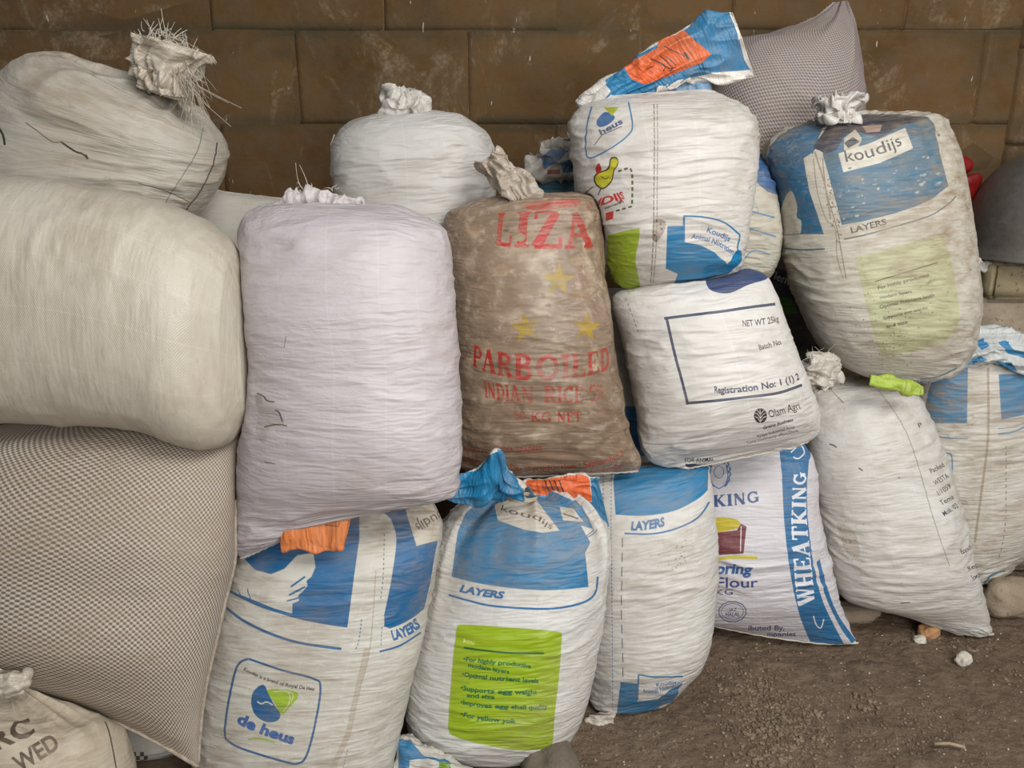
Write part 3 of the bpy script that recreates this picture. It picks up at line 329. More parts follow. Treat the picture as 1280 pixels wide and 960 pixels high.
ART['J'] = [('polys',(24,98,138),[[252,1142,355,1086,385,1032,500,974,542,891,682,799,613,551,571,299,725,25,1590,-118,1710,768,1678,937,1584,1076,1474,1213,1363,1249,1247,1285,1223,1441,1196,1583,1167,1721,1178,1840,1195,1963,1217,2085,1247,2202,1274,2319,1041,2309,775,2297,409,2288,-70,2275,-114,2151,-125,2023,-109,1890,-89,1762,-73,1638,71,1485,127,1325]]),('polys',(255,255,255,0),[[90,1967,197,1895,328,1829,455,1773,557,1732,630,1707,689,1694,734,1694,767,1708,786,1743,794,1795,795,1853,792,1905,775,1950,745,1992,719,2029,710,2060,729,2080,765,2092,799,2105,816,2127,817,2167,804,2218,759,2268,695,2301,553,2319,353,2325,184,2314,17,2284,-83,2225,-51,2141,9,2049]]),('polys',(48,104,134),[[1620,1272,1685,1147,1744,1059,1839,996,1933,908,1882,744,1752,-39,2090,290,2465,156,2521,360,3238,131,3259,299,3225,462,3325,568,3273,736,3344,819,3418,899,3533,965,3615,1055,3488,1184,3456,1322,3421,1441,3424,1546,3416,1654,3417,1761,3428,1871,3215,1947,3022,2025,2826,2067,2662,2107,2531,2134,2407,2160,2276,2178,2127,2195,1972,2212,1806,2221,1632,2231,1618,2116,1607,2000,1601,1880,1601,1765,1604,1648,1609,1530,1616,1405]]),('polys',(34,48,74),[[1471,1131,1610,1047,1736,939,1857,760,2034,642,2399,261,2510,355,3226,157,3232,320,3190,483,3284,588,3246,764,3330,842,3389,942,3572,986,3309,998,3092,1008,2883,1033,2734,1075,2616,1110,2521,1150,2443,1108,2367,1070,2279,1029,2167,1046,2048,1066,1961,1139,1874,1247,1776,1266,1676,1281,1577,1212]]),('polys',(190,180,165),[[2037,1090,2112,1061,2186,1028,2257,991,2284,1059,2309,1112,2257,1188,2193,1280,2120,1285,2045,1290,1969,1296,1995,1221,2014,1146]]),('polys',(40,50,66),[[2014,1146,2100,1114,2184,1087,2223,1117,2265,1151,2200,1181,2133,1214,2061,1247,2039,1195]]),('polys',(180,150,140),[[2378,931,2438,947,2495,965,2557,973,2625,973,2581,1035,2543,1078,2490,1074,2440,1067,2389,1062,2382,1008]]),('polys',(214,210,198),[[1873,1309,1966,1295,2062,1275,2160,1252,2251,1232,2334,1216,2405,1199,2477,1172,2550,1147,2630,1124,2722,1104,2833,1082,2959,1059,2945,1122,2937,1217,2939,1299,2944,1373,2840,1395,2740,1417,2651,1439,2570,1463,2492,1486,2419,1509,2344,1517,2256,1526,2161,1536,2061,1547,1960,1557,1857,1566,1862,1505,1867,1441,1872,1375]]),('text',(45,50,66),'koudijs',[1953,1441,2391,1406,2787,1297],[1972,1274,2395,1233,2774,1117],0.0,0.0),('text',(52,60,52),'LAYERS',[1774,2346,2069,2312,2338,2278],[1765,2273,2060,2240,2331,2207],0.03,0.0),('strip',(60,92,110),[1632,2410,1685,2405,1757,2399,1841,2392,1928,2384,2011,2375,2090,2365,2169,2354,2251,2343,2332,2330,2410,2315,2493,2299,2540,2290,2588,2281,2639,2272,2695,2262,2814,2242,2924,2221,3020,2199,3105,2175,3180,2150,3250,2126,3316,2104,3377,2083,3432,2061,3484,2041,3526,2024,3558,2012],[1633,2425,1686,2421,1758,2415,1842,2407,1929,2399,2013,2390,2092,2380,2172,2369,2253,2358,2334,2345,2412,2330,2495,2314,2542,2305,2590,2296,2641,2286,2698,2277,2818,2256,2929,2235,3027,2213,3114,2188,3191,2163,3261,2139,3328,2117,3393,2095,3451,2073,3502,2053,3545,2035,3577,2023]),('strip',(48,104,134),[-128,2452,40,2458,281,2465,493,2475,625,2487,740,2497,861,2502,986,2505,1100,2506,1191,2507,1252,2508],[-142,2472,23,2478,244,2486,478,2495,611,2507,730,2517,854,2522,981,2525,1095,2526,1187,2526,1249,2527]),('strip',(90,110,120),[97,2275,237,2276,386,2279,543,2281,705,2283,821,2287,931,2292,1039,2298,1139,2305,1220,2310,1276,2314],[105,2285,232,2287,374,2290,535,2292,703,2294,819,2298,928,2303,1036,2309,1136,2315,1217,2321,1273,2324]),('strip',(150,138,122),[1448,1313,1431,1377,1404,1462,1376,1557,1348,1650,1331,1736,1325,1819,1328,1907,1339,1995,1355,2072,1376,2132,1403,2168,1433,2187,1466,2200,1496,2221,1513,2261,1515,2322,1504,2399,1489,2484,1474,2570,1465,2649,1463,2725,1464,2801,1468,2872,1470,2934,1470,2980],[1430,1312,1413,1376,1387,1461,1358,1556,1329,1650,1313,1736,1307,1820,1309,1909,1320,1998,1336,2075,1359,2136,1388,2176,1422,2197,1455,2210,1480,2228,1496,2263,1497,2322,1487,2398,1471,2483,1456,2570,1447,2650,1445,2727,1445,2804,1450,2876,1452,2938,1451,2984]),('strip',(130,118,100),[1606,1335,1589,1397,1563,1481,1535,1573,1510,1665,1494,1753,1489,1838,1494,1932,1507,2024,1521,2107,1533,2174,1540,2219,1545,2243,1549,2263,1551,2294,1555,2352,1558,2453,1559,2521,1559,2591,1556,2666,1550,2745,1543,2814,1535,2883,1519,2983],[1590,1334,1572,1396,1547,1480,1518,1572,1493,1665,1477,1753,1472,1840,1477,1934,1490,2027,1504,2109,1516,2177,1523,2221,1528,2245,1531,2265,1534,2295,1537,2353,1541,2454,1541,2522,1541,2592,1539,2667,1533,2746,1525,2815,1518,2884,1501,2985]),('strip',(110,85,62,0.6),[1510,1215,1512,1247,1514,1290,1515,1341,1515,1398,1513,1453,1512,1508,1512,1565,1510,1624,1506,1686,1501,1752,1492,1829,1482,1919,1474,2010,1469,2087,1467,2140],[1477,1218,1479,1250,1481,1294,1482,1344,1482,1401,1481,1456,1480,1511,1480,1568,1478,1627,1474,1688,1470,1754,1460,1830,1449,1920,1442,2011,1436,2088,1435,2141]),('strip',(48,104,134),[1823,628,1778,753,1719,839,1659,920,1600,981,1554,1034,1523,1074,1500,1112,1484,1160,1469,1215,1456,1246],[1786,491,1744,631,1688,790,1630,890,1574,962,1527,1020,1494,1067,1471,1107,1454,1154,1441,1208,1428,1240]),('polys',(168,184,80,0.42),[[1754,2672,1881,2653,2056,2627,2152,2613,2245,2599,2331,2585,2407,2572,2482,2557,2558,2543,2644,2527,2745,2512,2847,2498,2956,2484,3117,2465,3152,2598,3195,2734,3236,2866,3220,3009,3239,3157,3230,3311,3247,3470,3213,3582,3231,3699,3078,3801,2957,3919,2756,3970,2588,4030,2436,4086,2271,4110,2076,4140,1860,4179,1833,4009,1795,3852,1758,3712,1741,3572,1734,3430,1737,3272,1746,3114,1754,2961,1757,2815]]),('text',(75,82,66),'For highly productive',[2010,3152,2410,3071,2764,2999],[2010,3103,2409,3024,2759,2955],0.02,0.0),('text',(75,82,66),'modern layers',[1989,3297,2258,3259,2479,3221],[1996,3249,2261,3209,2482,3173],0.02,0.0),('text',(75,82,66),'Optimal nutrient levels',[1955,3451,2395,3364,2772,3281],[1953,3399,2384,3310,2774,3234],0.02,0.0),('text',(75,82,66),'Supports egg weight',[1977,3602,2348,3537,2645,3468],[1973,3563,2341,3493,2644,3422],0.02,0.0),('text',(75,82,66),'and size',[2018,3712,2205,3682,2375,3654],[2011,3667,2196,3637,2369,3611],0.02,0.0),('strip',(80,84,70),[1991,3023,2106,2998,2219,2973,2327,2950,2421,2927,2508,2905,2596,2883,2691,2862,2813,2842,2944,2822],[1992,3039,2110,3013,2220,2989,2327,2965,2421,2942,2510,2920,2598,2898,2695,2877,2816,2856,2948,2836]),('text',(40,110,160),'Animal Nutrition',[2105,4957,3566,5040,5675,4941],[2117,4785,2857,4745,5159,4838],0.012,0.0),('strip',(50,110,150),[2797,4705,2852,4680,2940,4653,3052,4627,3184,4607,3327,4594,3429,4562,3529,4522,3605,4472,3687,4433,3744,4405],[2833,4730,2894,4707,2979,4676,3087,4647,3237,4633,3384,4618,3490,4586,3587,4543,3682,4499,3738,4451,3802,4424]),('polys',(70,62,48),[[2122,4146,2134,4149,2129,4165,2118,4158],[1719,3493,1726,3496,1722,3503,1714,3499],[2744,3779,2754,3781,2751,3790,2741,3786],[2211,5606,2272,5631,2244,5662,2190,5630],[2350,3468,2361,3470,2356,3486,2347,3479],[2415,4110,2429,4112,2424,4134,2412,4124],[1450,3666,1466,3667,1456,3685,1442,3679],[2639,3936,2651,3939,2650,3956,2638,3949],[2077,3804,2093,3806,2087,3827,2073,3818],[1429,3820,1449,3823,1436,3844,1421,3835],[2070,3069,2080,3072,2073,3085,2065,3078],[2274,3449,2288,3452,2281,3473,2269,3465],[2243,3649,2250,3651,2247,3659,2239,3655],[2523,5038,2556,5044,2561,5090,2525,5072],[1908,3564,1921,3567,1914,3579,1903,3573],[1804,3913,1818,3914,1812,3939,1799,3930],[1431,3408,1446,3411,1434,3431,1422,3422],[2699,3512,2716,3514,2711,3533,2696,3525],[2023,3588,2039,3590,2030,3605,2018,3599],[2838,3616,2852,3618,2847,3631,2835,3625],[2079,3549,2094,3552,2087,3570,2074,3562],[1838,3623,1845,3625,1842,3634,1834,3629],[2813,3050,2820,3053,2816,3060,2809,3056],[2265,3466,2272,3468,2268,3478,2261,3473],[1812,4332,1834,4335,1815,4370,1799,4356],[2556,3845,2562,3847,2561,3854,2554,3851],[2083,3493,2098,3495,2089,3514,2077,3506],[2515,3704,2529,3706,2524,3726,2512,3718],[2047,3846,2061,3848,2055,3863,2043,3857],[2349,3773,2358,3775,2355,3786,2346,3781],[1949,3621,1956,3623,1953,3631,1945,3626],[2341,3562,2356,3565,2350,3584,2338,3576],[2399,3578,2408,3580,2405,3593,2396,3587],[1537,3679,1551,3682,1542,3698,1530,3691],[1619,3583,1637,3585,1627,3601,1613,3593],[1685,3718,1701,3721,1693,3736,1680,3730],[2122,3997,2140,4001,2133,4026,2117,4015],[1612,3683,1620,3686,1616,3693,1608,3689],[1600,3952,1608,3955,1603,3965,1595,3960],[1749,3465,1756,3468,1752,3476,1745,3472],[1847,3507,1861,3510,1853,3525,1841,3519],[1625,4168,1645,4171,1628,4195,1614,4185],[2244,3750,2258,3752,2253,3768,2241,3761],[2383,3692,2392,3695,2389,3707,2380,3701],[1844,3592,1855,3594,1849,3604,1840,3599],[1936,4018,1951,4021,1944,4040,1931,4032],[1963,4031,1980,4033,1972,4055,1958,4047],[2539,3797,2551,3799,2548,3817,2537,3809],[1990,3931,2006,3933,2000,3957,1985,3946],[2117,3926,2129,3929,2124,3944,2113,3937],[2069,3609,2078,3611,2073,3620,2064,3616],[1525,4344,1542,4347,1521,4371,1510,4361],[2265,3605,2275,3607,2270,3617,2262,3612],[1757,3220,1768,3223,1760,3238,1751,3231],[2133,3883,2146,3885,2141,3900,2129,3894],[2366,4333,2383,4336,2381,4368,2365,4355],[2229,3962,2245,3965,2241,3988,2226,3978],[1760,3309,1770,3311,1762,3323,1754,3317],[2321,3917,2336,3920,2332,3941,2319,3932],[2041,4024,2053,4026,2048,4042,2037,4036],[1723,3884,1742,3885,1733,3906,1717,3898],[2132,3758,2149,3760,2142,3780,2128,3772],[2901,3167,2911,3169,2905,3182,2896,3176],[2864,3556,2875,3558,2871,3567,2861,3563],[2202,3166,2214,3169,2206,3187,2197,3179],[1790,3706,1801,3709,1795,3719,1785,3714],[2126,3844,2139,3846,2134,3862,2122,3855],[1814,4398,1823,4401,1815,4415,1805,4409],[2541,3501,2554,3504,2550,3523,2539,3515],[2696,3379,2707,3382,2701,3397,2692,3390],[2653,3775,2661,3777,2658,3785,2650,3781],[1854,4217,1870,4219,1859,4242,1846,4233],[953,4187,978,4188,945,4210,930,4202],[1926,3923,1944,3927,1936,3953,1922,3941],[1353,3815,1366,3817,1358,3829,1347,3824],[2255,4116,2271,4118,2266,4142,2251,4132],[2429,4269,2446,4273,2445,4305,2429,4292],[2409,3224,2414,3227,2411,3234,2406,3230],[1670,3298,1677,3300,1672,3308,1665,3304],[2052,3976,2065,3978,2060,3997,2048,3990],[1675,3894,1693,3896,1683,3916,1669,3908],[2240,3738,2248,3740,2245,3748,2237,3744],[2209,3811,2226,3814,2220,3835,2206,3826],[2218,3641,2230,3644,2225,3657,2214,3651],[1949,3985,1960,3988,1955,4003,1944,3996],[1857,3426,1867,3429,1861,3443,1852,3436],[2227,3996,2236,3999,2233,4009,2224,4004],[1539,3574,1550,3576,1544,3585,1534,3581],[2313,3821,2323,3823,2319,3835,2310,3830],[1629,3420,1640,3423,1632,3438,1623,3431],[2323,3355,2332,3358,2327,3372,2319,3365],[1737,4013,1754,4015,1744,4037,1731,4029],[1485,3982,1500,3985,1490,4003,1477,3995],[2097,4143,2114,4145,2107,4167,2093,4158],[2440,3868,2450,3870,2448,3885,2439,3878],[2700,3279,2711,3282,2710,3296,2699,3289],[2592,3450,2599,3452,2594,3463,2589,3458],[1910,3763,1927,3766,1921,3789,1907,3779],[1815,3191,1830,3194,1818,3213,1808,3205],[1885,3310,1897,3312,1887,3328,1878,3321],[2486,3988,2492,3991,2491,3999,2484,3995],[2500,4181,2507,4184,2506,4194,2498,4189],[2253,3807,2269,3809,2263,3828,2250,3820],[2145,3792,2161,3794,2155,3813,2141,3805],[2610,4169,2624,4172,2624,4193,2611,4184],[2604,3123,2614,3126,2609,3141,2600,3134],[2149,3661,2165,3664,2158,3680,2145,3672],[1459,3703,1468,3705,1463,3713,1454,3710],[2249,3036,2255,3038,2251,3046,2245,3042],[1821,4121,1840,4123,1828,4148,1813,4138]]),('polys',(95,68,48),[[1571,1754,1590,1758,1576,1779,1563,1768],[1584,2242,1600,2246,1592,2263,1579,2254],[1509,1867,1525,1871,1514,1888,1502,1879],[1602,1609,1618,1613,1605,1631,1594,1622],[1491,2441,1504,2444,1497,2458,1486,2451],[1590,2184,1611,2188,1599,2211,1584,2200],[1491,2160,1511,2164,1499,2185,1485,2175],[1552,2374,1565,2377,1558,2390,1547,2384],[1572,1617,1589,1621,1576,1640,1564,1630],[1432,1934,1453,1938,1440,1962,1424,1950],[1558,1700,1577,1704,1563,1724,1550,1714],[1581,1824,1594,1827,1585,1841,1574,1834],[1587,2184,1607,2188,1596,2210,1581,2199],[1531,1914,1554,1918,1540,1944,1523,1931],[1540,2081,1551,2084,1545,2095,1535,2089],[1576,1984,1592,1987,1582,2004,1570,1996],[1536,1685,1557,1689,1541,1712,1527,1700],[1599,1665,1623,1669,1605,1695,1589,1682],[1497,1976,1520,1981,1506,2005,1490,1993],[1522,2301,1541,2304,1530,2324,1516,2315],[1525,1981,1541,1984,1531,2002,1518,1993],[1452,2214,1477,2218,1463,2244,1445,2231],[1547,1969,1567,1973,1555,1996,1540,1985],[1583,2169,1606,2173,1593,2199,1576,2187],[1558,2334,1572,2337,1564,2352,1552,2344],[1593,1705,1612,1709,1597,1730,1584,1719],[1587,2340,1610,2344,1597,2369,1580,2357],[1527,1817,1543,1821,1532,1838,1520,1829],[1568,2218,1590,2222,1578,2246,1561,2235],[1562,1800,1577,1804,1566,1820,1555,1812],[1541,2077,1556,2080,1547,2097,1535,2088],[1538,1937,1555,1941,1544,1961,1531,1951],[1454,1712,1470,1716,1459,1733,1447,1724],[1480,2037,1492,2041,1485,2054,1474,2047],[1541,1782,1563,1786,1547,1811,1531,1799],[1538,2384,1550,2387,1544,2399,1533,2393],[1500,2412,1522,2416,1510,2439,1493,2428],[1609,1808,1628,1812,1614,1834,1601,1823],[1560,2147,1581,2151,1569,2174,1553,2163],[1525,2433,1545,2436,1534,2458,1518,2448]]),('polys',(36,76,104,0.8),[[2455,1994,2462,1985,2473,1979,2483,1981,2488,1989,2482,2004,2471,2014,2461,2007]]),('polys',(160,168,168,0.7),[[2755,1915,2771,1905,2794,1899,2814,1900,2824,1907,2809,1924,2787,1936,2765,1929],[1874,2137,1881,2125,1892,2117,1899,2123,1903,2134,1897,2149,1887,2160,1879,2151]]),('polys',(36,76,104,0.8),[[3285,1491,3303,1483,3332,1479,3358,1481,3375,1486,3357,1499,3328,1510,3301,1502]]),('polys',(120,142,150,0.75),[[2570,1622,2577,1618,2589,1616,2599,1616,2604,1618,2596,1626,2585,1633,2575,1629]]),('polys',(36,76,104,0.8),[[1886,1664,1895,1656,1907,1651,1916,1654,1919,1661,1911,1672,1900,1680,1890,1674]]),('polys',(120,142,150,0.75),[[2866,1621,2880,1610,2899,1604,2913,1607,2920,1616,2905,1631,2885,1642,2871,1634]]),('polys',(36,76,104,0.8),[[2390,1940,2397,1930,2408,1924,2416,1927,2419,1935,2414,1949,2405,1959,2395,1952]]),('polys',(96,84,70,0.8),[[2279,1701,2292,1692,2310,1686,2325,1688,2331,1695,2320,1710,2303,1722,2287,1714]]),('polys',(36,76,104,0.8),[[2406,2003,2418,2001,2439,1999,2460,1994,2473,1993,2463,2004,2443,2015,2421,2011]]),('polys',(160,168,168,0.7),[[1892,2136,1902,2126,1919,2120,1933,2123,1942,2131,1933,2145,1918,2156,1902,2149]]),('polys',(36,76,104,0.8),[[2538,1913,2545,1905,2555,1900,2562,1902,2564,1909,2557,1921,2548,1930,2541,1924]]),('polys',(96,84,70,0.8),[[1890,2059,1906,2054,1932,2051,1957,2048,1972,2050,1959,2063,1935,2074,1908,2069]]),('polys',(36,76,104,0.8),[[1625,2065,1643,2060,1673,2057,1702,2055,1719,2056,1704,2070,1677,2082,1645,2076]]),('polys',(160,168,168,0.7),[[2526,1651,2536,1649,2552,1648,2568,1645,2579,1644,2570,1652,2554,1659,2537,1656]]),('polys',(36,76,104,0.8),[[2778,1474,2790,1470,2808,1468,2825,1467,2834,1469,2822,1478,2803,1486,2786,1482],[1995,1866,2012,1855,2038,1849,2061,1850,2073,1858,2058,1877,2033,1892,2009,1882]]),('polys',(120,142,150,0.75),[[1843,1800,1851,1793,1862,1789,1870,1791,1874,1798,1867,1808,1857,1815,1848,1809]]),('polys',(96,84,70,0.8),[[1970,2118,1986,2114,2014,2111,2040,2108,2056,2109,2043,2122,2018,2133,1989,2128]]),('polys',(36,76,104,0.8),[[2689,1882,2697,1870,2708,1863,2715,1868,2717,1878,2708,1893,2697,1903,2690,1895]]),('polys',(160,168,168,0.7),[[2847,1819,2868,1808,2902,1802,2932,1802,2948,1810,2926,1830,2894,1845,2864,1836],[3203,1715,3223,1710,3257,1707,3290,1706,3309,1708,3289,1721,3256,1731,3223,1725],[2421,1844,2426,1840,2432,1837,2437,1838,2440,1841,2436,1848,2430,1854,2424,1850]]),('polys',(36,76,104,0.8),[[2291,1855,2300,1853,2315,1851,2329,1849,2338,1849,2330,1857,2316,1864,2301,1861],[2008,1800,2020,1792,2038,1786,2053,1788,2061,1795,2050,1809,2033,1820,2017,1812]]),('polys',(96,84,70,0.8),[[1943,1862,1961,1853,1989,1848,2014,1848,2028,1853,2012,1870,1986,1884,1959,1876]]),('polys',(160,168,168,0.7),[[3124,1510,3137,1499,3158,1493,3175,1497,3184,1506,3172,1521,3153,1532,3135,1524]]),('polys',(36,76,104,0.8),[[2060,1916,2071,1904,2087,1897,2099,1901,2105,1911,2095,1927,2080,1939,2067,1930]]),('polys',(120,142,150,0.75),[[1960,1893,1969,1889,1985,1887,2000,1886,2008,1888,2000,1896,1985,1904,1969,1900]]),('polys',(160,168,168,0.7),[[1832,2016,1845,2010,1866,2006,1885,2006,1896,2009,1885,2022,1866,2032,1845,2026]]),('polys',(120,142,150,0.75),[[1659,2153,1670,2144,1688,2138,1703,2141,1711,2148,1702,2163,1686,2173,1669,2166]]),('polys',(160,168,168,0.7),[[2037,1882,2043,1874,2051,1870,2057,1873,2059,1880,2053,1890,2045,1897,2039,1892]]),('polys',(120,142,150,0.75),[[2089,1727,2098,1724,2111,1722,2124,1721,2132,1722,2124,1730,2110,1736,2097,1732]]),('polys',(36,76,104,0.8),[[2554,1865,2566,1861,2585,1858,2604,1855,2615,1856,2604,1868,2586,1879,2566,1874]]),('polys',(120,142,150,0.75),[[2232,1758,2249,1754,2276,1752,2302,1748,2317,1749,2303,1761,2278,1773,2250,1767],[1802,1816,1808,1813,1819,1812,1829,1811,1834,1813,1829,1818,1819,1823,1808,1820]]),('polys',(96,84,70,0.8),[[2032,1645,2050,1636,2078,1631,2103,1631,2116,1636,2099,1653,2072,1667,2047,1659]]),('polys',(120,142,150,0.75),[[2946,1709,2966,1699,3000,1693,3029,1693,3046,1700,3026,1718,2994,1732,2964,1723]]),('polys',(160,168,168,0.7),[[2288,1816,2299,1804,2314,1797,2325,1801,2330,1811,2320,1827,2307,1839,2294,1830]]),('polys',(96,84,70,0.8),[[3174,1391,3184,1384,3198,1380,3207,1382,3211,1388,3201,1398,3188,1405,3178,1399]]),('polys',(36,76,104,0.8),[[2491,1821,2504,1812,2523,1806,2541,1807,2551,1813,2539,1831,2520,1845,2502,1836]]),('polys',(96,84,70,0.8),[[3098,1491,3113,1481,3140,1474,3162,1477,3175,1485,3161,1501,3139,1512,3115,1504]]),('polys',(160,168,168,0.7),[[3027,1496,3042,1492,3068,1490,3095,1488,3113,1490,3100,1500,3075,1509,3046,1504]]),('polys',(36,76,104,0.8),[[2440,1883,2452,1872,2471,1865,2487,1867,2495,1875,2484,1893,2466,1908,2449,1898]]),('polys',(120,142,150,0.75),[[3193,1826,3213,1816,3246,1811,3275,1812,3293,1818,3273,1835,3240,1848,3210,1840]]),('polys',(160,168,168,0.7),[[2837,1768,2851,1766,2875,1764,2899,1761,2913,1761,2900,1769,2876,1777,2852,1774]]),('polys',(36,76,104,0.8),[[2580,1791,2589,1789,2606,1787,2622,1784,2632,1784,2623,1792,2607,1799,2590,1796]]),('polys',(96,84,70,0.8),[[3172,1630,3190,1626,3219,1623,3247,1622,3262,1624,3244,1635,3215,1644,3188,1639],[1576,2049,1593,2044,1623,2042,1652,2039,1669,2040,1654,2053,1627,2065,1596,2059]]),('polys',(120,142,150,0.75),[[2012,1982,2026,1974,2047,1969,2066,1969,2077,1975,2065,1989,2045,2001,2025,1994]]),('polys',(36,76,104,0.8),[[1810,1917,1818,1912,1832,1910,1844,1910,1851,1912,1844,1921,1831,1928,1818,1924]]),('polys',(120,142,150,0.75),[[2904,1710,2917,1703,2937,1698,2955,1699,2965,1705,2953,1718,2933,1727,2914,1721]]),('polys',(96,84,70,0.8),[[2970,1754,2989,1752,3022,1750,3055,1746,3075,1746,3056,1757,3024,1767,2990,1762]]),('polys',(36,76,104,0.8),[[1764,1915,1775,1911,1793,1908,1809,1907,1819,1909,1809,1919,1793,1927,1775,1923],[1944,1522,1958,1517,1981,1514,2003,1513,2015,1516,2001,1528,1979,1538,1957,1532],[2877,1757,2890,1745,2907,1739,2919,1743,2923,1753,2911,1768,2894,1779,2882,1771]]),('polys',(120,142,150,0.75),[[2929,1797,2944,1787,2966,1782,2982,1784,2990,1791,2976,1806,2955,1816,2938,1809]]),('polys',(36,76,104,0.8),[[3238,1614,3255,1613,3286,1613,3318,1609,3339,1608,3320,1617,3288,1625,3256,1621]]),('polys',(96,84,70,0.8),[[2075,1644,2087,1632,2104,1624,2115,1629,2119,1639,2107,1656,2091,1668,2079,1659]]),('polys',(160,168,168,0.7),[[2097,1680,2108,1670,2124,1664,2135,1667,2139,1675,2129,1689,2114,1699,2103,1692]]),('polys',(36,76,104,0.8),[[2767,1803,2786,1792,2815,1785,2841,1787,2854,1795,2835,1814,2807,1829,2781,1819],[2435,1686,2442,1682,2453,1680,2463,1679,2469,1681,2462,1689,2452,1696,2441,1692],[3519,1238,3547,1225,3586,1217,3616,1220,3626,1230,3593,1250,3552,1265,3528,1255]]),('polys',(120,142,150,0.75),[[2427,1741,2439,1740,2459,1740,2480,1735,2493,1732,2482,1742,2462,1751,2441,1747],[1677,1857,1686,1849,1697,1845,1706,1847,1710,1854,1702,1865,1692,1873,1682,1867]])]
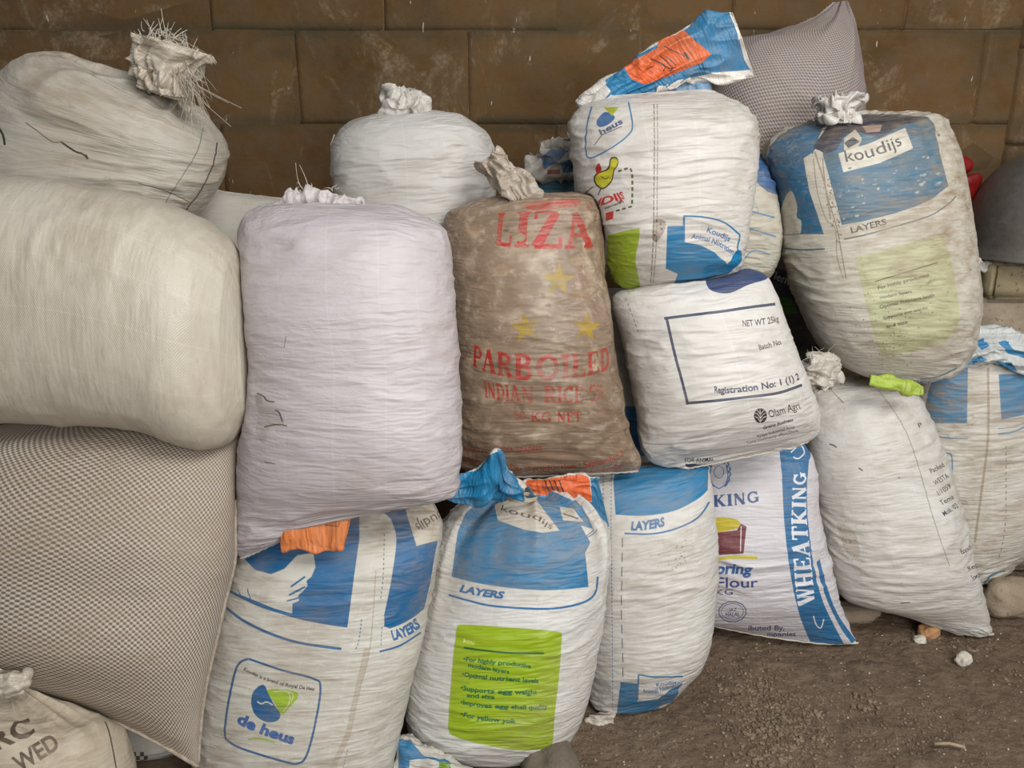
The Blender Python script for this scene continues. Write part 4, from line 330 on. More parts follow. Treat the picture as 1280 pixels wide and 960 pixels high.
ART['S'] = [('polys',(0,116,164),[[1025,1045,999,910,927,779,937,644,913,491,969,380,1007,255,1011,94,1917,42,2566,154,3481,60,3530,235,3599,362,3600,518,3693,651,4260,683,4169,821,3873,1000,3927,1115,3784,1232,3737,1338,3717,1445,3718,1581,3728,1708,3754,1832,3754,1832,3541,1818,3410,1812,3290,1809,3159,1804,3038,1801,2924,1794,2816,1790,2710,1780,2617,1771,2527,1758,2438,1745,2348,1732,2241,1720,2139,1709,2030,1698,1929,1687,1822,1676,1608,1652,1396,1635,1224,1626,1197,1485,1141,1357,1120,1261,1078,1151]]),('polys',(205,200,190),[[1565,529,1843,461,2129,392,2432,292,2604,526,2777,615,2864,719,2942,838,3018,951,3095,1057,2922,1064,2766,1075,2618,1047,2488,1011,2359,956,2183,893,1965,831,1823,700],[3327,659,3432,689,3518,726,3595,764,3614,843,3641,920,3671,995,3561,971,3461,945,3352,922,3230,908,3253,826,3284,743]]),('polys',(255,255,255,0),[[3927,1115,3717,1076,3587,1030,3631,1152,3700,1266,3631,1318,3571,1368,3586,1473,3628,1597,3687,1717,3754,1832,3968,1789,4234,1751,5021,1800,4877,1648,4821,1497,5065,1398,5164,1291,5307,1166,4314,1103]]),('text',(60,60,66),'koudijs',[1909,653,2556,850,2929,1034],[1867,544,2588,773,2997,964],0.0,0.0),('strip',(60,70,90),[3324,779,3423,825,3512,875,3603,921],[3299,798,3402,842,3494,889,3582,936]),('strip',(50,90,130),[3938,1120,3687,1171,3569,1212,3648,1193,3827,1165,3997,1139,4152,1118],[3915,1110,3677,1161,3550,1207,3654,1204,3840,1176,4032,1149,4171,1129]),('text',(12,104,160),'LAYERS',[1490,1791,1960,1832,2330,1863],[1491,1708,1956,1750,2325,1782],0.055,0.2),('strip',(12,104,160),[1239,1843,1317,1847,1419,1853,1533,1862,1642,1872,1742,1883,1831,1894,1913,1906,1999,1917,2094,1929,2206,1939,2276,1943,2340,1948,2408,1955,2473,1963,2541,1970,2609,1977,2680,1982,2761,1989,2833,1993,2908,1997,3039,2001,3169,2004,3291,2003,3406,2000,3518,1995,3618,1989,3715,1982,3803,1973,3880,1960,3945,1941,3983,1909,3982,1860,3987,1811,3972,1762,3964,1728],[1235,1867,1312,1871,1415,1877,1529,1886,1640,1896,1740,1906,1828,1917,1911,1929,1998,1941,2095,1952,2208,1962,2278,1967,2343,1972,2411,1979,2475,1987,2543,1994,2612,2002,2684,2007,2765,2014,2838,2018,2914,2022,3047,2026,3180,2031,3306,2030,3422,2026,3539,2023,3642,2015,3743,2008,3842,1999,3933,1985,4013,1964,4072,1930,4063,1875,4071,1825,4063,1777,4048,1742]),('polys',(150,176,26),[[1616,2237,1612,2230,1602,2219,1619,2207,1701,2199,1865,2195,1972,2196,2072,2197,2179,2201,2280,2205,2367,2211,2443,2221,2519,2230,2595,2239,2682,2249,2780,2258,2876,2271,2978,2288,3136,2316,3225,2341,3261,2364,3266,2381,3270,2391,3291,2521,3297,2598,3318,2718,3334,2850,3348,2975,3354,3087,3359,3202,3367,3320,3369,3432,3412,3566,3458,3683,3499,3792,3543,3892,3566,3954,3570,3982,3542,3988,3481,3990,3381,3991,3251,3983,3118,3971,2999,3952,2904,3938,2820,3925,2734,3908,2644,3890,2549,3871,2444,3849,2335,3831,2221,3811,2117,3779,2020,3750,1931,3731,1856,3717,1805,3706,1776,3695,1759,3675,1747,3629,1740,3556,1732,3472,1730,3359,1723,3240,1712,3091,1704,3004,1694,2918,1687,2834,1682,2748,1666,2638,1645,2508,1622,2378]]),('strip',(28,92,52),[1828,2478,1930,2483,1999,2486,2065,2492,2140,2498,2212,2504,2283,2510,2349,2517,2402,2524,2454,2532,2503,2537,2553,2542,2607,2546,2664,2550,2723,2553,2787,2556,2899,2559,2982,2564],[1827,2503,1930,2506,2000,2510,2067,2514,2142,2519,2213,2526,2285,2532,2350,2540,2404,2546,2455,2552,2506,2557,2556,2563,2609,2567,2667,2571,2727,2574,2791,2578,2903,2582,2986,2587]),('text',(225,228,150),'kou',[1791,2425,1896,2432,1997,2438],[1789,2375,1894,2382,1995,2390],0.02,0.0),('text',(26,92,62),'•For highly productive',[1863,2653,2385,2690,2813,2765],[1856,2599,2382,2641,2808,2703],0.03,0.0),('text',(26,92,62),'modern layers',[1962,2730,2289,2767,2542,2824],[1964,2676,2289,2713,2542,2767],0.03,0.0),('text',(26,92,62),'•Optimal nutrient levels',[1878,2857,2427,2913,2976,2980],[1878,2797,2424,2851,2969,2921],0.03,0.0),('text',(26,92,62),'•Supports egg weight',[1890,3039,2448,3086,2983,3131],[1887,2979,2444,3027,2973,3070],0.03,0.0),('text',(26,92,62),'and size',[2010,3134,2229,3145,2417,3162],[2006,3081,2226,3088,2414,3105],0.03,0.0),('text',(26,92,62),'•Improves egg shell quality',[1920,3236,2551,3297,3211,3341],[1920,3175,2546,3238,3201,3283],0.03,0.0),('text',(26,92,62),'•For yellow yolk',[1944,3403,2370,3476,2719,3524],[1954,3329,2371,3414,2717,3468],0.03,0.0)]
ART['S_flap'] = [('polys',(0,116,164),[[-1267,435,267,226,469,-312,2533,-375,4574,-88,5131,288,5594,650,5192,1062,5847,1446,6085,1681,6308,1887,4427,2557,4619,2813,4911,3136,4781,3356,4629,3602,4947,4227,5813,4850,7298,5368,7729,5529,5730,5859,1234,5729,-476,4380,-1061,4053,-754,3674,-409,3290,-1099,2430,1248,2001,371,1788,169,1390,199,1005,137,739]]),('strip',(225,222,214),[5605,597,5192,773,5204,946,5230,1160,5603,1355,5821,1499,5702,1645,5767,1740,5972,1800,6312,1840,6536,1920,5032,2279,4583,2505,4515,2666,4573,2745,4638,2784],[5168,608,5157,752,4945,961,5000,1169,5127,1388,5099,1586,4950,1771,4920,1910,5181,1976,5485,2022,5470,2115,4493,2394,4360,2555,4372,2677,4442,2768,4508,2815])]
ART['S_flap2'] = [('polys',(222,96,42),[[4148,243,6155,551,6323,1112,5745,1523,5459,1971,5228,2534,5137,3120,5482,3779,4106,3938,3091,3960,2452,3941,2284,3288,2353,2768,2554,2241,2578,1660,2706,1065,2902,485]]),('polys',(0,116,164),[[2179,-87,2902,485,2706,1065,2578,1660,2554,2241,2333,2767,2244,3287,2412,3935,3067,4000,4103,4067,5623,3941,5952,4626,5805,5696,4442,6339,3510,6192,2791,5854,2126,5579,1091,5206,730,4294,-587,3839,-227,3204,-851,2416,226,1891,-86,1502,253,1021,-20,697,150,127]]),('strip',(38,38,44),[4873,1339,3893,1472,3058,1561],[4735,1275,3847,1411,2999,1495]),('strip',(38,38,44),[4672,1591,3880,1691,3094,1814],[4548,1529,3836,1638,3021,1751]),('strip',(38,38,44),[4560,1840,3855,1894,3189,2066],[4423,1775,3821,1844,3125,2006]),('strip',(38,38,44),[4436,2062,3725,2141,3206,2314],[4329,1991,3712,2081,3163,2253])]
ART['T'] = [('polys',(0,116,164),[[1781,247,1758,79,1750,-140,2109,-179,2417,-215,2677,-249,3026,-280,3401,-280,3779,-227,4237,-153,5281,28,5478,248,5916,331,5377,344,4921,366,4467,455,4250,572,4141,685,4141,685,4050,696,3940,713,3809,731,3661,747,3491,764,3308,783,3128,801,2959,812,2799,815,2645,814,2518,809,2397,801,2256,786,2089,766,1931,748,1813,736,1822,618,1829,485,1822,366]]),('text',(12,104,160),'LAYERS',[2111,954,2440,972,2733,967],[2122,851,2440,868,2723,862],0.055,0.2),('strip',(12,104,160),[1970,975,2056,982,2171,994,2298,1007,2410,1021,2502,1029,2583,1033,2668,1034,2762,1032,2862,1029,2965,1023,3074,1016,3195,1008,3320,998,3446,985,3564,970,3677,948,3788,918,3896,887,3999,859,4085,841],[1965,996,2050,1003,2165,1015,2294,1029,2408,1042,2501,1051,2583,1055,2670,1056,2767,1055,2869,1051,2975,1045,3085,1038,3207,1029,3336,1019,3468,1007,3596,992,3719,969,3841,939,3959,908,4070,881,4163,865]),('polys',(0,116,164),[[1717,3270,1942,3292,2155,3318,2204,3509,2283,3730,2506,3738,2741,3756,2864,3619,3070,3560,3271,3468,3302,3673,3753,4069,3409,4085,3191,4144,3133,4309,2804,4326,2497,4262,2284,4348,1893,4258,1819,4006,1745,3726,1715,3491]]),('strip',(0,116,164),[2259,3704,2206,3543,2170,3398,2144,3251,2131,3133],[2302,3711,2247,3547,2209,3400,2182,3256,2167,3136]),('strip',(0,116,164),[2151,3126,2202,3135,2271,3148,2347,3163,2424,3180,2504,3199,2599,3217,2729,3236,2884,3259,3046,3292,3169,3318],[2149,3153,2200,3160,2269,3172,2347,3188,2426,3209,2508,3229,2606,3246,2738,3266,2901,3294,3065,3327,3192,3353]),('text',(12,104,160),'Koudijs',[2565,3412,2770,3411,3053,3449],[2537,3340,2734,3343,2989,3361],0.02,0.0),('text',(12,104,160),'Animal Nutrition',[2336,3519,2728,3547,3224,3515],[2301,3423,2664,3445,3101,3401],0.02,0.0),('dash',(70,110,170),[1579,-156,1595,-103,1610,-57,1629,-4,1654,67,1677,119,1697,162,1720,210,1736,246,1747,278,1755,304,1761,331,1765,354,1767,379,1767,402,1766,430,1763,455,1759,485,1754,513,1749,546,1745,574,1738,604,1732,629,1725,657,1720,682,1715,710,1710,735,1705,762,1698,785,1690,811,1683,834,1677,860,1670,883,1661,908,1652,931,1645,956,1637,978,1626,1004,1617,1026,1607,1052,1598,1074,1589,1100,1582,1123,1575,1149,1572,1172,1568,1199,1564,1223,1564,1250,1567,1274,1570,1302,1566,1328,1559,1358,1556,1384,1554,1414,1552,1439,1547,1470,1541,1497,1538,1527,1535,1553,1532,1583,1530,1609,1526,1639,1517,1667,1510,1699,1507,1725,1507,1754,1508,1779,1511,1807,1513,1832,1517,1860,1517,1885,1512,1917,1509,1944,1500,1978,1498,2007,1498,2037,1497,2064,1493,2097,1487,2127,1481,2161,1477,2189,1468,2221,1460,2250,1454,2282,1450,2310,1447,2341,1446,2368,1446,2398,1445,2426,1444,2457,1446,2484,1446,2516,1442,2547,1440,2581,1438,2611,1437,2646,1435,2677,1436,2711,1440,2741,1433,2780,1429,2814,1434,2849,1440,2879,1447,2914,1444,2946,1446,2979,1453,3005,1454,3037,1451,3070,1459,3101,1463,3130,1472,3160,1474,3193,1487,3222,1497,3248,1494,3294,1500,3326,1510,3361,1508,3408,1516,3450,1525,3486,1535,3529,1542,3573,1550,3631,1564,3668,1580,3716,1596,3755,1615,3803,1636,3878,1660,3934,1681,3976],[1542,-160,1560,-107,1576,-60,1595,-7,1621,62,1645,116,1668,159,1693,208,1710,245,1722,277,1731,303,1738,330,1742,353,1744,377,1745,401,1743,429,1741,454,1737,484,1732,511,1727,544,1722,572,1716,602,1710,627,1703,656,1697,681,1692,709,1687,734,1682,761,1675,784,1666,811,1659,834,1652,860,1645,883,1635,908,1626,931,1618,956,1610,979,1596,1004,1587,1027,1574,1052,1565,1075,1555,1100,1547,1123,1541,1149,1538,1172,1535,1199,1531,1223,1532,1250,1536,1275,1540,1302,1538,1328,1530,1358,1526,1384,1523,1414,1522,1440,1516,1470,1510,1498,1507,1528,1505,1554,1503,1584,1502,1610,1498,1640,1488,1668,1480,1700,1476,1726,1476,1756,1477,1781,1479,1810,1482,1835,1487,1862,1488,1888,1485,1919,1483,1946,1474,1980,1471,2008,1471,2039,1470,2066,1467,2098,1462,2128,1456,2161,1452,2189,1442,2222,1433,2252,1427,2284,1423,2311,1420,2342,1419,2369,1420,2400,1418,2427,1418,2459,1419,2486,1419,2518,1415,2549,1415,2582,1412,2613,1410,2648,1408,2679,1409,2713,1413,2743,1407,2782,1402,2816,1407,2851,1413,2882,1421,2915,1418,2948,1419,2981,1427,3006,1429,3039,1424,3072,1432,3102,1435,3132,1443,3164,1446,3196,1460,3224,1470,3251,1466,3297,1472,3329,1484,3362,1482,3407,1489,3450,1497,3487,1506,3532,1515,3572,1521,3633,1535,3670,1551,3717,1567,3757,1585,3804,1605,3879,1629,3935,1650,3976]),('dash',(90,85,80),[1919,1040,1887,1162,1875,1226,1847,1364,1839,1432,1812,1574,1798,1646,1775,1789,1767,1860,1747,2009,1742,2083,1726,2235,1720,2308,1715,2458,1715,2536,1724,2695,1728,2781,1748,2950,1754,3031,1779,3179,1780,3268],[1897,1038,1864,1162,1852,1225,1824,1363,1816,1431,1789,1573,1774,1646,1752,1788,1743,1859,1722,2009,1718,2082,1701,2235,1694,2309,1690,2459,1689,2537,1698,2697,1701,2783,1722,2951,1728,3032,1753,3180,1754,3267]),('dash',(110,120,160),[1351,75,1405,142,1448,193,1490,246,1513,281,1529,314,1541,339,1548,368,1551,394,1552,427,1552,458,1549,495,1544,527,1538,566,1531,597,1522,633,1515,662,1504,698,1495,727,1481,761,1466,790],[1302,71,1361,140,1407,191,1451,244,1478,280,1495,313,1507,338,1515,367,1518,392,1519,426,1519,456,1516,494,1511,526,1504,565,1498,596,1490,632,1482,662,1470,698,1459,727,1443,762,1424,792]),('polys',(95,85,70),[[3056,1283,3081,1289,3072,1304,3052,1297],[3294,1434,3311,1438,3304,1447,3290,1443],[3060,1363,3073,1367,3068,1374,3056,1371],[2995,1416,3023,1422,3013,1441,2991,1433],[2596,1605,2608,1609,2604,1620,2594,1616],[2879,1442,2896,1447,2890,1458,2875,1454],[3141,1255,3159,1260,3152,1269,3137,1265],[2892,1449,2910,1454,2903,1465,2888,1461],[2778,1549,2791,1553,2786,1561,2773,1557],[2687,1362,2695,1365,2691,1370,2684,1368],[3404,1578,3427,1583,3418,1595,3399,1590],[3170,1450,3185,1454,3180,1463,3167,1459],[3010,1421,3038,1427,3029,1446,3006,1438],[2693,1434,2702,1438,2699,1444,2690,1441],[2431,1316,2443,1320,2439,1331,2429,1327],[2984,1374,3003,1379,2996,1391,2979,1386],[3003,1498,3017,1502,3012,1510,2999,1506],[3060,1456,3076,1460,3070,1469,3056,1465],[2714,1493,2733,1497,2725,1510,2710,1505],[3026,1268,3051,1273,3042,1289,3022,1283],[2552,1329,2568,1333,2562,1349,2549,1343],[3075,1453,3102,1459,3093,1475,3071,1468],[2704,1249,2715,1253,2711,1260,2701,1257],[2864,1570,2890,1576,2878,1591,2858,1584],[2970,1521,2991,1527,2983,1540,2965,1534],[2776,1583,2795,1587,2787,1599,2772,1595],[2783,1226,2794,1229,2790,1236,2779,1233],[3091,1500,3121,1506,3108,1523,3085,1516],[3312,1318,3332,1324,3324,1333,3308,1328],[2907,1160,2924,1164,2916,1173,2902,1169],[3063,1487,3079,1492,3073,1501,3058,1496],[2925,1249,2949,1255,2940,1271,2920,1264],[2898,1530,2918,1535,2910,1548,2894,1543],[2524,1494,2538,1498,2532,1509,2521,1505],[3014,1292,3037,1297,3029,1312,3011,1306],[2956,1447,2978,1452,2970,1466,2952,1460],[2900,1271,2925,1276,2916,1294,2896,1287],[3142,1611,3157,1615,3149,1621,3137,1618],[2856,1452,2872,1456,2867,1467,2853,1462],[2870,1435,2884,1439,2879,1448,2866,1444],[2739,1662,2752,1665,2746,1674,2735,1670],[2789,1280,2800,1284,2796,1291,2786,1288],[3069,1411,3081,1414,3076,1420,3065,1417],[3774,1547,3793,1553,3785,1558,3767,1553],[3135,1205,3162,1210,3149,1224,3128,1218],[2901,1216,2910,1219,2906,1224,2897,1221]])]
ART['O'] = [('polys',(38,108,156),[[3309,80,3221,255,3140,430,3063,609,3007,786,2979,1030,2951,1262,2939,1378,2927,1492,2923,1611,2915,1729,2908,1858,2897,1987,2889,2137,2880,2285,2888,2438,2871,2568,2888,2718,2882,2844,2897,2982,2903,3116,2921,3399,2945,3616,2971,3918,2992,4241,3014,4537,3030,4829,3041,5120,3304,5052,3604,4958,3978,4930,3919,4654,3885,4515,3843,4368,3794,4186,3753,3994,3707,3789,3649,3618,3578,3396,3529,3142,3528,2939,3513,2726,3509,2497,3498,2371,3529,2258,3537,2132,3568,2010,3589,1788,3623,1591,3651,1402,3673,1208,3731,999,3758,871,3841,749,3972,660,4119,570,4854,404,5491,267,4337,164,3729,116],[3655,2623,3649,2734,3619,2887,3672,3108,3689,3329,3783,3554,3890,3821,3967,4126,4029,4340,4095,4499,4178,4632,4267,4748,4342,4863,4826,4786,4672,4664,4445,4497,4284,4308,4177,4104,4093,3869,4010,3652,3928,3485,3844,3276,3850,3080,3764,2854,3821,2702,3800,2581]]),('roman',(226,226,232),'WHEATKING',[3364,3552,3493,2085,3749,710],[2974,3594,3044,2037,3362,690],0.012,0.0),('roman',(48,78,130),'KING',[1474,1400,2063,1345,2506,1280],[1475,1159,2072,1105,2507,1057],0.012,0.0),('polys',(198,180,50),[[1435,1656,1498,1626,1585,1611,1679,1605,1764,1603,1844,1605,1925,1612,1995,1625,2046,1644,2079,1672,2099,1706,2101,1742,2084,1773,2041,1800,1974,1825,1893,1847,1809,1865,1715,1886,1606,1908,1502,1920,1427,1911,1389,1865,1378,1793,1397,1714]]),('polys',(110,48,62),[[1424,1936,1586,1909,1736,1886,1878,1866,2013,1847,2065,1779,2116,1714,2220,1773,2196,1879,2173,1987,2149,2101,2125,2214,2103,2331,1985,2337,1863,2350,1736,2363,1601,2381,1459,2399,1451,2286,1447,2166,1434,2050]]),('strip',(200,190,60),[1463,2452,1524,2439,1606,2421,1700,2404,1799,2386,1896,2375,1998,2371,2109,2373,2216,2379,2304,2384,2360,2387],[1469,2518,1532,2503,1615,2481,1706,2465,1801,2451,1893,2442,1991,2438,2101,2440,2207,2445,2295,2450,2353,2454]),('strip',(235,230,225),[2120,1773,2104,1897,2087,2023,2070,2154,2055,2285],[2099,1773,2084,1897,2067,2023,2050,2154,2035,2285]),('text',(36,92,150),'pring',[1416,2789,1862,2769,2241,2749],[1439,2580,1882,2534,2258,2540],0.04,0.15),('text',(40,60,130),'Flour',[1415,3138,1909,3083,2313,3054],[1439,2882,1926,2836,2330,2824],0.012,0.0),('text',(50,60,110),'KG',[1365,3362,1588,3333,1787,3321],[1382,3192,1601,3176,1802,3141],0.01,0.0),('text',(60,70,120),'HALAL',[1547,3932,1722,3917,1885,3905],[1565,3786,1739,3769,1900,3754],0.02,0.0),('text',(60,70,120),'JAZ',[1643,3747,1742,3739,1838,3729],[1656,3638,1754,3630,1849,3622],0.01,0.0),('strip',(60,80,130),[2033,3716,2033,3759,2027,3824,2002,3873,1976,3913,1955,3974,1927,4034,1888,4068,1848,4094,1810,4133,1768,4168,1724,4173,1682,4171,1636,4183,1590,4188,1553,4163,1521,4131,1481,4109,1444,4077,1425,4027,1414,3970,1392,3924,1373,3876,1378,3824,1390,3780,1390,3737,1397,3693,1427,3656,1459,3625,1482,3594,1512,3563,1557,3542,1600,3528,1638,3508,1680,3488,1724,3483,1766,3483,1807,3476,1849,3473,1884,3485,1913,3502,1947,3511,1980,3525,1997,3551,2009,3578,2028,3602,2044,3637,2040,3684,2032,3722],[2013,3723,2013,3763,2009,3813,1989,3851,1962,3894,1940,3946,1918,4000,1885,4030,1844,4057,1806,4095,1769,4125,1731,4129,1688,4127,1642,4140,1601,4145,1570,4122,1538,4085,1497,4063,1464,4043,1450,3998,1439,3939,1416,3895,1400,3860,1405,3824,1416,3778,1416,3732,1420,3699,1445,3671,1478,3638,1501,3605,1525,3579,1562,3561,1607,3545,1646,3525,1682,3510,1721,3506,1763,3505,1806,3497,1843,3494,1872,3506,1902,3522,1937,3532,1965,3543,1979,3564,1991,3592,2011,3620,2025,3647,2021,3683,2013,3717]),('strip',(60,80,130),[1986,3725,1970,3803,1938,3882,1891,3953,1832,4023,1765,4064,1695,4083,1625,4077,1562,4044,1510,3992,1473,3916,1452,3847,1451,3775,1470,3704,1507,3645,1559,3598,1623,3561,1691,3539,1760,3528,1826,3528,1884,3542,1932,3567,1966,3604,1984,3659,1986,3721],[1973,3722,1958,3796,1929,3867,1886,3930,1830,3997,1766,4037,1699,4054,1633,4046,1572,4017,1523,3966,1489,3900,1469,3839,1468,3774,1485,3709,1519,3654,1567,3610,1627,3574,1692,3552,1759,3541,1822,3542,1877,3555,1922,3579,1954,3616,1971,3666,1972,3726]),('text',(50,60,110),'ibuted By,',[1961,4613,2327,4526,2606,4482],[2013,4309,2359,4284,2630,4280],0.02,0.0),('text',(50,60,110),'mpanies',[2281,5015,2523,4808,2770,4725],[2330,4578,2554,4536,2804,4508],0.02,0.0),('strip',(225,225,232),[3547,358,3620,336,3735,303,3887,264,4055,233,4208,223,4292,248,4318,291,4293,338,4229,384,4155,420,4052,449,3944,472,3846,491,3759,505,3689,514,3635,513,3594,504,3563,491,3540,479,3524,472],[3559,379,3634,357,3750,325,3899,289,4052,261,4151,254,4189,268,4201,302,4185,344,4146,383,4094,411,4024,432,3929,453,3835,471,3754,485,3698,492,3662,491,3630,484,3602,473,3581,461,3562,453]),('strip',(225,225,232),[3305,3963,3307,4011,3308,4079,3311,4157,3315,4222,3323,4273,3337,4314,3353,4347,3370,4368,3385,4376,3396,4373,3420,4345,3452,4285,3485,4208,3517,4145,3539,4098],[3271,3971,3273,4019,3275,4090,3277,4166,3282,4236,3291,4294,3306,4338,3323,4375,3345,4402,3374,4414,3411,4402,3447,4362,3484,4301,3518,4224,3550,4159,3573,4115]),('strip',(58,110,165),[1521,501,1430,439,1460,374],[1558,481,1480,431,1511,389]),('strip',(58,110,165),[1437,570,1344,509,1376,451],[1474,550,1395,501,1426,464]),('strip',(58,110,165),[1392,657,1301,600,1333,543],[1429,638,1351,591,1383,555]),('strip',(58,110,165),[1387,749,1302,693,1338,641],[1424,729,1352,686,1385,652]),('strip',(58,110,165),[1422,874,1346,790,1381,726],[1459,847,1393,779,1426,738]),('strip',(58,110,165),[1490,972,1418,894,1457,816],[1525,947,1464,883,1498,833]),('strip',(58,110,165),[1657,1013,1633,1001,1598,983,1555,961,1512,934,1478,900,1455,861,1436,815,1421,766,1409,727,1403,693,1404,655,1411,610,1421,564,1431,524,1437,497],[1674,991,1650,978,1614,960,1573,938,1534,912,1505,883,1485,848,1467,804,1454,761,1443,724,1437,692,1438,656,1446,612,1457,568,1467,528,1473,500]),('strip',(58,110,165),[1787,483,1849,432,1817,393],[1821,503,1892,441,1858,380]),('strip',(58,110,165),[1865,550,1926,503,1898,465],[1897,570,1966,511,1936,454]),('strip',(58,110,165),[1904,641,1965,592,1939,555],[1934,658,2002,601,1976,544]),('strip',(58,110,165),[1907,723,1965,682,1939,653],[1936,739,2002,687,1975,642]),('strip',(58,110,165),[1871,837,1930,766,1905,731],[1899,863,1967,775,1941,719]),('strip',(58,110,165),[1804,939,1863,874,1839,824],[1833,963,1900,882,1875,805]),('strip',(58,110,165),[1659,991,1685,976,1722,957,1762,933,1800,906,1828,876,1849,839,1868,793,1882,752,1892,719,1897,690,1896,658,1891,613,1881,568,1870,530,1863,502],[1672,1013,1698,999,1735,979,1777,955,1817,926,1850,891,1873,852,1893,802,1909,757,1919,721,1925,690,1924,656,1919,611,1909,564,1899,526,1892,498]),('strip',(58,110,165),[1819,641,1811,661,1801,687,1784,708,1761,724,1732,737,1702,746,1669,748,1636,743,1606,733,1580,717,1557,697,1541,675,1533,651,1532,623,1538,597,1553,573,1575,551,1602,533,1635,523,1671,518,1706,520,1738,529,1768,545,1791,564,1806,590,1814,619,1819,640],[1798,637,1791,657,1781,683,1767,702,1747,715,1723,726,1698,732,1672,734,1644,730,1619,722,1597,708,1577,690,1563,671,1557,649,1556,624,1561,601,1574,580,1594,560,1616,546,1643,537,1673,533,1701,535,1727,542,1753,556,1773,571,1786,594,1793,622,1798,642])]
ART['P'] = [('text',(38,38,44),'Packed',[3300,1671,3570,1653,3903,1643],[3280,1611,3522,1590,3850,1579],0.012,0.0),('text',(38,38,44),'WESTA',[3305,1824,3524,1791,3877,1775],[3266,1764,3531,1736,3859,1717],0.012,0.0),('text',(38,38,44),'1/1059',[3328,1955,3558,1924,3881,1906],[3291,1895,3520,1864,3787,1840],0.012,0.0),('text',(38,38,44),'Tema',[3319,2086,3538,2058,3817,2039],[3298,2026,3496,1995,3767,1974],0.012,0.0),('text',(38,38,44),'Mob. 02',[3298,2218,3575,2184,3949,2164],[3257,2161,3518,2125,3838,2098],0.012,0.0),('text',(38,38,44),'Batch',[3587,2733,3844,2715,4221,2717],[3522,2670,3779,2652,4216,2659],0.012,0.0),('text',(38,38,44),'Reg',[3722,2981,3943,2968,4490,2996],[3655,2926,3874,2912,4240,2918],0.012,0.0),('text',(38,38,44),'Exp',[3781,3107,4023,3097,4734,3144],[3706,3049,3892,3031,4446,3060],0.012,0.0),('text',(38,38,44),'P',[3394,1099,3468,1097,3547,1096],[3381,1049,3458,1047,3539,1046],0.012,0.0),('strip',(52,46,40),[1093,1124,1215,1140,1307,1164],[1077,1136,1196,1152,1286,1175]),('strip',(60,52,44),[1791,1459,1871,1499],[1770,1473,1850,1513]),('strip',(80,72,60),[2022,3372,2121,3359,2216,3351],[2015,3391,2115,3377,2210,3367]),('strip',(70,62,52),[2527,1640,2557,1652],[2517,1653,2548,1665]),('strip',(150,145,132),[2777,538,2774,640,2792,700,2812,755,2831,820,2860,880,2897,944,2940,1008,2961,1079,2989,1151,2987,1210,2993,1278,3008,1352,3010,1435,3018,1516,3020,1596,3008,1677,3023,1762,3019,1844,3022,1923,3019,2004,3017,2085,3001,2178,3009,2274,3022,2351,3025,2426,3032,2493,3035,2559,3026,2611,3058,2676,3111,2787,3113,2860],[2749,543,2749,646,2769,705,2789,760,2810,824,2839,883,2876,947,2919,1011,2938,1081,2968,1152,2964,1211,2972,1280,2986,1353,2988,1435,2997,1517,2999,1597,2988,1678,3003,1763,2999,1845,3003,1925,2998,2005,2998,2086,2982,2180,2990,2276,3003,2353,3007,2429,3015,2495,3018,2561,3008,2614,3037,2678,3089,2789,3093,2863]),('polys',(150,125,95,0.35),[[934,2265,1031,2267,1170,2286,1298,2320,1364,2380,1399,2453,1403,2553,1392,2647,1360,2715,1301,2747,1214,2755,1123,2742,1049,2714,998,2665,971,2590,912,2526,921,2450,892,2396,894,2333,900,2287]]),('polys',(110,95,72),[[866,2384,877,2386,871,2391,860,2390],[1563,2398,1575,2399,1569,2406,1557,2405],[1342,2386,1354,2387,1347,2395,1334,2394],[1048,2527,1076,2527,1060,2543,1037,2542],[999,2649,1021,2650,1010,2662,991,2661],[1627,2366,1635,2368,1631,2373,1622,2372],[1027,2450,1039,2451,1036,2457,1023,2456],[938,2581,950,2582,947,2586,934,2586],[611,2665,635,2664,624,2674,603,2675],[997,2563,1025,2564,1018,2577,995,2575],[1232,2421,1243,2422,1238,2428,1226,2428],[1162,2535,1189,2535,1175,2550,1153,2550],[1199,2521,1225,2520,1207,2538,1185,2537],[999,2868,1015,2868,999,2879,984,2880],[1196,2224,1214,2225,1202,2236,1186,2235],[1479,2385,1487,2387,1482,2391,1473,2391],[1017,2310,1043,2310,1038,2320,1016,2320],[1427,2279,1444,2280,1436,2289,1421,2288],[1090,2279,1117,2279,1108,2291,1085,2291],[1176,2493,1203,2493,1178,2514,1156,2513],[1334,2476,1359,2476,1345,2492,1325,2490],[986,2497,1002,2498,985,2509,970,2508],[1014,2458,1041,2459,1025,2475,1001,2474],[1284,2187,1295,2188,1288,2194,1277,2193],[1195,2731,1218,2732,1206,2746,1187,2745],[1055,2666,1074,2667,1064,2678,1047,2677],[1094,2448,1114,2449,1107,2458,1090,2457],[1058,2370,1079,2370,1063,2384,1044,2383],[1189,2359,1205,2360,1192,2371,1178,2370],[1336,2372,1354,2373,1342,2385,1325,2384],[1130,2787,1155,2787,1142,2803,1122,2801],[1018,2511,1049,2510,1029,2528,1004,2528],[976,2440,995,2441,991,2449,974,2448],[1211,2423,1232,2423,1221,2434,1203,2434],[959,2377,978,2377,965,2388,949,2387],[1631,2244,1652,2246,1640,2259,1623,2257],[1073,2620,1090,2621,1079,2631,1064,2630],[1102,2405,1119,2405,1110,2415,1094,2414],[1010,2589,1021,2590,1017,2594,1007,2594],[787,2550,820,2549,814,2562,778,2565]])]
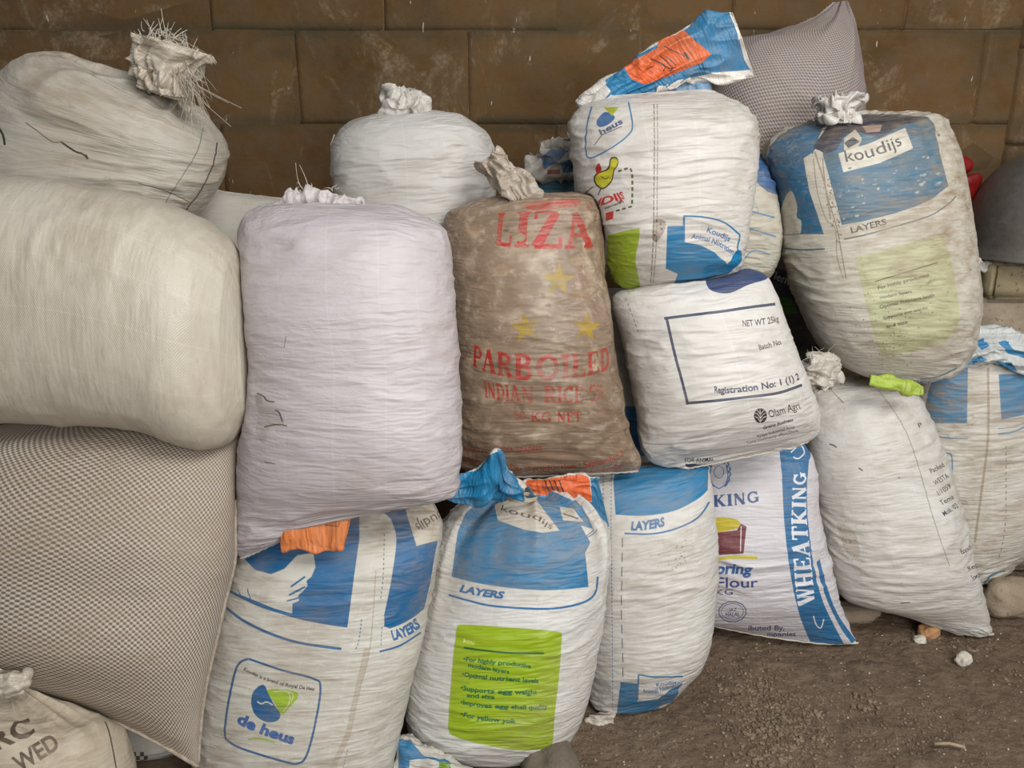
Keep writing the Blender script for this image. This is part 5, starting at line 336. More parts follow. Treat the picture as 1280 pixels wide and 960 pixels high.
ART['Q'] = [('polys',(48,124,166),[[459,1508,493,1412,530,1319,584,1223,620,1130,655,1034,715,952,772,866,825,774,875,674,1051,644,1217,615,1370,588,1513,568,1651,550,1787,534,1784,650,1786,766,1779,867,1772,962,1768,1053,1764,1141,1759,1228,1751,1312,1746,1398,1740,1485,1614,1484,1481,1483,1340,1483,1189,1483,1028,1485,853,1490,661,1498],[2412,758,2496,768,2580,777,2671,787,2771,797,2897,809,3038,822,3007,916,2986,1004,2974,1090,2964,1174,2957,1257,2939,1337,2931,1420,2802,1428,2680,1436,2581,1446,2491,1457,2403,1469,2398,1382,2399,1299,2399,1214,2400,1130,2396,1042,2401,953,2399,858]]),('strip',(70,130,175),[545,1679,674,1678,823,1685,989,1693,1147,1701,1279,1706,1393,1709,1508,1715,1613,1719,1698,1722,1757,1724],[536,1702,669,1700,818,1706,984,1714,1143,1722,1275,1727,1391,1730,1507,1736,1611,1740,1695,1742,1753,1743]),('strip',(70,130,175),[2332,1668,2369,1667,2417,1666,2473,1665,2531,1661,2586,1653,2648,1640,2725,1620,2808,1599,2880,1580,2933,1567],[2340,1697,2376,1696,2425,1696,2480,1694,2536,1688,2589,1678,2650,1662,2733,1644,2818,1623,2892,1603,2946,1590]),('strip',(90,140,175),[2349,1594,2385,1595,2434,1596,2490,1597,2549,1596,2605,1591,2666,1578,2740,1560,2817,1539,2885,1521,2935,1509],[2348,1606,2384,1607,2433,1608,2490,1609,2549,1608,2606,1602,2670,1590,2746,1572,2825,1552,2894,1533,2945,1521]),('strip',(50,130,180),[950,1965,999,1962,1070,1957,1148,1953,1220,1952,1275,1958,1311,1964,1340,1970,1364,1986,1379,2013,1388,2055,1392,2130,1389,2233,1382,2341,1374,2443,1368,2514],[954,1987,1003,1985,1072,1980,1148,1976,1217,1976,1267,1981,1300,1987,1321,1991,1333,1998,1343,2018,1352,2057,1356,2131,1353,2233,1346,2340,1338,2443,1333,2515]),('strip',(150,130,105,0.7),[2244,605,2246,706,2240,795,2228,909,2222,1016,2220,1136,2214,1251,2205,1366,2203,1485,2193,1593,2178,1705,2166,1805,2152,1903,2139,1999,2124,2093,2111,2186,2099,2280,2082,2371,2065,2463,2052,2558,2036,2654,2020,2759,2005,2864,1985,2960,1968,3059,1949,3158,1928,3259,1909,3347,1888,3437,1858,3575],[2193,601,2194,702,2189,792,2178,906,2173,1014,2171,1133,2166,1248,2157,1363,2155,1482,2146,1590,2131,1700,2119,1800,2107,1899,2093,1993,2078,2087,2062,2178,2049,2272,2032,2362,2014,2454,1999,2549,1984,2645,1967,2750,1952,2857,1931,2952,1912,3051,1892,3150,1870,3251,1849,3339,1826,3429,1794,3566]),('dash',(110,105,95),[2454,1890,2457,1945,2461,2000,2463,2053,2459,2103,2459,2156,2467,2214,2465,2265,2463,2317,2465,2372,2466,2427,2467,2483,2469,2540,2471,2598,2472,2656,2474,2717,2475,2779,2475,2838,2476,2892,2480,2948,2480,3001,2481,3055,2478,3109,2479,3166,2480,3225,2478,3284,2476,3344,2471,3403,2471,3469,2470,3535,2471,3605,2467,3672,2468,3747,2474,3821,2480,3892,2487,3963,2503,4041],[2442,1889,2444,1942,2448,1997,2450,2052,2446,2101,2447,2154,2455,2212,2452,2264,2450,2316,2452,2371,2453,2426,2454,2481,2457,2538,2459,2597,2459,2655,2461,2715,2462,2777,2462,2836,2463,2891,2467,2946,2467,2999,2467,3053,2465,3107,2466,3164,2466,3222,2464,3280,2463,3340,2457,3399,2457,3464,2455,3529,2456,3600,2451,3667,2451,3740,2456,3814,2460,3884,2467,3955,2483,4035]),('strip',(50,130,180),[2293,4702,2352,4682,2395,4635,2393,4533,2397,4420,2458,4380,2528,4353,2619,4343,2758,4359,2901,4374,3024,4391],[2440,4788,2412,4701,2471,4668,2457,4573,2506,4518,2508,4429,2570,4402,2783,4464,2945,4474,3091,4478,3200,4480]),('text',(50,120,170),'A',[1020,2028,1057,2027,1094,2026],[1019,1989,1057,1988,1093,1987],0.012,0.0)]
ART['Q_neck'] = [('polys',(30,128,180),[[4530,1673,4583,1866,4680,2047,4220,2147,3519,2252,3311,2080,3235,1889,3825,1802],[4117,2522,4272,2666,4760,2918,3997,2894,3579,2923,3304,2968,3313,3154,3327,3335,2841,3600,2867,3230,2802,3032,2722,2830,3118,2682,3536,2589],[2614,1008,2466,1230,2405,1446,2411,1651,2482,1858,2425,1952,2387,2041,2335,1867,1332,1864,1193,1689,2344,1310,2421,1170],[2082,2380,2191,2533,2301,2748,2454,2935,1967,3144,1795,3270,1853,3071,7,3263,-10466,2847,1637,2540],[3962,1319,3971,1471,3986,1629,3349,1602,3149,1491,3335,1447]])]
ART['R'] = [('polys',(0,99,152),[[178,1065,843,936,1082,853,1278,777,1449,702,1595,625,1758,557,1907,483,2038,404,2161,339,2285,282,2376,201,2466,99,2570,-26,2641,82,2716,173,2746,326,2781,477,2822,653,2840,789,2856,910,2872,1026,2886,1145,2902,1292,2917,1431,2933,1564,2948,1694,2962,1821,2962,1821,2848,1802,2770,1789,2695,1776,2621,1762,2554,1747,2494,1732,2434,1716,2326,1682,2206,1646,2077,1608,1936,1567,1756,1520,1650,1494,1538,1470,1320,1429,1080,1416,891,1285,724,1145]]),('polys',(255,255,255,0),[[206,1035,864,982,1127,969,1342,1019,1509,1071,1669,1083,1817,1099,1908,1064,2001,1030,2066,951,2128,870,2236,853,2334,835,2371,919,2403,998,2391,1108,2348,1163,2375,1234,2338,1323,2292,1380,2325,1449,2256,1485,2281,1621,2155,1588,2021,1555,1864,1508,1685,1468,1489,1433,1260,1405,830,1410,428,1340,113,1252,-93,1175]]),('strip',(0,99,152),[969,1400,1165,1403,1354,1420,1505,1451,1652,1483,1781,1512,1895,1537,2004,1562,2106,1587,2202,1611,2288,1634,2361,1656,2420,1677,2476,1695,2532,1712,2589,1728,2656,1744,2738,1760,2825,1775,2902,1788,2959,1797],[978,1429,1168,1432,1334,1452,1492,1482,1644,1514,1775,1544,1891,1569,2002,1593,2106,1618,2202,1642,2288,1665,2361,1687,2421,1707,2477,1726,2533,1743,2590,1760,2658,1776,2741,1792,2829,1807,2906,1820,2962,1829]),('strip',(0,99,152),[2160,1243,2212,1192,2263,1142,2310,1100],[2180,1265,2232,1215,2282,1163,2329,1118]),('strip',(0,99,152),[2165,1363,2227,1323,2288,1281,2345,1240],[2183,1387,2244,1348,2304,1306,2360,1264]),('strip',(0,99,152),[2161,1445,2239,1422,2316,1399],[2173,1464,2251,1442,2326,1420]),('strip',(0,99,152),[1486,1323,1583,1415,1655,1512],[1468,1329,1564,1421,1637,1517]),('strip',(0,99,152),[1290,1357,1379,1401,1429,1451],[1271,1364,1362,1408,1411,1459]),('strip',(0,99,152),[928,1591,1049,1606,1192,1632,1341,1666,1483,1702,1602,1737,1711,1769,1822,1801,1931,1831,2032,1862,2124,1894,2208,1921,2287,1947,2359,1969,2425,1991,2493,2011,2572,2031,2617,2040,2665,2049,2718,2058,2774,2066,2874,2081,2947,2093],[870,1629,1009,1640,1163,1664,1321,1697,1464,1734,1584,1771,1698,1804,1813,1835,1923,1866,2026,1897,2120,1927,2205,1956,2285,1982,2359,2005,2425,2027,2494,2047,2574,2067,2620,2076,2669,2085,2721,2093,2778,2102,2878,2117,2951,2130]),('polys',(0,96,148),[[2902,46,3059,-11,3234,-51,3428,-93,3728,-77,4095,-59,4684,-33,5493,72,5924,155,5571,249,5215,353,4737,478,4570,633,4479,760,4441,880,4432,993,4474,1110,4529,1252,4561,1381,4558,1514,4556,1643,4608,1782,4608,1782,4444,1801,4238,1830,4060,1856,3865,1885,3678,1906,3554,1863,3510,1709,3510,1598,3502,1477,3497,1359,3493,1238,3476,1117,3465,1025,3457,934,3450,838,3436,753,3424,657,3373,501,3315,382,3280,325,3153,263,3031,167]]),('polys',(205,198,185),[[3621,208,3764,174,3932,139,4125,107,4410,62,4768,81,5151,118,5353,151,5590,182,5390,247,5247,306,5077,379,4774,453,4659,551,4652,651,4604,741,4334,738,4145,747,3990,759,3855,773,3796,677,3740,575,3692,460,3655,361,3627,293]]),('text',(50,56,66),'koudijs',[5548,255,4314,307,3790,398],[5556,379,4392,430,3901,565],0,0.0),('text',(12,98,156),'LAYERS',[3781,2071,4107,2053,4548,2000],[3691,1942,3968,1921,4295,1852],0.05,0.1),('strip',(12,98,156),[3555,2186,3603,2181,3672,2176,3757,2170,3851,2164,3947,2156,4049,2140,4171,2120,4310,2102,4453,2091,4575,2088],[3571,2212,3619,2208,3689,2203,3777,2198,3877,2193,3976,2184,4084,2168,4208,2148,4352,2131,4501,2121,4638,2123]),('strip',(2,92,144),[1829,2236,1912,2251,2021,2276,2081,2292,2139,2309,2195,2327,2250,2345,2342,2375,2417,2400,2488,2421,2556,2441,2618,2460,2671,2485,2712,2506,2742,2521,2767,2542,2785,2573,2800,2619,2814,2687,2824,2772,2830,2868,2833,2972,2833,3066,2833,3152,2829,3247,2822,3347,2812,3436,2799,3505,2784,3552,2766,3591,2745,3614,2721,3626,2693,3635,2666,3642,2639,3642,2609,3635,2572,3623,2523,3605,2452,3581,2407,3566,2359,3553,2303,3537,2242,3522,2182,3507,2122,3491,2018,3469,1939,3453,1870,3442,1815,3431,1766,3419,1720,3405,1681,3391,1651,3378,1626,3358,1610,3328,1605,3279,1602,3208,1587,3130,1587,3035,1591,2926,1594,2825,1605,2721,1604,2620,1616,2517,1628,2428,1644,2357,1675,2307,1718,2274,1761,2256,1795,2245,1817,2237],[1828,2263,1910,2278,2017,2305,2076,2322,2133,2339,2190,2357,2246,2374,2341,2404,2417,2427,2488,2448,2556,2469,2616,2493,2667,2517,2707,2535,2733,2547,2747,2557,2758,2578,2771,2619,2785,2684,2794,2767,2801,2862,2803,2964,2804,3060,2803,3145,2800,3239,2792,3339,2782,3426,2770,3495,2756,3537,2741,3569,2726,3587,2707,3597,2683,3605,2660,3610,2638,3610,2611,3603,2575,3591,2526,3575,2455,3552,2410,3537,2364,3522,2309,3506,2247,3491,2187,3478,2125,3465,2022,3443,1945,3426,1879,3415,1827,3406,1783,3394,1741,3380,1706,3366,1682,3355,1667,3343,1655,3319,1651,3273,1647,3205,1632,3128,1632,3034,1634,2926,1638,2825,1648,2722,1646,2623,1657,2521,1670,2433,1686,2366,1709,2325,1745,2298,1782,2282,1816,2271,1840,2262]),('text',(36,44,60),'Koudijs is a brand of Royal De Heus',[1790,2404,2324,2581,2716,2664],[1796,2362,2327,2536,2713,2619],0.03,0.0),('polys',(2,92,144),[[2125,2586,2151,2600,2175,2630,2199,2668,2224,2704,2250,2736,2276,2770,2300,2808,2324,2845,2351,2881,2379,2919,2403,2956,2416,2988,2420,3015,2415,3039,2404,3058,2387,3072,2365,3083,2334,3089,2298,3090,2261,3085,2221,3075,2178,3059,2137,3038,2101,3012,2071,2977,2045,2936,2023,2892,2008,2850,1999,2806,1997,2758,1999,2715,2008,2680,2029,2647,2061,2615,2095,2593]]),('polys',(150,185,40),[[2197,2657,2242,2640,2319,2639,2386,2645,2440,2650,2492,2660,2531,2677,2550,2700,2555,2731,2552,2764,2538,2803,2513,2848,2489,2892,2470,2937,2451,2978,2429,2988,2396,2948,2359,2878,2318,2812,2267,2752,2213,2699]]),('strip',(215,210,198),[2272,2672,2308,2668,2357,2662,2404,2660,2439,2670,2462,2698,2476,2735,2484,2774,2487,2811,2481,2849,2466,2889,2450,2924,2439,2949],[2275,2685,2312,2681,2360,2675,2405,2673,2436,2681,2454,2704,2467,2737,2475,2774,2477,2808,2471,2842,2457,2880,2441,2915,2431,2940]),('strip',(215,210,198),[2357,2654,2385,2660,2425,2667,2466,2678,2495,2696,2508,2726,2510,2760,2507,2791,2505,2811],[2357,2667,2386,2672,2426,2679,2465,2690,2490,2705,2499,2727,2500,2757,2497,2786,2495,2807]),('strip',(214,212,204),[2095,2806,2104,2811,2117,2819,2131,2826,2144,2832,2155,2834,2164,2832,2175,2825,2187,2817,2202,2809,2220,2806,2241,2810,2263,2819,2284,2829,2302,2838,2313,2845],[2087,2823,2095,2828,2108,2836,2124,2844,2141,2851,2158,2854,2174,2851,2188,2843,2200,2834,2211,2828,2222,2826,2238,2829,2258,2837,2278,2847,2296,2856,2308,2862]),('text',(22,96,165),'de heus',[1814,3130,2275,3251,2594,3369],[1862,2999,2302,3128,2613,3238],0.05,0.0),('strip',(140,180,50),[2057,3317,2077,3312,2104,3305,2136,3298,2172,3293,2210,3292,2255,3297,2305,3307,2352,3320,2389,3331,2414,3339],[2065,3336,2085,3332,2111,3325,2142,3318,2176,3313,2211,3312,2253,3318,2302,3328,2349,3340,2387,3352,2412,3359]),('dash',(70,120,130),[3200,561,3207,599,3215,637,3222,674,3230,710,3238,743,3246,776,3254,809,3262,842,3270,874,3278,905,3285,935,3293,965,3301,994,3308,1023,3316,1052,3323,1081,3330,1110,3339,1144,3347,1184,3356,1226,3362,1263,3366,1298,3370,1332,3375,1367,3379,1403,3383,1436,3385,1468],[3181,559,3188,599,3196,636,3203,673,3211,709,3219,742,3227,775,3235,808,3243,841,3251,873,3259,904,3266,934,3274,963,3282,992,3290,1021,3297,1050,3304,1079,3311,1108,3319,1141,3328,1181,3336,1222,3342,1259,3346,1294,3350,1329,3355,1363,3360,1399,3363,1432,3366,1465]),('dash',(60,90,160),[3152,1734,3156,1766,3158,1787,3162,1818,3165,1839,3170,1872,3173,1894,3177,1927,3179,1949,3182,1982,3184,2003,3185,2035,3184,2057,3180,2086,3174,2105,3162,2131,3153,2148],[3137,1732,3141,1763,3143,1784,3147,1816,3150,1836,3155,1869,3157,1891,3162,1924,3164,1946,3167,1978,3169,2000,3170,2031,3169,2052,3165,2081,3159,2098,3148,2124,3139,2140]),('dash',(90,100,150),[3524,1868,3532,1901,3536,1923,3542,1955,3547,1977,3553,2009,3557,2031,3562,2063,3565,2084,3571,2116,3576,2139],[3509,1866,3517,1899,3521,1921,3527,1953,3532,1975,3538,2007,3542,2029,3547,2061,3550,2082,3556,2114,3561,2137]),('dash',(90,100,150),[3376,3500,3374,3521,3372,3542,3371,3564,3370,3588,3369,3612,3368,3636,3368,3662,3367,3687,3364,3711,3361,3733,3358,3754],[3362,3495,3360,3516,3358,3537,3357,3559,3356,3582,3355,3607,3354,3630,3353,3656,3353,3682,3351,3706,3348,3728,3344,3750]),('strip',(165,150,130,0.5),[3378,2140,3380,2245,3380,2318,3381,2392,3382,2477,3383,2562,3384,2646,3384,2730,3384,2802,3383,2873,3383,2929,3382,2986,3382,3076,3383,3155,3378,3231,3368,3310,3348,3398,3316,3487,3284,3574,3257,3659,3237,3720],[3284,2115,3286,2220,3286,2294,3287,2368,3288,2453,3288,2535,3289,2620,3288,2702,3289,2774,3289,2846,3288,2901,3288,2957,3288,3051,3287,3127,3284,3200,3273,3272,3255,3357,3227,3444,3196,3527,3169,3605,3151,3669]),('strip',(150,135,115,0.6),[3194,1046,3208,1113,3227,1202,3242,1284,3257,1364,3272,1441,3290,1529,3308,1615,3324,1698,3336,1775,3351,1856,3366,1938,3379,2037,3390,2134,3396,2212,3401,2289,3400,2356,3400,2425,3395,2480,3390,2536,3382,2631,3375,2699],[3176,1044,3190,1111,3208,1199,3223,1282,3239,1362,3253,1438,3271,1526,3289,1612,3305,1695,3317,1772,3331,1852,3347,1935,3360,2034,3371,2130,3377,2208,3382,2285,3380,2351,3380,2419,3376,2475,3371,2530,3363,2625,3356,2693])]
ART['R_flap'] = [('strip',(38,38,44),[3533,3344,3800,3723,4139,4074],[3433,3378,3694,3763,4006,4123]),('strip',(38,38,44),[3935,3616,3819,3650,3658,3700,3502,3764,3390,3829,3355,3864,3387,3900,3495,3948,3640,3995,3780,4041,3860,4101,3797,4193,3674,4269,3544,4337,3435,4394,3369,4435],[3893,3562,3784,3594,3626,3644,3463,3711,3331,3790,3262,3882,3313,3960,3429,4015,3571,4062,3696,4106,3743,4138,3724,4153,3639,4203,3522,4262,3414,4317,3345,4359]),('strip',(38,38,44),[3615,2457,3540,2893,3569,3335,3579,3767,3181,4261,2817,4246,2527,4208,2617,3676,2735,3203],[3530,2469,3461,2906,3491,3344,3510,3766,3161,4214,2839,4181,2566,4166,2660,3678,2788,3207])]
ART['U'] = [('strip',(34,34,34),[5335,1064,5309,1113,5271,1183,5250,1259,5237,1335,5214,1410,5190,1481,5164,1554,5105,1640,5025,1727,4964,1813,4924,1893,4884,1970,4846,2038,4822,2111,4811,2199,4807,2313,4810,2446,4806,2572,4793,2677,4785,2755],[5282,1075,5257,1124,5223,1193,5209,1266,5197,1340,5176,1411,5151,1481,5120,1554,5057,1639,4981,1724,4927,1806,4893,1883,4854,1959,4815,2028,4786,2100,4776,2188,4773,2301,4777,2435,4774,2562,4763,2666,4753,2743]),('text',(58,50,42),'RC',[2806,1688,3100,1553,3470,1407],[2642,1353,2972,1176,3538,834],0.03,0.0),('text',(58,50,42),'WED',[3083,2166,3414,1985,3802,1816],[2996,1867,3333,1661,3788,1453],0.03,0.0)]
ART['V'] = [('polys',(30,30,30),[[2452,1551,2525,1548,2536,1754,2465,1745],[2597,1545,2675,1544,2684,1783,2609,1784],[2759,1549,2848,1554,2860,1835,2770,1797],[2536,1754,2609,1784,2654,2301,2585,2300],[2684,1783,2770,1797,2826,2512,2732,2315],[2860,1835,2957,1915,3004,2881,2913,2628],[2520,2311,2585,2300,2632,3402,2563,3369],[2654,2301,2732,2315,2789,4221,2708,4042],[2826,2512,2913,2628,2965,4128,2877,4073],[2632,3402,2708,4042,2761,5475,2678,4386],[2789,4221,2877,4073,2930,5419,2844,5759],[2965,4128,3053,4157,3095,5274,3014,5382],[2608,4337,2678,4386,2703,4472,2635,4437],[2761,5475,2844,5759,2855,5774,2776,5842],[2930,5419,3014,5382,3008,5391,2932,5418]])]
ART['W'] = [('polys',(30,120,170),[[812,1119,1580,1103,2493,761,2415,1408,2532,1700,2593,2024,2602,2453,2869,2552,3078,2743,3559,2662,4334,2581,3385,3459,3286,3921,3134,4438,3185,4684,3230,5053,3245,5519,2982,5564,2753,5564,2575,5559,2443,5426,2289,5348,2107,5317,1900,5332,1664,5396,1387,5493,1127,5478,895,5481,834,4995,823,4594,799,4273,773,3800,761,3108,983,2400,950,1735]]),('polys',(210,208,200),[[1676,3226,1999,3146,2347,2942,2668,2748,2794,2995,3004,3063,3158,3238,3306,3414,3092,3858,2862,4413,2805,4697,2742,5173,2664,5544,2510,5496,2373,5386,2209,5328,2016,5317,1799,5355,1547,5437,1456,5439,1464,4984,1476,4617,1509,4318,1556,3886]]),('polys',(120,160,50),[[3030,3053,3255,3160,3561,3200,3222,3711,2949,4332,2881,4623,2715,4623,2569,4662,2602,4323,2719,3833]])]
ART['D'] = [('strip',(32,38,44),[4947,1858,4868,1977,4754,2202,4656,2502,4609,2742,4581,2917,4594,3081,4540,3216,4486,3338,4523,3494,4528,3625,4507,3725,4471,3793,4439,3844,4413,3895,4398,3956,4401,4039,4429,4146,4464,4256,4490,4349,4496,4406],[4900,1851,4824,1971,4714,2193,4615,2496,4572,2734,4536,2903,4550,3067,4506,3203,4450,3324,4477,3473,4479,3599,4456,3692,4429,3768,4399,3822,4368,3870,4359,3938,4364,4025,4383,4128,4411,4236,4441,4333,4447,4391]),('strip',(95,112,108),[4697,1303,4557,1479,4450,1670,4350,1884,4287,2090,4206,2368,4149,2590,4097,2772,4070,2933,4035,3068,4003,3184,3970,3292,3941,3403,3924,3526,3920,3668,3899,3772,3890,3855,3882,3929,3882,4007,3896,4097,3902,4157],[4659,1299,4520,1481,4421,1670,4327,1882,4267,2085,4189,2357,4132,2577,4082,2761,4051,2921,4019,3057,3987,3175,3954,3283,3925,3394,3905,3512,3902,3656,3883,3764,3872,3847,3865,3924,3864,4000,3878,4090,3883,4150]),('strip',(30,26,22),[2427,2859,2446,2880,2473,2910,2500,2938,2527,2963,2555,2986,2579,3003,2596,3008,2612,3009,2631,3017,2657,3040,2686,3069,2707,3090],[2419,2894,2438,2915,2466,2944,2494,2972,2522,2997,2551,3020,2577,3038,2597,3044,2612,3045,2628,3051,2651,3072,2678,3100,2698,3121]),('strip',(70,60,50),[1930,2670,1987,2695,2066,2730,2136,2765,2184,2793,2224,2820,2259,2846,2294,2871,2326,2894,2355,2906,2380,2900,2405,2882,2422,2867],[1927,2685,1984,2710,2064,2746,2133,2779,2181,2808,2220,2836,2254,2862,2290,2889,2323,2912,2354,2924,2383,2918,2408,2900,2424,2886]),('strip',(40,34,28),[1474,2834,1518,2860,1578,2899,1633,2946,1678,3005,1715,3068,1740,3111],[1437,2865,1483,2890,1545,2927,1597,2968,1639,3021,1678,3081,1702,3123]),('strip',(40,34,28),[2673,3026,2708,3104],[2655,3051,2688,3130]),('strip',(70,66,60),[3375,3442,3431,3456,3512,3477,3611,3505,3719,3539,3825,3581,3936,3637,4058,3698,4170,3747,4298,3808,4412,3854],[3376,3463,3431,3475,3513,3496,3612,3526,3720,3561,3826,3605,3937,3660,4056,3719,4167,3765,4291,3820,4413,3872])]
ART['L'] = [('polys',(35,95,150),[[2656,-438,3078,-411,3555,-317,4352,-378,5033,-239,4610,112,5842,139,4513,490,5385,358,4420,660,3961,1000,4052,1196,4103,1391,3849,1618,3395,1593,3157,1549,2985,1458,2860,1346,2730,1233,2666,1084,2600,966,2537,867,2540,681,2582,387,2629,-10]]),('strip',(60,140,185),[2339,2035,2538,2095,2765,2154,3055,2213,3414,2273],[2324,2083,2528,2144,2750,2203,3037,2263,3399,2324]),('strip',(60,140,185),[2324,2575,2499,2639,2689,2710,2932,2774,3202,2828,3546,2884],[2312,2627,2492,2695,2679,2762,2921,2821,3190,2873,3535,2927]),('strip',(60,130,180),[2392,3815,2417,3710,2459,3580,2509,3468,2569,3398,2644,3351,2766,3333,2967,3358,3203,3400,3400,3434],[2421,3833,2443,3724,2485,3597,2534,3490,2590,3425,2662,3381,2772,3365,2964,3389,3198,3431,3396,3465]),('strip',(60,140,185),[2453,2053,2537,1964,2640,1871,2689,1992,2740,2105],[2467,2070,2552,1980,2634,1894,2667,2000,2716,2114])]
ART['K'] = [('polys',(48,120,150),[[-775,360,64,412,1099,475,1542,480,1899,472,2221,451,2489,444,2751,447,3078,458,3498,447,4389,385,5067,391,5950,446,5837,676,5433,881,4978,1046,4678,1169,4293,1299,4087,1503,4065,1681,4090,1844,4202,1999,4275,2147,3729,2146,3341,2145,3022,2145,2749,2145,2534,2144,2337,2144,2094,2144,1828,2143,1530,2143,1172,2144,604,2149,-733,2159,-755,2002,-713,1837,-647,1663,-1065,1471,-691,1256,-630,1128,-614,1038,-491,863,-605,629]])]
ART['K_neck'] = [('polys',(34,104,150),[[1315,2744,1677,2305,1811,2006,2057,1752,2441,1719,2808,1845,3327,1815,2928,2284,2727,2524,2565,2811,2328,3243,2103,3559,1865,3877,1646,3431,1372,2935]]),('polys',(34,110,155),[[2556,2964,2795,2763,3092,2719,3505,2689,3981,2638,4842,3155,5009,3623,4727,4123,3746,4118,3221,4072,2837,4060,2718,3613]]),('polys',(150,60,50),[[2034,3850,2379,3849,2659,3828,2665,4161,2407,4235,2066,4189]])]
ART['N'] = [('text',(205,208,220),'Vlemann',[1632,886,2237,965,2702,1044],[1746,797,2331,879,2809,961],0.02,0.0),('polys',(60,110,40),[[1820,1123,2024,1121,2215,1119,2385,1118,2446,1175,2506,1232,2567,1290,2447,1295,2318,1301,2165,1306,2003,1312,1941,1248,1881,1185]]),('strip',(150,90,110),[1866,729,2062,654,2294,567,2261,659,2252,741],[1886,736,2079,661,2251,592,2235,662,2227,743]),('polys',(30,60,90),[[2177,36,2406,69,2599,100,2773,137,2942,176,2838,245,2763,305,2676,369,2524,364,2352,366,2105,385,1768,418,1960,311,2040,228,2113,135]])]
ART['X'] = [('polys',(30,110,160),[[2170,1759,2363,1758,2525,1757,2693,1758,2901,1761,3133,1767,3404,1778,3757,1797,4701,1870,6116,1986,5361,2023,6079,2185,5284,2208,4848,2260,6369,2486,5539,2490,5525,2574,5371,2702,4465,2596,3864,2544,3438,2520,3102,2502,2856,2494,2651,2492,2484,2491,2314,2491,2111,2492,2117,2413,2123,2331,2131,2239,2138,2151,2146,2057,2153,1960,2161,1862]])]

AW, AH = 768, 1024
SS = 2
_font_cache = {}


def font_tris(s, bold=0.0, shear=0.0):
    """triangles of a string set in the built-in font, normalised: x 0..1, y 0..1 over cap height"""
    key = (s, bold, shear)
    if key in _font_cache: return _font_cache[key]
    cu = bpy.data.curves.new('t', 'FONT'); cu.body = s; cu.size = 1.0; cu.fill_mode = 'FRONT'
    cu.resolution_u = 3; cu.offset = bold; cu.shear = shear
    o = bpy.data.objects.new('t', cu)
    me = o.to_mesh()
    n = len(me.vertices); co = np.zeros(n * 3); me.vertices.foreach_get('co', co); co = co.reshape(-1, 3)[:, :2]
    me.calc_loop_triangles()
    tr = np.zeros(len(me.loop_triangles) * 3, dtype=np.int32); me.loop_triangles.foreach_get('vertices', tr)
    T = co[tr.reshape(-1, 3)]
    o.to_mesh_clear(); bpy.data.objects.remove(o); bpy.data.curves.remove(cu)
    if len(T):
        x0, x1 = T[..., 0].min(), T[..., 0].max()
        T = T.copy(); T[..., 0] = (T[..., 0] - x0) / max(1e-6, x1 - x0); T[..., 1] /= 0.70
    _font_cache[key] = T
    return T


# roman capitals as strokes: (x0,y0,x1,y1,width) plus curves as polylines; 'S' marks foot/head serifs
def _arc(cx, cy, rx, ry, a0, a1, n=14):
    return [(cx + rx * math.cos(math.radians(a0 + (a1 - a0) * i / n)), cy + ry * math.sin(math.radians(a0 + (a1 - a0) * i / n))) for i in range(n + 1)]


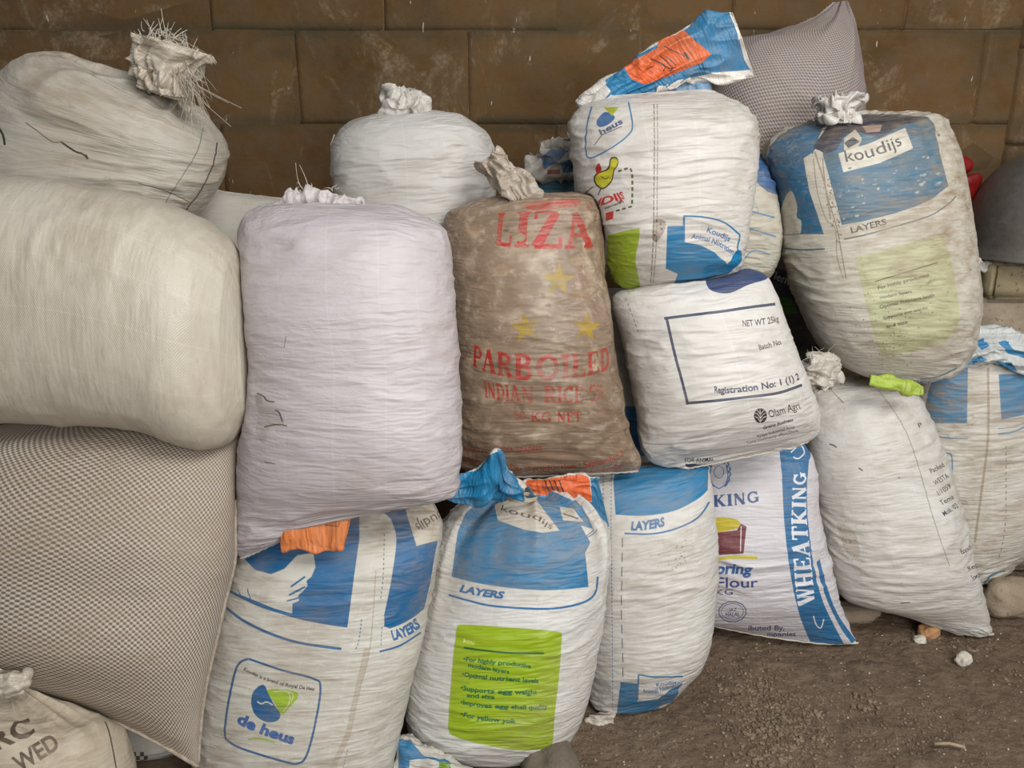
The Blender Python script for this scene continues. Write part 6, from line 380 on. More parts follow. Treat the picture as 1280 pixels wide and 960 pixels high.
def roman(ch):
    K, k = .17, .06
    L = []
    def st(x, y0=0, y1=1, w=K, sf=(1, 1)):
        L.append(([(x, y0), (x, y1)], w))
        if sf[0]: L.append(([(x - w * .95, y0 + .03), (x + w * .95, y0 + .03)], .06))
        if sf[1]: L.append(([(x - w * .95, y1 - .03), (x + w * .95, y1 - .03)], .06))
    def pl(p, w): L.append((p, w))
    w = .72
    if ch == 'L': st(.18); pl([(.1, .03), (.62, .03)], .07); pl([(.6, .0), (.63, .27)], .06); w = .68
    elif ch == 'I': st(.2); w = .4
    elif ch == 'Z': pl([(.08, .96), (.66, .96)], .08); pl([(.62, .95), (.1, .05)], .19); pl([(.06, .04), (.68, .04)], .08); pl([(.07, .98), (.06, .74)], .06); pl([(.67, .02), (.69, .27)], .06); w = .76
    elif ch == 'A': pl([(.1, .0), (.40, 1.0)], .07); pl([(.40, 1.0), (.70, .0)], .19); pl([(.2, .33), (.6, .33)], .06); pl([(.0, .03), (.24, .03)], .06); pl([(.54, .03), (.86, .03)], .06); w = .86
    elif ch == 'P': st(.2); pl([(.2, .97)] + _arc(.42, .73, .2, .22, 90, -90) + [(.2, .49)], .10); w = .7
    elif ch == 'R': st(.2); pl([(.2, .97)] + _arc(.42, .74, .2, .21, 90, -90) + [(.2, .51)], .10); pl([(.42, .5), (.68, .02)], .16); pl([(.56, .03), (.82, .03)], .06); w = .8
    elif ch == 'B': st(.2); pl([(.2, .97)] + _arc(.4, .75, .17, .20, 90, -90) + [(.2, .53)], .10); pl([(.2, .53)] + _arc(.43, .27, .2, .24, 90, -90) + [(.2, .03)], .11); w = .74
    elif ch == 'O': pl(_arc(.43, .5, .31, .45, 0, 360, 24), .13); w = .86
    elif ch == 'E': st(.2); pl([(.15, .96), (.62, .96)], .07); pl([(.2, .51), (.5, .51)], .06); pl([(.15, .04), (.64, .04)], .07); pl([(.61, .98), (.62, .74)], .06); pl([(.64, .02), (.66, .27)], .06); pl([(.5, .4), (.5, .62)], .05); w = .72
    elif ch == 'D': st(.2); pl([(.15, .96), (.35, .96)] + _arc(.35, .5, .34, .46, 90, -90, 18) + [(.15, .04)], .12); w = .82
    elif ch == 'N': st(.15, w=.07); pl([(.13, .98), (.67, .02)], .18); st(.67, w=.07); w = .86
    elif ch == 'C': pl(_arc(.43, .5, .31, .45, 45, 320, 20), .13); pl([(.68, .98), (.68, .68)], .06); w = .78
    elif ch == 'G': pl(_arc(.43, .5, .31, .45, 45, 330, 20), .13); pl([(.68, .98), (.68, .68)], .06); pl([(.68, .05), (.68, .42)], .15); pl([(.5, .42), (.82, .42)], .06); w = .84
    elif ch == 'K': st(.2); pl([(.66, .95), (.25, .42)], .07); pl([(.35, .56), (.7, .03)], .17); pl([(.52, .97), (.8, .97)], .06); pl([(.56, .03), (.86, .03)], .06); w = .86
    elif ch == 'T': st(.38, sf=(1, 0)); pl([(.05, .95), (.71, .95)], .08); pl([(.06, .98), (.05, .72)], .06); pl([(.7, .98), (.71, .72)], .06); w = .76
    elif ch == 'H': st(.2); st(.66); pl([(.2, .51), (.66, .51)], .07); w = .86
    elif ch == 'W': pl([(.1, 1), (.32, 0)], .17); pl([(.32, 0), (.52, .95)], .07); pl([(.52, .95), (.74, 0)], .17); pl([(.74, 0), (.96, 1)], .07); pl([(.0, .97), (.24, .97)], .06); pl([(.4, .97), (.64, .97)], .06); pl([(.84, .97), (1.06, .97)], .06); w = 1.08
    elif ch == '5': pl([(.6, .96), (.2, .96), (.17, .55)], .09); pl(_arc(.34, .32, .24, .28, 110, -150, 14), .12); w = .68
    elif ch == '0': pl(_arc(.34, .5, .22, .45, 0, 360, 20), .13); w = .68
    elif ch == '%': pl(_arc(.18, .75, .12, .2, 0, 360, 10), .06); pl(_arc(.68, .25, .12, .2, 0, 360, 10), .06); pl([(.66, 1), (.2, 0)], .06); w = .88
    else: w = .4
    return L, w


def stroke_tris(pts, w):
    pts = np.array(pts, float); out = []
    for a, b in zip(pts[:-1], pts[1:]):
        d = b - a; n = np.hypot(*d)
        if n < 1e-9: continue
        d = d / n; m = np.array([-d[1], d[0]]) * w / 2
        e = d * w * .12
        q = [a - e + m, a - e - m, b + e - m, b + e + m]
        out += [[q[0], q[1], q[2]], [q[0], q[2], q[3]]]
    return out


def roman_tris(s):
    key = ('roman', s)
    if key in _font_cache: return _font_cache[key]
    x = 0; T = []
    for ch in s:
        L, w = roman(ch)
        for p, lw in L:
            T += stroke_tris([(x + px * 1.0, py) for px, py in p], lw * (1.28 if lw > .12 else 1.5))
        x += w + .04
    T = np.array(T); T[..., 0] /= x
    _font_cache[key] = T
    return T


def split_tris(T, m=.08):
    """subdivide long triangles in x so text can bend"""
    out = []
    stack = list(T)
    while stack:
        t = stack.pop()
        dx = t[:, 0].max() - t[:, 0].min()
        if dx > m:
            e = [np.abs(t[i][0] - t[(i + 1) % 3][0]) for i in range(3)]
            i = int(np.argmax(e)); j = (i + 1) % 3; k = (i + 2) % 3
            mid = (t[i] + t[j]) / 2
            stack.append(np.array([t[i], mid, t[k]])); stack.append(np.array([mid, t[j], t[k]]))
        else:
            out.append(t)
    return np.array(out)


def raster(buf, tris, col, alpha=1.0):
    """tris (N,3,2) in print coordinates 0..1 (v down)"""
    H, W = buf.shape[:2]
    T = np.asarray(tris, float) * np.array([W, H])
    for t in T:
        x0 = max(0, int(math.floor(t[:, 0].min()))); x1 = min(W, int(math.ceil(t[:, 0].max())) + 1)
        y0 = max(0, int(math.floor(t[:, 1].min()))); y1 = min(H, int(math.ceil(t[:, 1].max())) + 1)
        if x1 <= x0 or y1 <= y0: continue
        (ax, ay), (bx, by), (cx, cy) = t
        den = (bx - ax) * (cy - ay) - (cx - ax) * (by - ay)
        if abs(den) < 1e-9: continue
        X = np.arange(x0, x1) + .5; Y = (np.arange(y0, y1) + .5)[:, None]
        l1 = ((bx - X) * (cy - Y) - (cx - X) * (by - Y)) / den
        l2 = ((cx - X) * (ay - Y) - (ax - X) * (cy - Y)) / den
        m = (l1 >= -1e-6) & (l2 >= -1e-6) & (l1 + l2 <= 1 + 1e-6)
        buf[y0:y1, x0:x1][m] = (*col, alpha)


def lin(c):
    return tuple(((v / 255) / 12.92 if v / 255 <= .04045 else (((v / 255) + .055) / 1.055) ** 2.4) for v in c)


def pts(f):
    return np.array(f, float).reshape(-1, 2) / 5000.0


def make_art(name, items):
    W, H = AW * SS, AH * SS
    buf = np.zeros((H, W, 4), np.float32)
    for it in items:
        kind, col = it[0], it[1]
        al = 1.0
        if len(col) == 4: al = col[3]; col = col[:3]
        col = tuple(c / 255 for c in col)
        if kind == 'polys':
            for p in it[2]:
                P = pts(p)
                tr = tessellate_polygon([[Vector((x, y, 0)) for x, y in P]])
                if len(tr): raster(buf, P[np.array(tr)], col, al)
        elif kind in ('strip', 'dash'):
            A, B = pts(it[2]), pts(it[3])
            T = []
            for i in range(0, len(A) - 1, 2 if kind == 'dash' else 1):
                T += [[A[i], B[i], B[i + 1]], [A[i], B[i + 1], A[i + 1]]]
            raster(buf, T, col, al)
        elif kind in ('text', 'roman'):
            s, P, Q, bold, shear = it[2:7]
            T = roman_tris(s) if kind == 'roman' else font_tris(s, bold, shear)
            if not len(T): continue
            T = split_tris(T)
            P = pts(P); Q = pts(Q)
            x = T[..., 0][..., None]; y = T[..., 1][..., None]
            # quadratic through three samples at x = 0, .5, 1
            w0 = 2 * (x - .5) * (x - 1); w1 = -4 * x * (x - 1); w2 = 2 * x * (x - .5)
            base = w0 * P[0] + w1 * P[1] + w2 * P[2]
            top = w0 * Q[0] + w1 * Q[1] + w2 * Q[2]
            raster(buf, base * (1 - y) + top * y, col, al)
    # average the supersamples, colour weighted by coverage
    b = buf.reshape(AH, SS, AW, SS, 4)
    a = b[..., 3:4].sum((1, 3)); c = (b[..., :3] * b[..., 3:4]).sum((1, 3))
    out = np.zeros((AH, AW, 4), np.float32)
    out[..., :3] = c / np.maximum(a, 1e-6); out[..., 3] = a[..., 0] / (SS * SS)
    # bleed colour outwards so filtered edges do not go dark
    m = a[..., 0] > 0
    rgb = out[..., :3].copy()
    for _ in range(3):
        acc = np.zeros_like(rgb); cnt = np.zeros(m.shape, np.float32)
        for dy, dx in ((0, 1), (0, -1), (1, 0), (-1, 0)):
            mm = np.roll(m, (dy, dx), (0, 1)); acc += np.roll(rgb, (dy, dx), (0, 1)) * mm[..., None]; cnt += mm
        f = (~m) & (cnt > 0)
        rgb[f] = acc[f] / cnt[f][:, None]; m = m | f
    out[..., :3] = rgb
    img = bpy.data.images.new(name + '_print', AW, AH, alpha=True)
    img.alpha_mode = 'CHANNEL_PACKED'
    img.pixels.foreach_set(np.ascontiguousarray(out[::-1]).ravel())
    img.update(); img.pack()
    return img


# ---------------------------------------------------------------- sack surfaces
LO_U, LO_V = 64, 54


class Plane:
    """the middle plane of a sack: through the world point seen at pixel (ax, ay), Y metres into the shed"""
    def __init__(self, ax, ay, Y, lean=6, yaw=0):
        self.p = at_depth(ax, ay, Y)
        l = math.radians(lean); y = math.radians(yaw)
        n = np.array([0, -math.cos(l), math.sin(l)])
        self.n = np.array([n[0] * math.cos(y) - n[1] * math.sin(y), n[0] * math.sin(y) + n[1] * math.cos(y), n[2]])
    def hit(self, px, py):
        d = ray_dir(px, py); o = np.array([0, 0, CAM_Z])
        return o + d * (np.dot(self.p - o, self.n) / np.dot(d, self.n))


def base_grid(rows, plane, D, expo=2.3, nu=LO_U, nv=LO_V):
    """rows: (xl, yl, xr, yr, thickness 0..1[, bow]) in outline order; returns grid (nv, nu, 3) and sizes"""
    R = []
    for r in rows:
        L = plane.hit(r[0], r[1]); Rr = plane.hit(r[2], r[3])
        R.append(np.concatenate([L, Rr, [r[4] * D, r[5] * .0017 if len(r) > 5 else 0.0]]))
    R = np.array(R)
    step = [0.0]
    for a, b in zip(R[:-1], R[1:]):
        step.append(step[-1] + max(np.linalg.norm(a[:3] - b[:3]), np.linalg.norm(a[3:6] - b[3:6]), abs(a[6] - b[6])))
    step = np.array(step); total = step[-1]
    s = np.linspace(0, total, nv)
    idx = np.interp(s, step, np.arange(len(step)))
    # monotone resampling then light smoothing
    M = cr_matrix(len(R), idx)
    G = M @ R
    G[:, 6] = np.maximum(G[:, 6], 0.0008)
    C = (G[:, :3] + G[:, 3:6]) / 2; S = (G[:, 3:6] - G[:, :3]) / 2
    th = math.pi - 2 * math.pi * np.arange(nu) / nu
    e = 2.0 / expo
    X = np.sign(np.cos(th)) * np.abs(np.cos(th)) ** e
    Yy = np.sign(np.sin(th)) * np.abs(np.sin(th)) ** e
    P = C[:, None] + S[:, None] * X[None, :, None] + plane.n * (G[:, 6][:, None, None] * Yy[None, :, None])
    down = -np.cross(plane.n, np.array([1, 0, 0])); down = down / np.linalg.norm(down)
    if down[2] > 0: down = -down
    P = P + down * (G[:, 7][:, None, None] * (1 - X ** 2)[None, :, None])
    width = np.linalg.norm(S, axis=1).max() * 2
    circ = 2 * width + 1.2 * D
    return P, total, circ


def grid_faces(nu, nv, cap=True):
    f = []
    j = np.arange(nu); j2 = (j + 1) % nu
    for i in range(nv - 1):
        f.append(np.stack([i * nu + j, (i + 1) * nu + j, (i + 1) * nu + j2, i * nu + j2], 1))
    return np.concatenate(f)


def grid_bvh(P):
    nv, nu = P.shape[:2]
    F = grid_faces(nu, nv)
    faces = F.tolist() + [list(range(nu)), list(range((nv - 1) * nu, nv * nu))[::-1]]
    return BVHTree.FromPolygons([tuple(v) for v in P.reshape(-1, 3)], faces), P.reshape(-1, 3).min(0), P.reshape(-1, 3).max(0)


SOLID = []          # finished bodies that later ones give way to


def settle(P, gap=.0045, floor=True, iters=3, smooth=2):
    """let a filled sack give way to the ones already placed, to the floor and to the wall"""
    nv, nu = P.shape[:2]
    moved_any = np.zeros((nv, nu), bool)
    for it in range(iters):
        lo = P.reshape(-1, 3).min(0); hi = P.reshape(-1, 3).max(0)
        moved = np.zeros((nv, nu), bool)
        for bvh, l, h in SOLID:
            if (lo > h + .01).any() or (hi < l - .01).any(): continue
            near = ((P > l - .01) & (P < h + .01)).all(2)
            for i, j in zip(*np.nonzero(near)):
                v = Vector(P[i, j]); co, no, k, d = bvh.find_nearest(v, .25)
                if co is None: continue
                sd = (v - co).dot(no)
                if sd < 0 or d < gap:
                    P[i, j] = np.array(co + no * gap); moved[i, j] = True
        if floor:
            z = P[..., 2]; P[..., 2] = np.where(z < .006, .006 + (z - .006) * 0.0, z)
        P[..., 1] = np.minimum(P[..., 1], WALL_Y - .012)
        moved_any |= moved
        if it < iters - 1 and moved.any():
            m = moved.copy()
            for _ in range(2):
                m = m | np.roll(m, 1, 1) | np.roll(m, -1, 1)
                m[1:] |= m[:-1]; m[:-1] |= m[1:]
            m[0] = False; m[-1] = False
            for _ in range(smooth):
                Q = (np.roll(P, 1, 1) + np.roll(P, -1, 1)) / 4
                up = np.vstack([P[:1], P[:-1]]); dn = np.vstack([P[1:], P[-1:]])
                Q = Q + (up + dn) / 4
                P = np.where(m[..., None], P * .4 + Q * .6, P)
    return P


def refine(P, NU, NV):
    nv, nu = P.shape[:2]
    Mv = cr_matrix(nv, np.linspace(0, nv - 1, NV))
    Mu = cr_matrix(nu, np.arange(NU) * nu / NU, periodic=True)
    return np.einsum('ab,bcd->acd', Mv, np.einsum('ab,cbd->cad', Mu, P))


def grid_normals(P):
    du = np.roll(P, -1, 1) - np.roll(P, 1, 1)
    dv = np.empty_like(P); dv[1:-1] = P[2:] - P[:-2]; dv[0] = P[1] - P[0]; dv[-1] = P[-1] - P[-2]
    n = np.cross(dv, du)
    return n / np.maximum(np.linalg.norm(n, axis=2, keepdims=True), 1e-9)


def grid_object(name, P, length, circ, mat, parent):
    NV, NU = P.shape[:2]
    F = grid_faces(NU, NV)
    nf = len(F)
    me = bpy.data.meshes.new(name)
    nverts = NU * NV
    me.vertices.add(nverts); me.vertices.foreach_set('co', P.reshape(-1).astype(np.float32))
    loops = np.concatenate([F.ravel(), np.arange(NU), (np.arange((NV - 1) * NU, NV * NU))[::-1]])
    starts = np.concatenate([np.arange(nf) * 4, [nf * 4, nf * 4 + NU]])
    me.loops.add(len(loops)); me.loops.foreach_set('vertex_index', loops.astype(np.int32))
    me.polygons.add(nf + 2)
    me.polygons.foreach_set('loop_start', starts.astype(np.int32))
    me.update(calc_edges=True)
    j = np.arange(NU)
    U = np.zeros((nf, 4)); V = np.zeros((nf, 4))
    half = NU / 2
    for i in range(NV - 1):
        sl = slice(i * NU, (i + 1) * NU)
        U[sl, 0] = j / half; U[sl, 1] = j / half; U[sl, 2] = (j + 1) / half; U[sl, 3] = (j + 1) / half
        V[sl, 0] = i / (NV - 1); V[sl, 1] = (i + 1) / (NV - 1); V[sl, 2] = (i + 1) / (NV - 1); V[sl, 3] = i / (NV - 1)
    U = np.concatenate([U.ravel(), np.arange(NU) / half, np.arange(NU)[::-1] / half])
    V = np.concatenate([V.ravel(), np.zeros(NU), np.ones(NU)])
    a = me.uv_layers.new(name='print'); a.data.foreach_set('uv', np.stack([U, 1 - V], 1).ravel().astype(np.float32))
    b = me.uv_layers.new(name='metric'); b.data.foreach_set('uv', np.stack([U * circ / 2, V * length], 1).ravel().astype(np.float32))
    me.polygons.foreach_set('use_smooth', [True] * (nf + 2))
    me.validate()
    me.materials.append(mat)
    o = bpy.data.objects.new(name, me)
    return link(o, parent)


BODIES = {}
GRIDS = {}


def seam(parent, key, mat, side=None, v0=0.0, v1=1.0, rad=.0028, out=.0015, name='sewn_seam'):
    """stitched hem: along the last row (side None) or down one edge ('L' or 'R')"""
    H = GRIDS[key]; NV, NU = H.shape[:2]
    if side is None:
        line_ = H[-1, :NU // 2 + 1][::3]
    else:
        line_ = H[int(v0 * (NV - 1)):int(v1 * (NV - 1)) + 1, 0 if side == 'L' else NU // 2][::3]
    c = H.reshape(-1, 3).mean(0)
    P = []
    for i, p in enumerate(line_):
        d = p - c; d[1] = 0; d /= np.linalg.norm(d)
        P.append(p + d * out + np.array([0, -.0006, .0012]) * (1 if i % 2 else -1))
    return cord(parent, P, rad, mat, name)



def body(key, parent, rows, plane, D, mat, name='body', expo=2.3, wr=.0026, wr_f=42, lump=.007, pleat=(0, 0), pleat_n=26,
         crumple=0.0, crumple_f=28, seed=1, solid=True, NU=208, NV=190, floor=True, yield_=True, sag=0.0, wr_s=5.0, gap=.0045, flute=(0, 12)):
    """one cloth surface. pleat: strength (m) of gathers running to the first/last row"""
    P, length, circ = base_grid(rows, plane, D, expo)
    nv, nu = P.shape[:2]
    V, U = np.meshgrid(np.linspace(0, 1, nv), np.arange(nu) / nu, indexing='ij')
    n = grid_normals(P)
    fade = np.clip(np.minimum(V, 1 - V) / .12, 0, 1)[..., None]
    P = P + n * ((vnoise(U, V, 7, 6, seed) - .5) * 2 * lump)[..., None] * fade
    if yield_: P = settle(P, gap=gap, floor=floor)
    if solid: SOLID.append(grid_bvh(P))
    H = refine(P, NU, NV)
    V, U = np.meshgrid(np.linspace(0, 1, NV), np.arange(NU) / NU, indexing='ij')
    n = grid_normals(H)
    h = np.zeros((NV, NU))
    if wr:
        Vw = V + (vnoise(U, V, 9, 7, seed + 1) - .5) * .05 + (vnoise(U, V, 4, 4, seed + 8) - .5) * .05 * (wr_s / 5)
        f = max(6, wr_f * length)
        a = ridge(vnoise(U, Vw, 8 * circ / 1.0 + 3, f, seed + 2), 2.0)
        b = ridge(vnoise(U, Vw + .01, 17 * circ + 4, f * 1.9, seed + 3), 1.6)
        amp = .25 + 1.5 * vnoise(U, V, 5, 8, seed + 4) ** 1.5
        c = ridge(vnoise(U, V + (vnoise(U, V, 5, 5, seed + 12) - .5) * .12, 5 * circ + 2, f * .55, seed + 13), 3.0)
        h += wr * amp * (a * 1.15 + b * .55 + c * .8 - .8)
    if crumple:
        q = H.reshape(-1, 3)
        c = ridge(noise3(q, crumple_f, seed + 5), 1.5) + .5 * ridge(noise3(q * np.array([1.4, 1, .5]), crumple_f * 1.8, seed + 6), 1.8) + .4 * noise3(q, crumple_f * .45, seed + 9) * 2
        h += crumple * .9 * (c.reshape(NV, NU) - 1.0)
    if flute[0]:
        Vt = U + (vnoise(U, V, 4, 3, seed + 30) - .5) * .10
        h += flute[0] * (ridge(vnoise(Vt % 1.0, V * .999, flute[1], 3, seed + 31), 1.6) - .4) * 2.2
        h += flute[0] * .45 * (ridge(vnoise(Vt % 1.0, V * .999, flute[1] * 2.3, 4, seed + 32), 2.0) - .35) * 2.6
    for k, (amt, vv) in enumerate(((pleat[0], V), (pleat[1], 1 - V))):
        if amt:
            ph = vnoise(U, V * .4, pleat_n, 3, seed + 7 + k)
            h += amt * np.exp(-(vv / .24) ** 1.5) * (ridge(ph, 1.1) - .5) * 2
    edge = np.clip(np.minimum(V, 1 - V) / .01, .15, 1)
    H = H + n * (h * edge)[..., None]
    if floor: H[..., 2] = np.maximum(H[..., 2], .002)
    H[..., 1] = np.minimum(H[..., 1], WALL_Y - .004)
    # keep the mesh in the frame of its thing
    o = grid_object(name, H, length, circ, mat, parent)
    if key: BODIES[key] = o; GRIDS[key] = H
    return o


def threads(parent, origin_px, plane, n, L, spread, mat, name='frayed_threads', rad=.0007, up=(0, 0, 1), off=.02, seed=3):
    """loose frayed tapes: one joined part"""
    r = np.random.RandomState(seed)
    V, F = [], []
    up = np.array(up, float)
    for _ in range(n):
        p0 = plane.hit(*(np.array(origin_px[r.randint(len(origin_px))]) + r.uniform(-5, 5, 2))) + plane.n * off * r.uniform(-.3, 1.2)
        d = up + r.normal(0, spread, 3); d /= np.linalg.norm(d)
        ln = L * r.uniform(.35, 1.0); k = 7
        side = np.cross(d, plane.n); side /= max(1e-6, np.linalg.norm(side))
        bend = r.normal(0, .5, 3) * ln; bend[2] -= abs(r.normal(0, .7)) * ln
        pts = [p0 + d * ln * t + bend * t * t * .8 for t in np.linspace(0, 1, k)]
        b = len(V)
        for q, p in enumerate(pts):
            w = rad * (1.3 - .6 * q / k)
            V += [p + side * w, p - side * w * .6 + plane.n * w, p - plane.n * w]
        for q in range(k - 1):
            for c in range(3):
                F.append((b + q * 3 + c, b + q * 3 + (c + 1) % 3, b + q * 3 + 3 + (c + 1) % 3, b + q * 3 + 3 + c))
    o = np_mesh(name, V, F, mat, parent)
    return tag(o, kind='stuff')


def cord(parent, pts, rad, mat, name='tie_cord', closed=False):
    pts = [np.array(p, float) for p in pts]
    n = len(pts); k = 8; V, F = [], []
    for i, p in enumerate(pts):
        a = pts[(i - 1) % n] if (closed or i > 0) else p; b = pts[(i + 1) % n] if (closed or i < n - 1) else p
        t = b - a; t /= max(1e-9, np.linalg.norm(t))
        u = np.cross(t, [0.3, .2, 1]); u /= max(1e-9, np.linalg.norm(u)); w = np.cross(t, u)
        for j in range(k):
            an = 2 * math.pi * j / k
            V.append(p + rad * (u * math.cos(an) + w * math.sin(an)))
    m = n if closed else n - 1
    for i in range(m):
        i2 = (i + 1) % n
        for j in range(k):
            F.append((i * k + j, i * k + (j + 1) % k, i2 * k + (j + 1) % k, i2 * k + j))
    if not closed:
        F.append(tuple(range(k))[::-1]); F.append(tuple((n - 1) * k + j for j in range(k)))
    return np_mesh(name, V, F, mat, parent)


def tie_ring(parent, plane, px, py, rx, ry, mat, off=0.0, rad=.0028, tilt=0.0, turns=2):
    """cord wound round a gathered neck"""
    c = plane.hit(px, py) + plane.n * off
    r = np.cross(plane.n, [0, 0, 1.0]); r /= np.linalg.norm(r)
    r = -r if r[0] < 0 else r
    upv = np.cross(plane.n, r); upv = upv if upv[2] > 0 else -upv
    ca, sa = math.cos(math.radians(tilt)), math.sin(math.radians(tilt))
    r2 = r * ca + upv * sa; u2 = upv * ca - r * sa
    pts = []
    N = 20 * turns
    for i in range(N):
        a = 2 * math.pi * i / 20
        pts.append(c + r2 * rx * math.cos(a) + plane.n * ry * math.sin(a) + u2 * (.004 * i / 20 - .003 * turns / 2))
    return cord(parent, pts, rad, mat, 'tie_cord')


def sack(name, rows, plane, label, group=None, cat='sack'):
    L = plane.hit(rows[-1][0], rows[-1][1]); R = plane.hit(rows[-1][2], rows[-1][3])
    c = (L + R) / 2; c[2] = max(0, c[2])
    t = empty(name, c)
    group = group or {'feed_sack': 'printed feed sacks in the heap', 'grain_sack': 'unprinted grain sacks in the heap'}.get(name)
    return tag(t, label, cat, group)

# ================================================================ THE SETTING
# ---- soil floor
def soil_height(x, y):
    P = np.stack([x, y, np.zeros_like(x)], -1).reshape(-1, 3)
    h = (noise3(P, 3.0, 1) - .5) * .016 + (noise3(P, 9.0, 2) - .5) * .008 + (noise3(P, 27.0, 3) - .5) * .005 + ridge(noise3(P, 60.0, 4), 1.3) * .0035
    r = noise3(P * np.array([1, 2.4, 1]), 14, 5)
    h += np.where(r > .62, (r - .62) * .02, 0)
    h += (noise3(P, 110.0, 6) - .5) * .0035
    return h.reshape(x.shape) - .010


def build_floor():
    xs = np.concatenate([np.linspace(-4, -.2, 60), np.linspace(-.18, 2.0, 420), np.linspace(2.05, 5, 40)])
    ys = np.concatenate([np.linspace(-2, 1.2, 40), np.linspace(1.21, 2.5, 260), np.linspace(2.52, 3.1, 20)])
    X, Y = np.meshgrid(xs, ys)
    Z = soil_height(X, Y)
    V = np.stack([X, Y, Z], -1).reshape(-1, 3)
    ny, nx = X.shape
    i = (np.arange(ny - 1)[:, None] * nx + np.arange(nx - 1)[None]).ravel()
    F = np.stack([i, i + 1, i + nx + 1, i + nx], 1)
    N = NT('trodden_soil')
    co = N.new('ShaderNodeTexCoord').outputs['Object']
    a = N.noise(co, 3.2, 6, .6); b = N.noise(co, 26, 6, .7); c = N.noise(co, 120, 4, .7)
    col = N.mix(N.ramp(a, [(.3, 0.), (.7, 1.)]), (.21, .150, .102), (.30, .22, .155))
    col = N.mix(N.ramp(b, [(.35, 0.), (.7, 1.)]), N.mix(.55, col, (.075, .048, .030)), col)
    col = N.mix(N.ramp(c, [(.62, 0.), (.72, .55)]), col, (.36, .28, .20))
    N.l(col, N.b.inputs['Base Color']); N.b.inputs['Roughness'].default_value = .95
    N.b.inputs['Specular IOR Level'].default_value = .2
    h1 = N.noise(co, 55, 8, .7); h2 = N.noise(co, 14, 6, .65)
    N.l(N.bump(h1, 1.0, .014, N.bump(h2, .9, .02)), N.b.inputs['Normal'])
    o = np_mesh('floor', V, F, N.m)
    return tag(o, 'trodden brown soil floor', kind='structure')


floor = build_floor()


# ---- earth-block wall: rendered blocks with smeared joints
JOINT_Z = float(at_depth(500, 38, WALL_Y)[2])
COURSE = JOINT_Z - float(at_depth(500, 155, WALL_Y)[2])


def wall_mat(name, seed):
    N = NT(name)
    g = N.new('ShaderNodeNewGeometry').outputs['Position']
    co = N.scaled(g, (1, 1, 1), (seed * 1.3, 0, seed * .7))
    a = N.noise(co, 2.3, 6, .6, .4); b = N.noise(co, 18, 6, .65); c = N.noise(co, 80, 4, .6)
    col = N.mix(N.ramp(a, [(.32, 0.), (.68, 1.)]), (.088, .045, .014), (.142, .078, .030))
    col = N.mix(N.ramp(b, [(.35, 0.), (.75, 1.)]), col, (.12, .080, .045))
    # lime and mortar smears
    s = N.noise(N.scaled(co, (5, 5, 2.6)), 1.0, 8, .72, 1.2)
    col = N.mix(N.math('MULTIPLY', N.ramp(s, [(.54, 0.), (.72, 1.)]), N.ramp(c, [(.36, .1), (.60, .8)])), col, (.33, .26, .18))
    dk = N.noise(N.scaled(co, (3, 3, 5)), 1.0, 5, .6, .3)
    col = N.mix(N.math('MULTIPLY', N.ramp(dk, [(.48, 0.), (.70, 1.)]), .6), col, (.055, .042, .022))
    # mortar rubbed over the horizontal joints
    sz = N.new('ShaderNodeSeparateXYZ'); N.l(g, sz.inputs[0])
    wv = N.math('MULTIPLY', N.math('SUBTRACT', N.noise(co, 5, 4, .6), .5), .035)
    pp = N.math('PINGPONG', N.math('ADD', N.math('SUBTRACT', sz.outputs[2], JOINT_Z), wv), COURSE / 2)
    band = N.math('MULTIPLY', N.ramp(pp, [(.012, 1.), (.034, 0.)]), N.ramp(N.noise(co, 3.1, 4, .6), [(.38, .15), (.6, 1.)]))
    col = N.mix(N.math('MULTIPLY', band, .75), col, (.062, .052, .030))
    # short pale drips
    fl = N.noise(N.scaled(co, (55, 55, 15)), 1.0, 2, .5)
    col = N.mix(N.ramp(fl, [(.74, 0.), (.77, .8)]), col, (.50, .45, .38))
    N.l(col, N.b.inputs['Base Color']); N.b.inputs['Roughness'].default_value = .92
    N.b.inputs['Specular IOR Level'].default_value = .2
    N.l(N.bump(c, .5, .003, N.bump(b, .6, .008)), N.b.inputs['Normal'])
    return N.m


M_wall = wall_mat('earth_block', 1)
M_joint = wall_mat('mud_mortar', 2)


def rough_block(cx, cz, w, h, y, depth, seed, mat, name, parent, n=5):
    """one block: softened edges, slightly uneven face"""
    r = np.random.RandomState(seed)
    xs = np.array([-.5, -.47, 0, .47, .5]); zs = np.array([-.5, -.44, 0, .44, .5])
    V = []; F = []
    for b in zs:
        for a in xs:
            edge = (abs(a) > .48) or (abs(b) > .48)
            V.append((cx + a * w + r.normal(0, .0016), y + (.0012 if edge else r.normal(0, .0016)), cz + b * h + r.normal(0, .0016)))
    for i in range(4):
        for j in range(4):
            k = i * 5 + j
            F.append((k, k + 1, k + 6, k + 5))
    m = len(V)
    ring = [0, 1, 2, 3, 4, 9, 14, 19, 24, 23, 22, 21, 20, 15, 10, 5]
    for k in ring: V.append((V[k][0], y + depth, V[k][2]))
    for i in range(16):
        a, b = ring[i], ring[(i + 1) % 16]
        F.append((b, a, m + i, m + (i + 1) % 16))
    F.append(tuple(m + i for i in range(16)))
    return np_mesh(name, V, F, mat, parent, smooth=True)


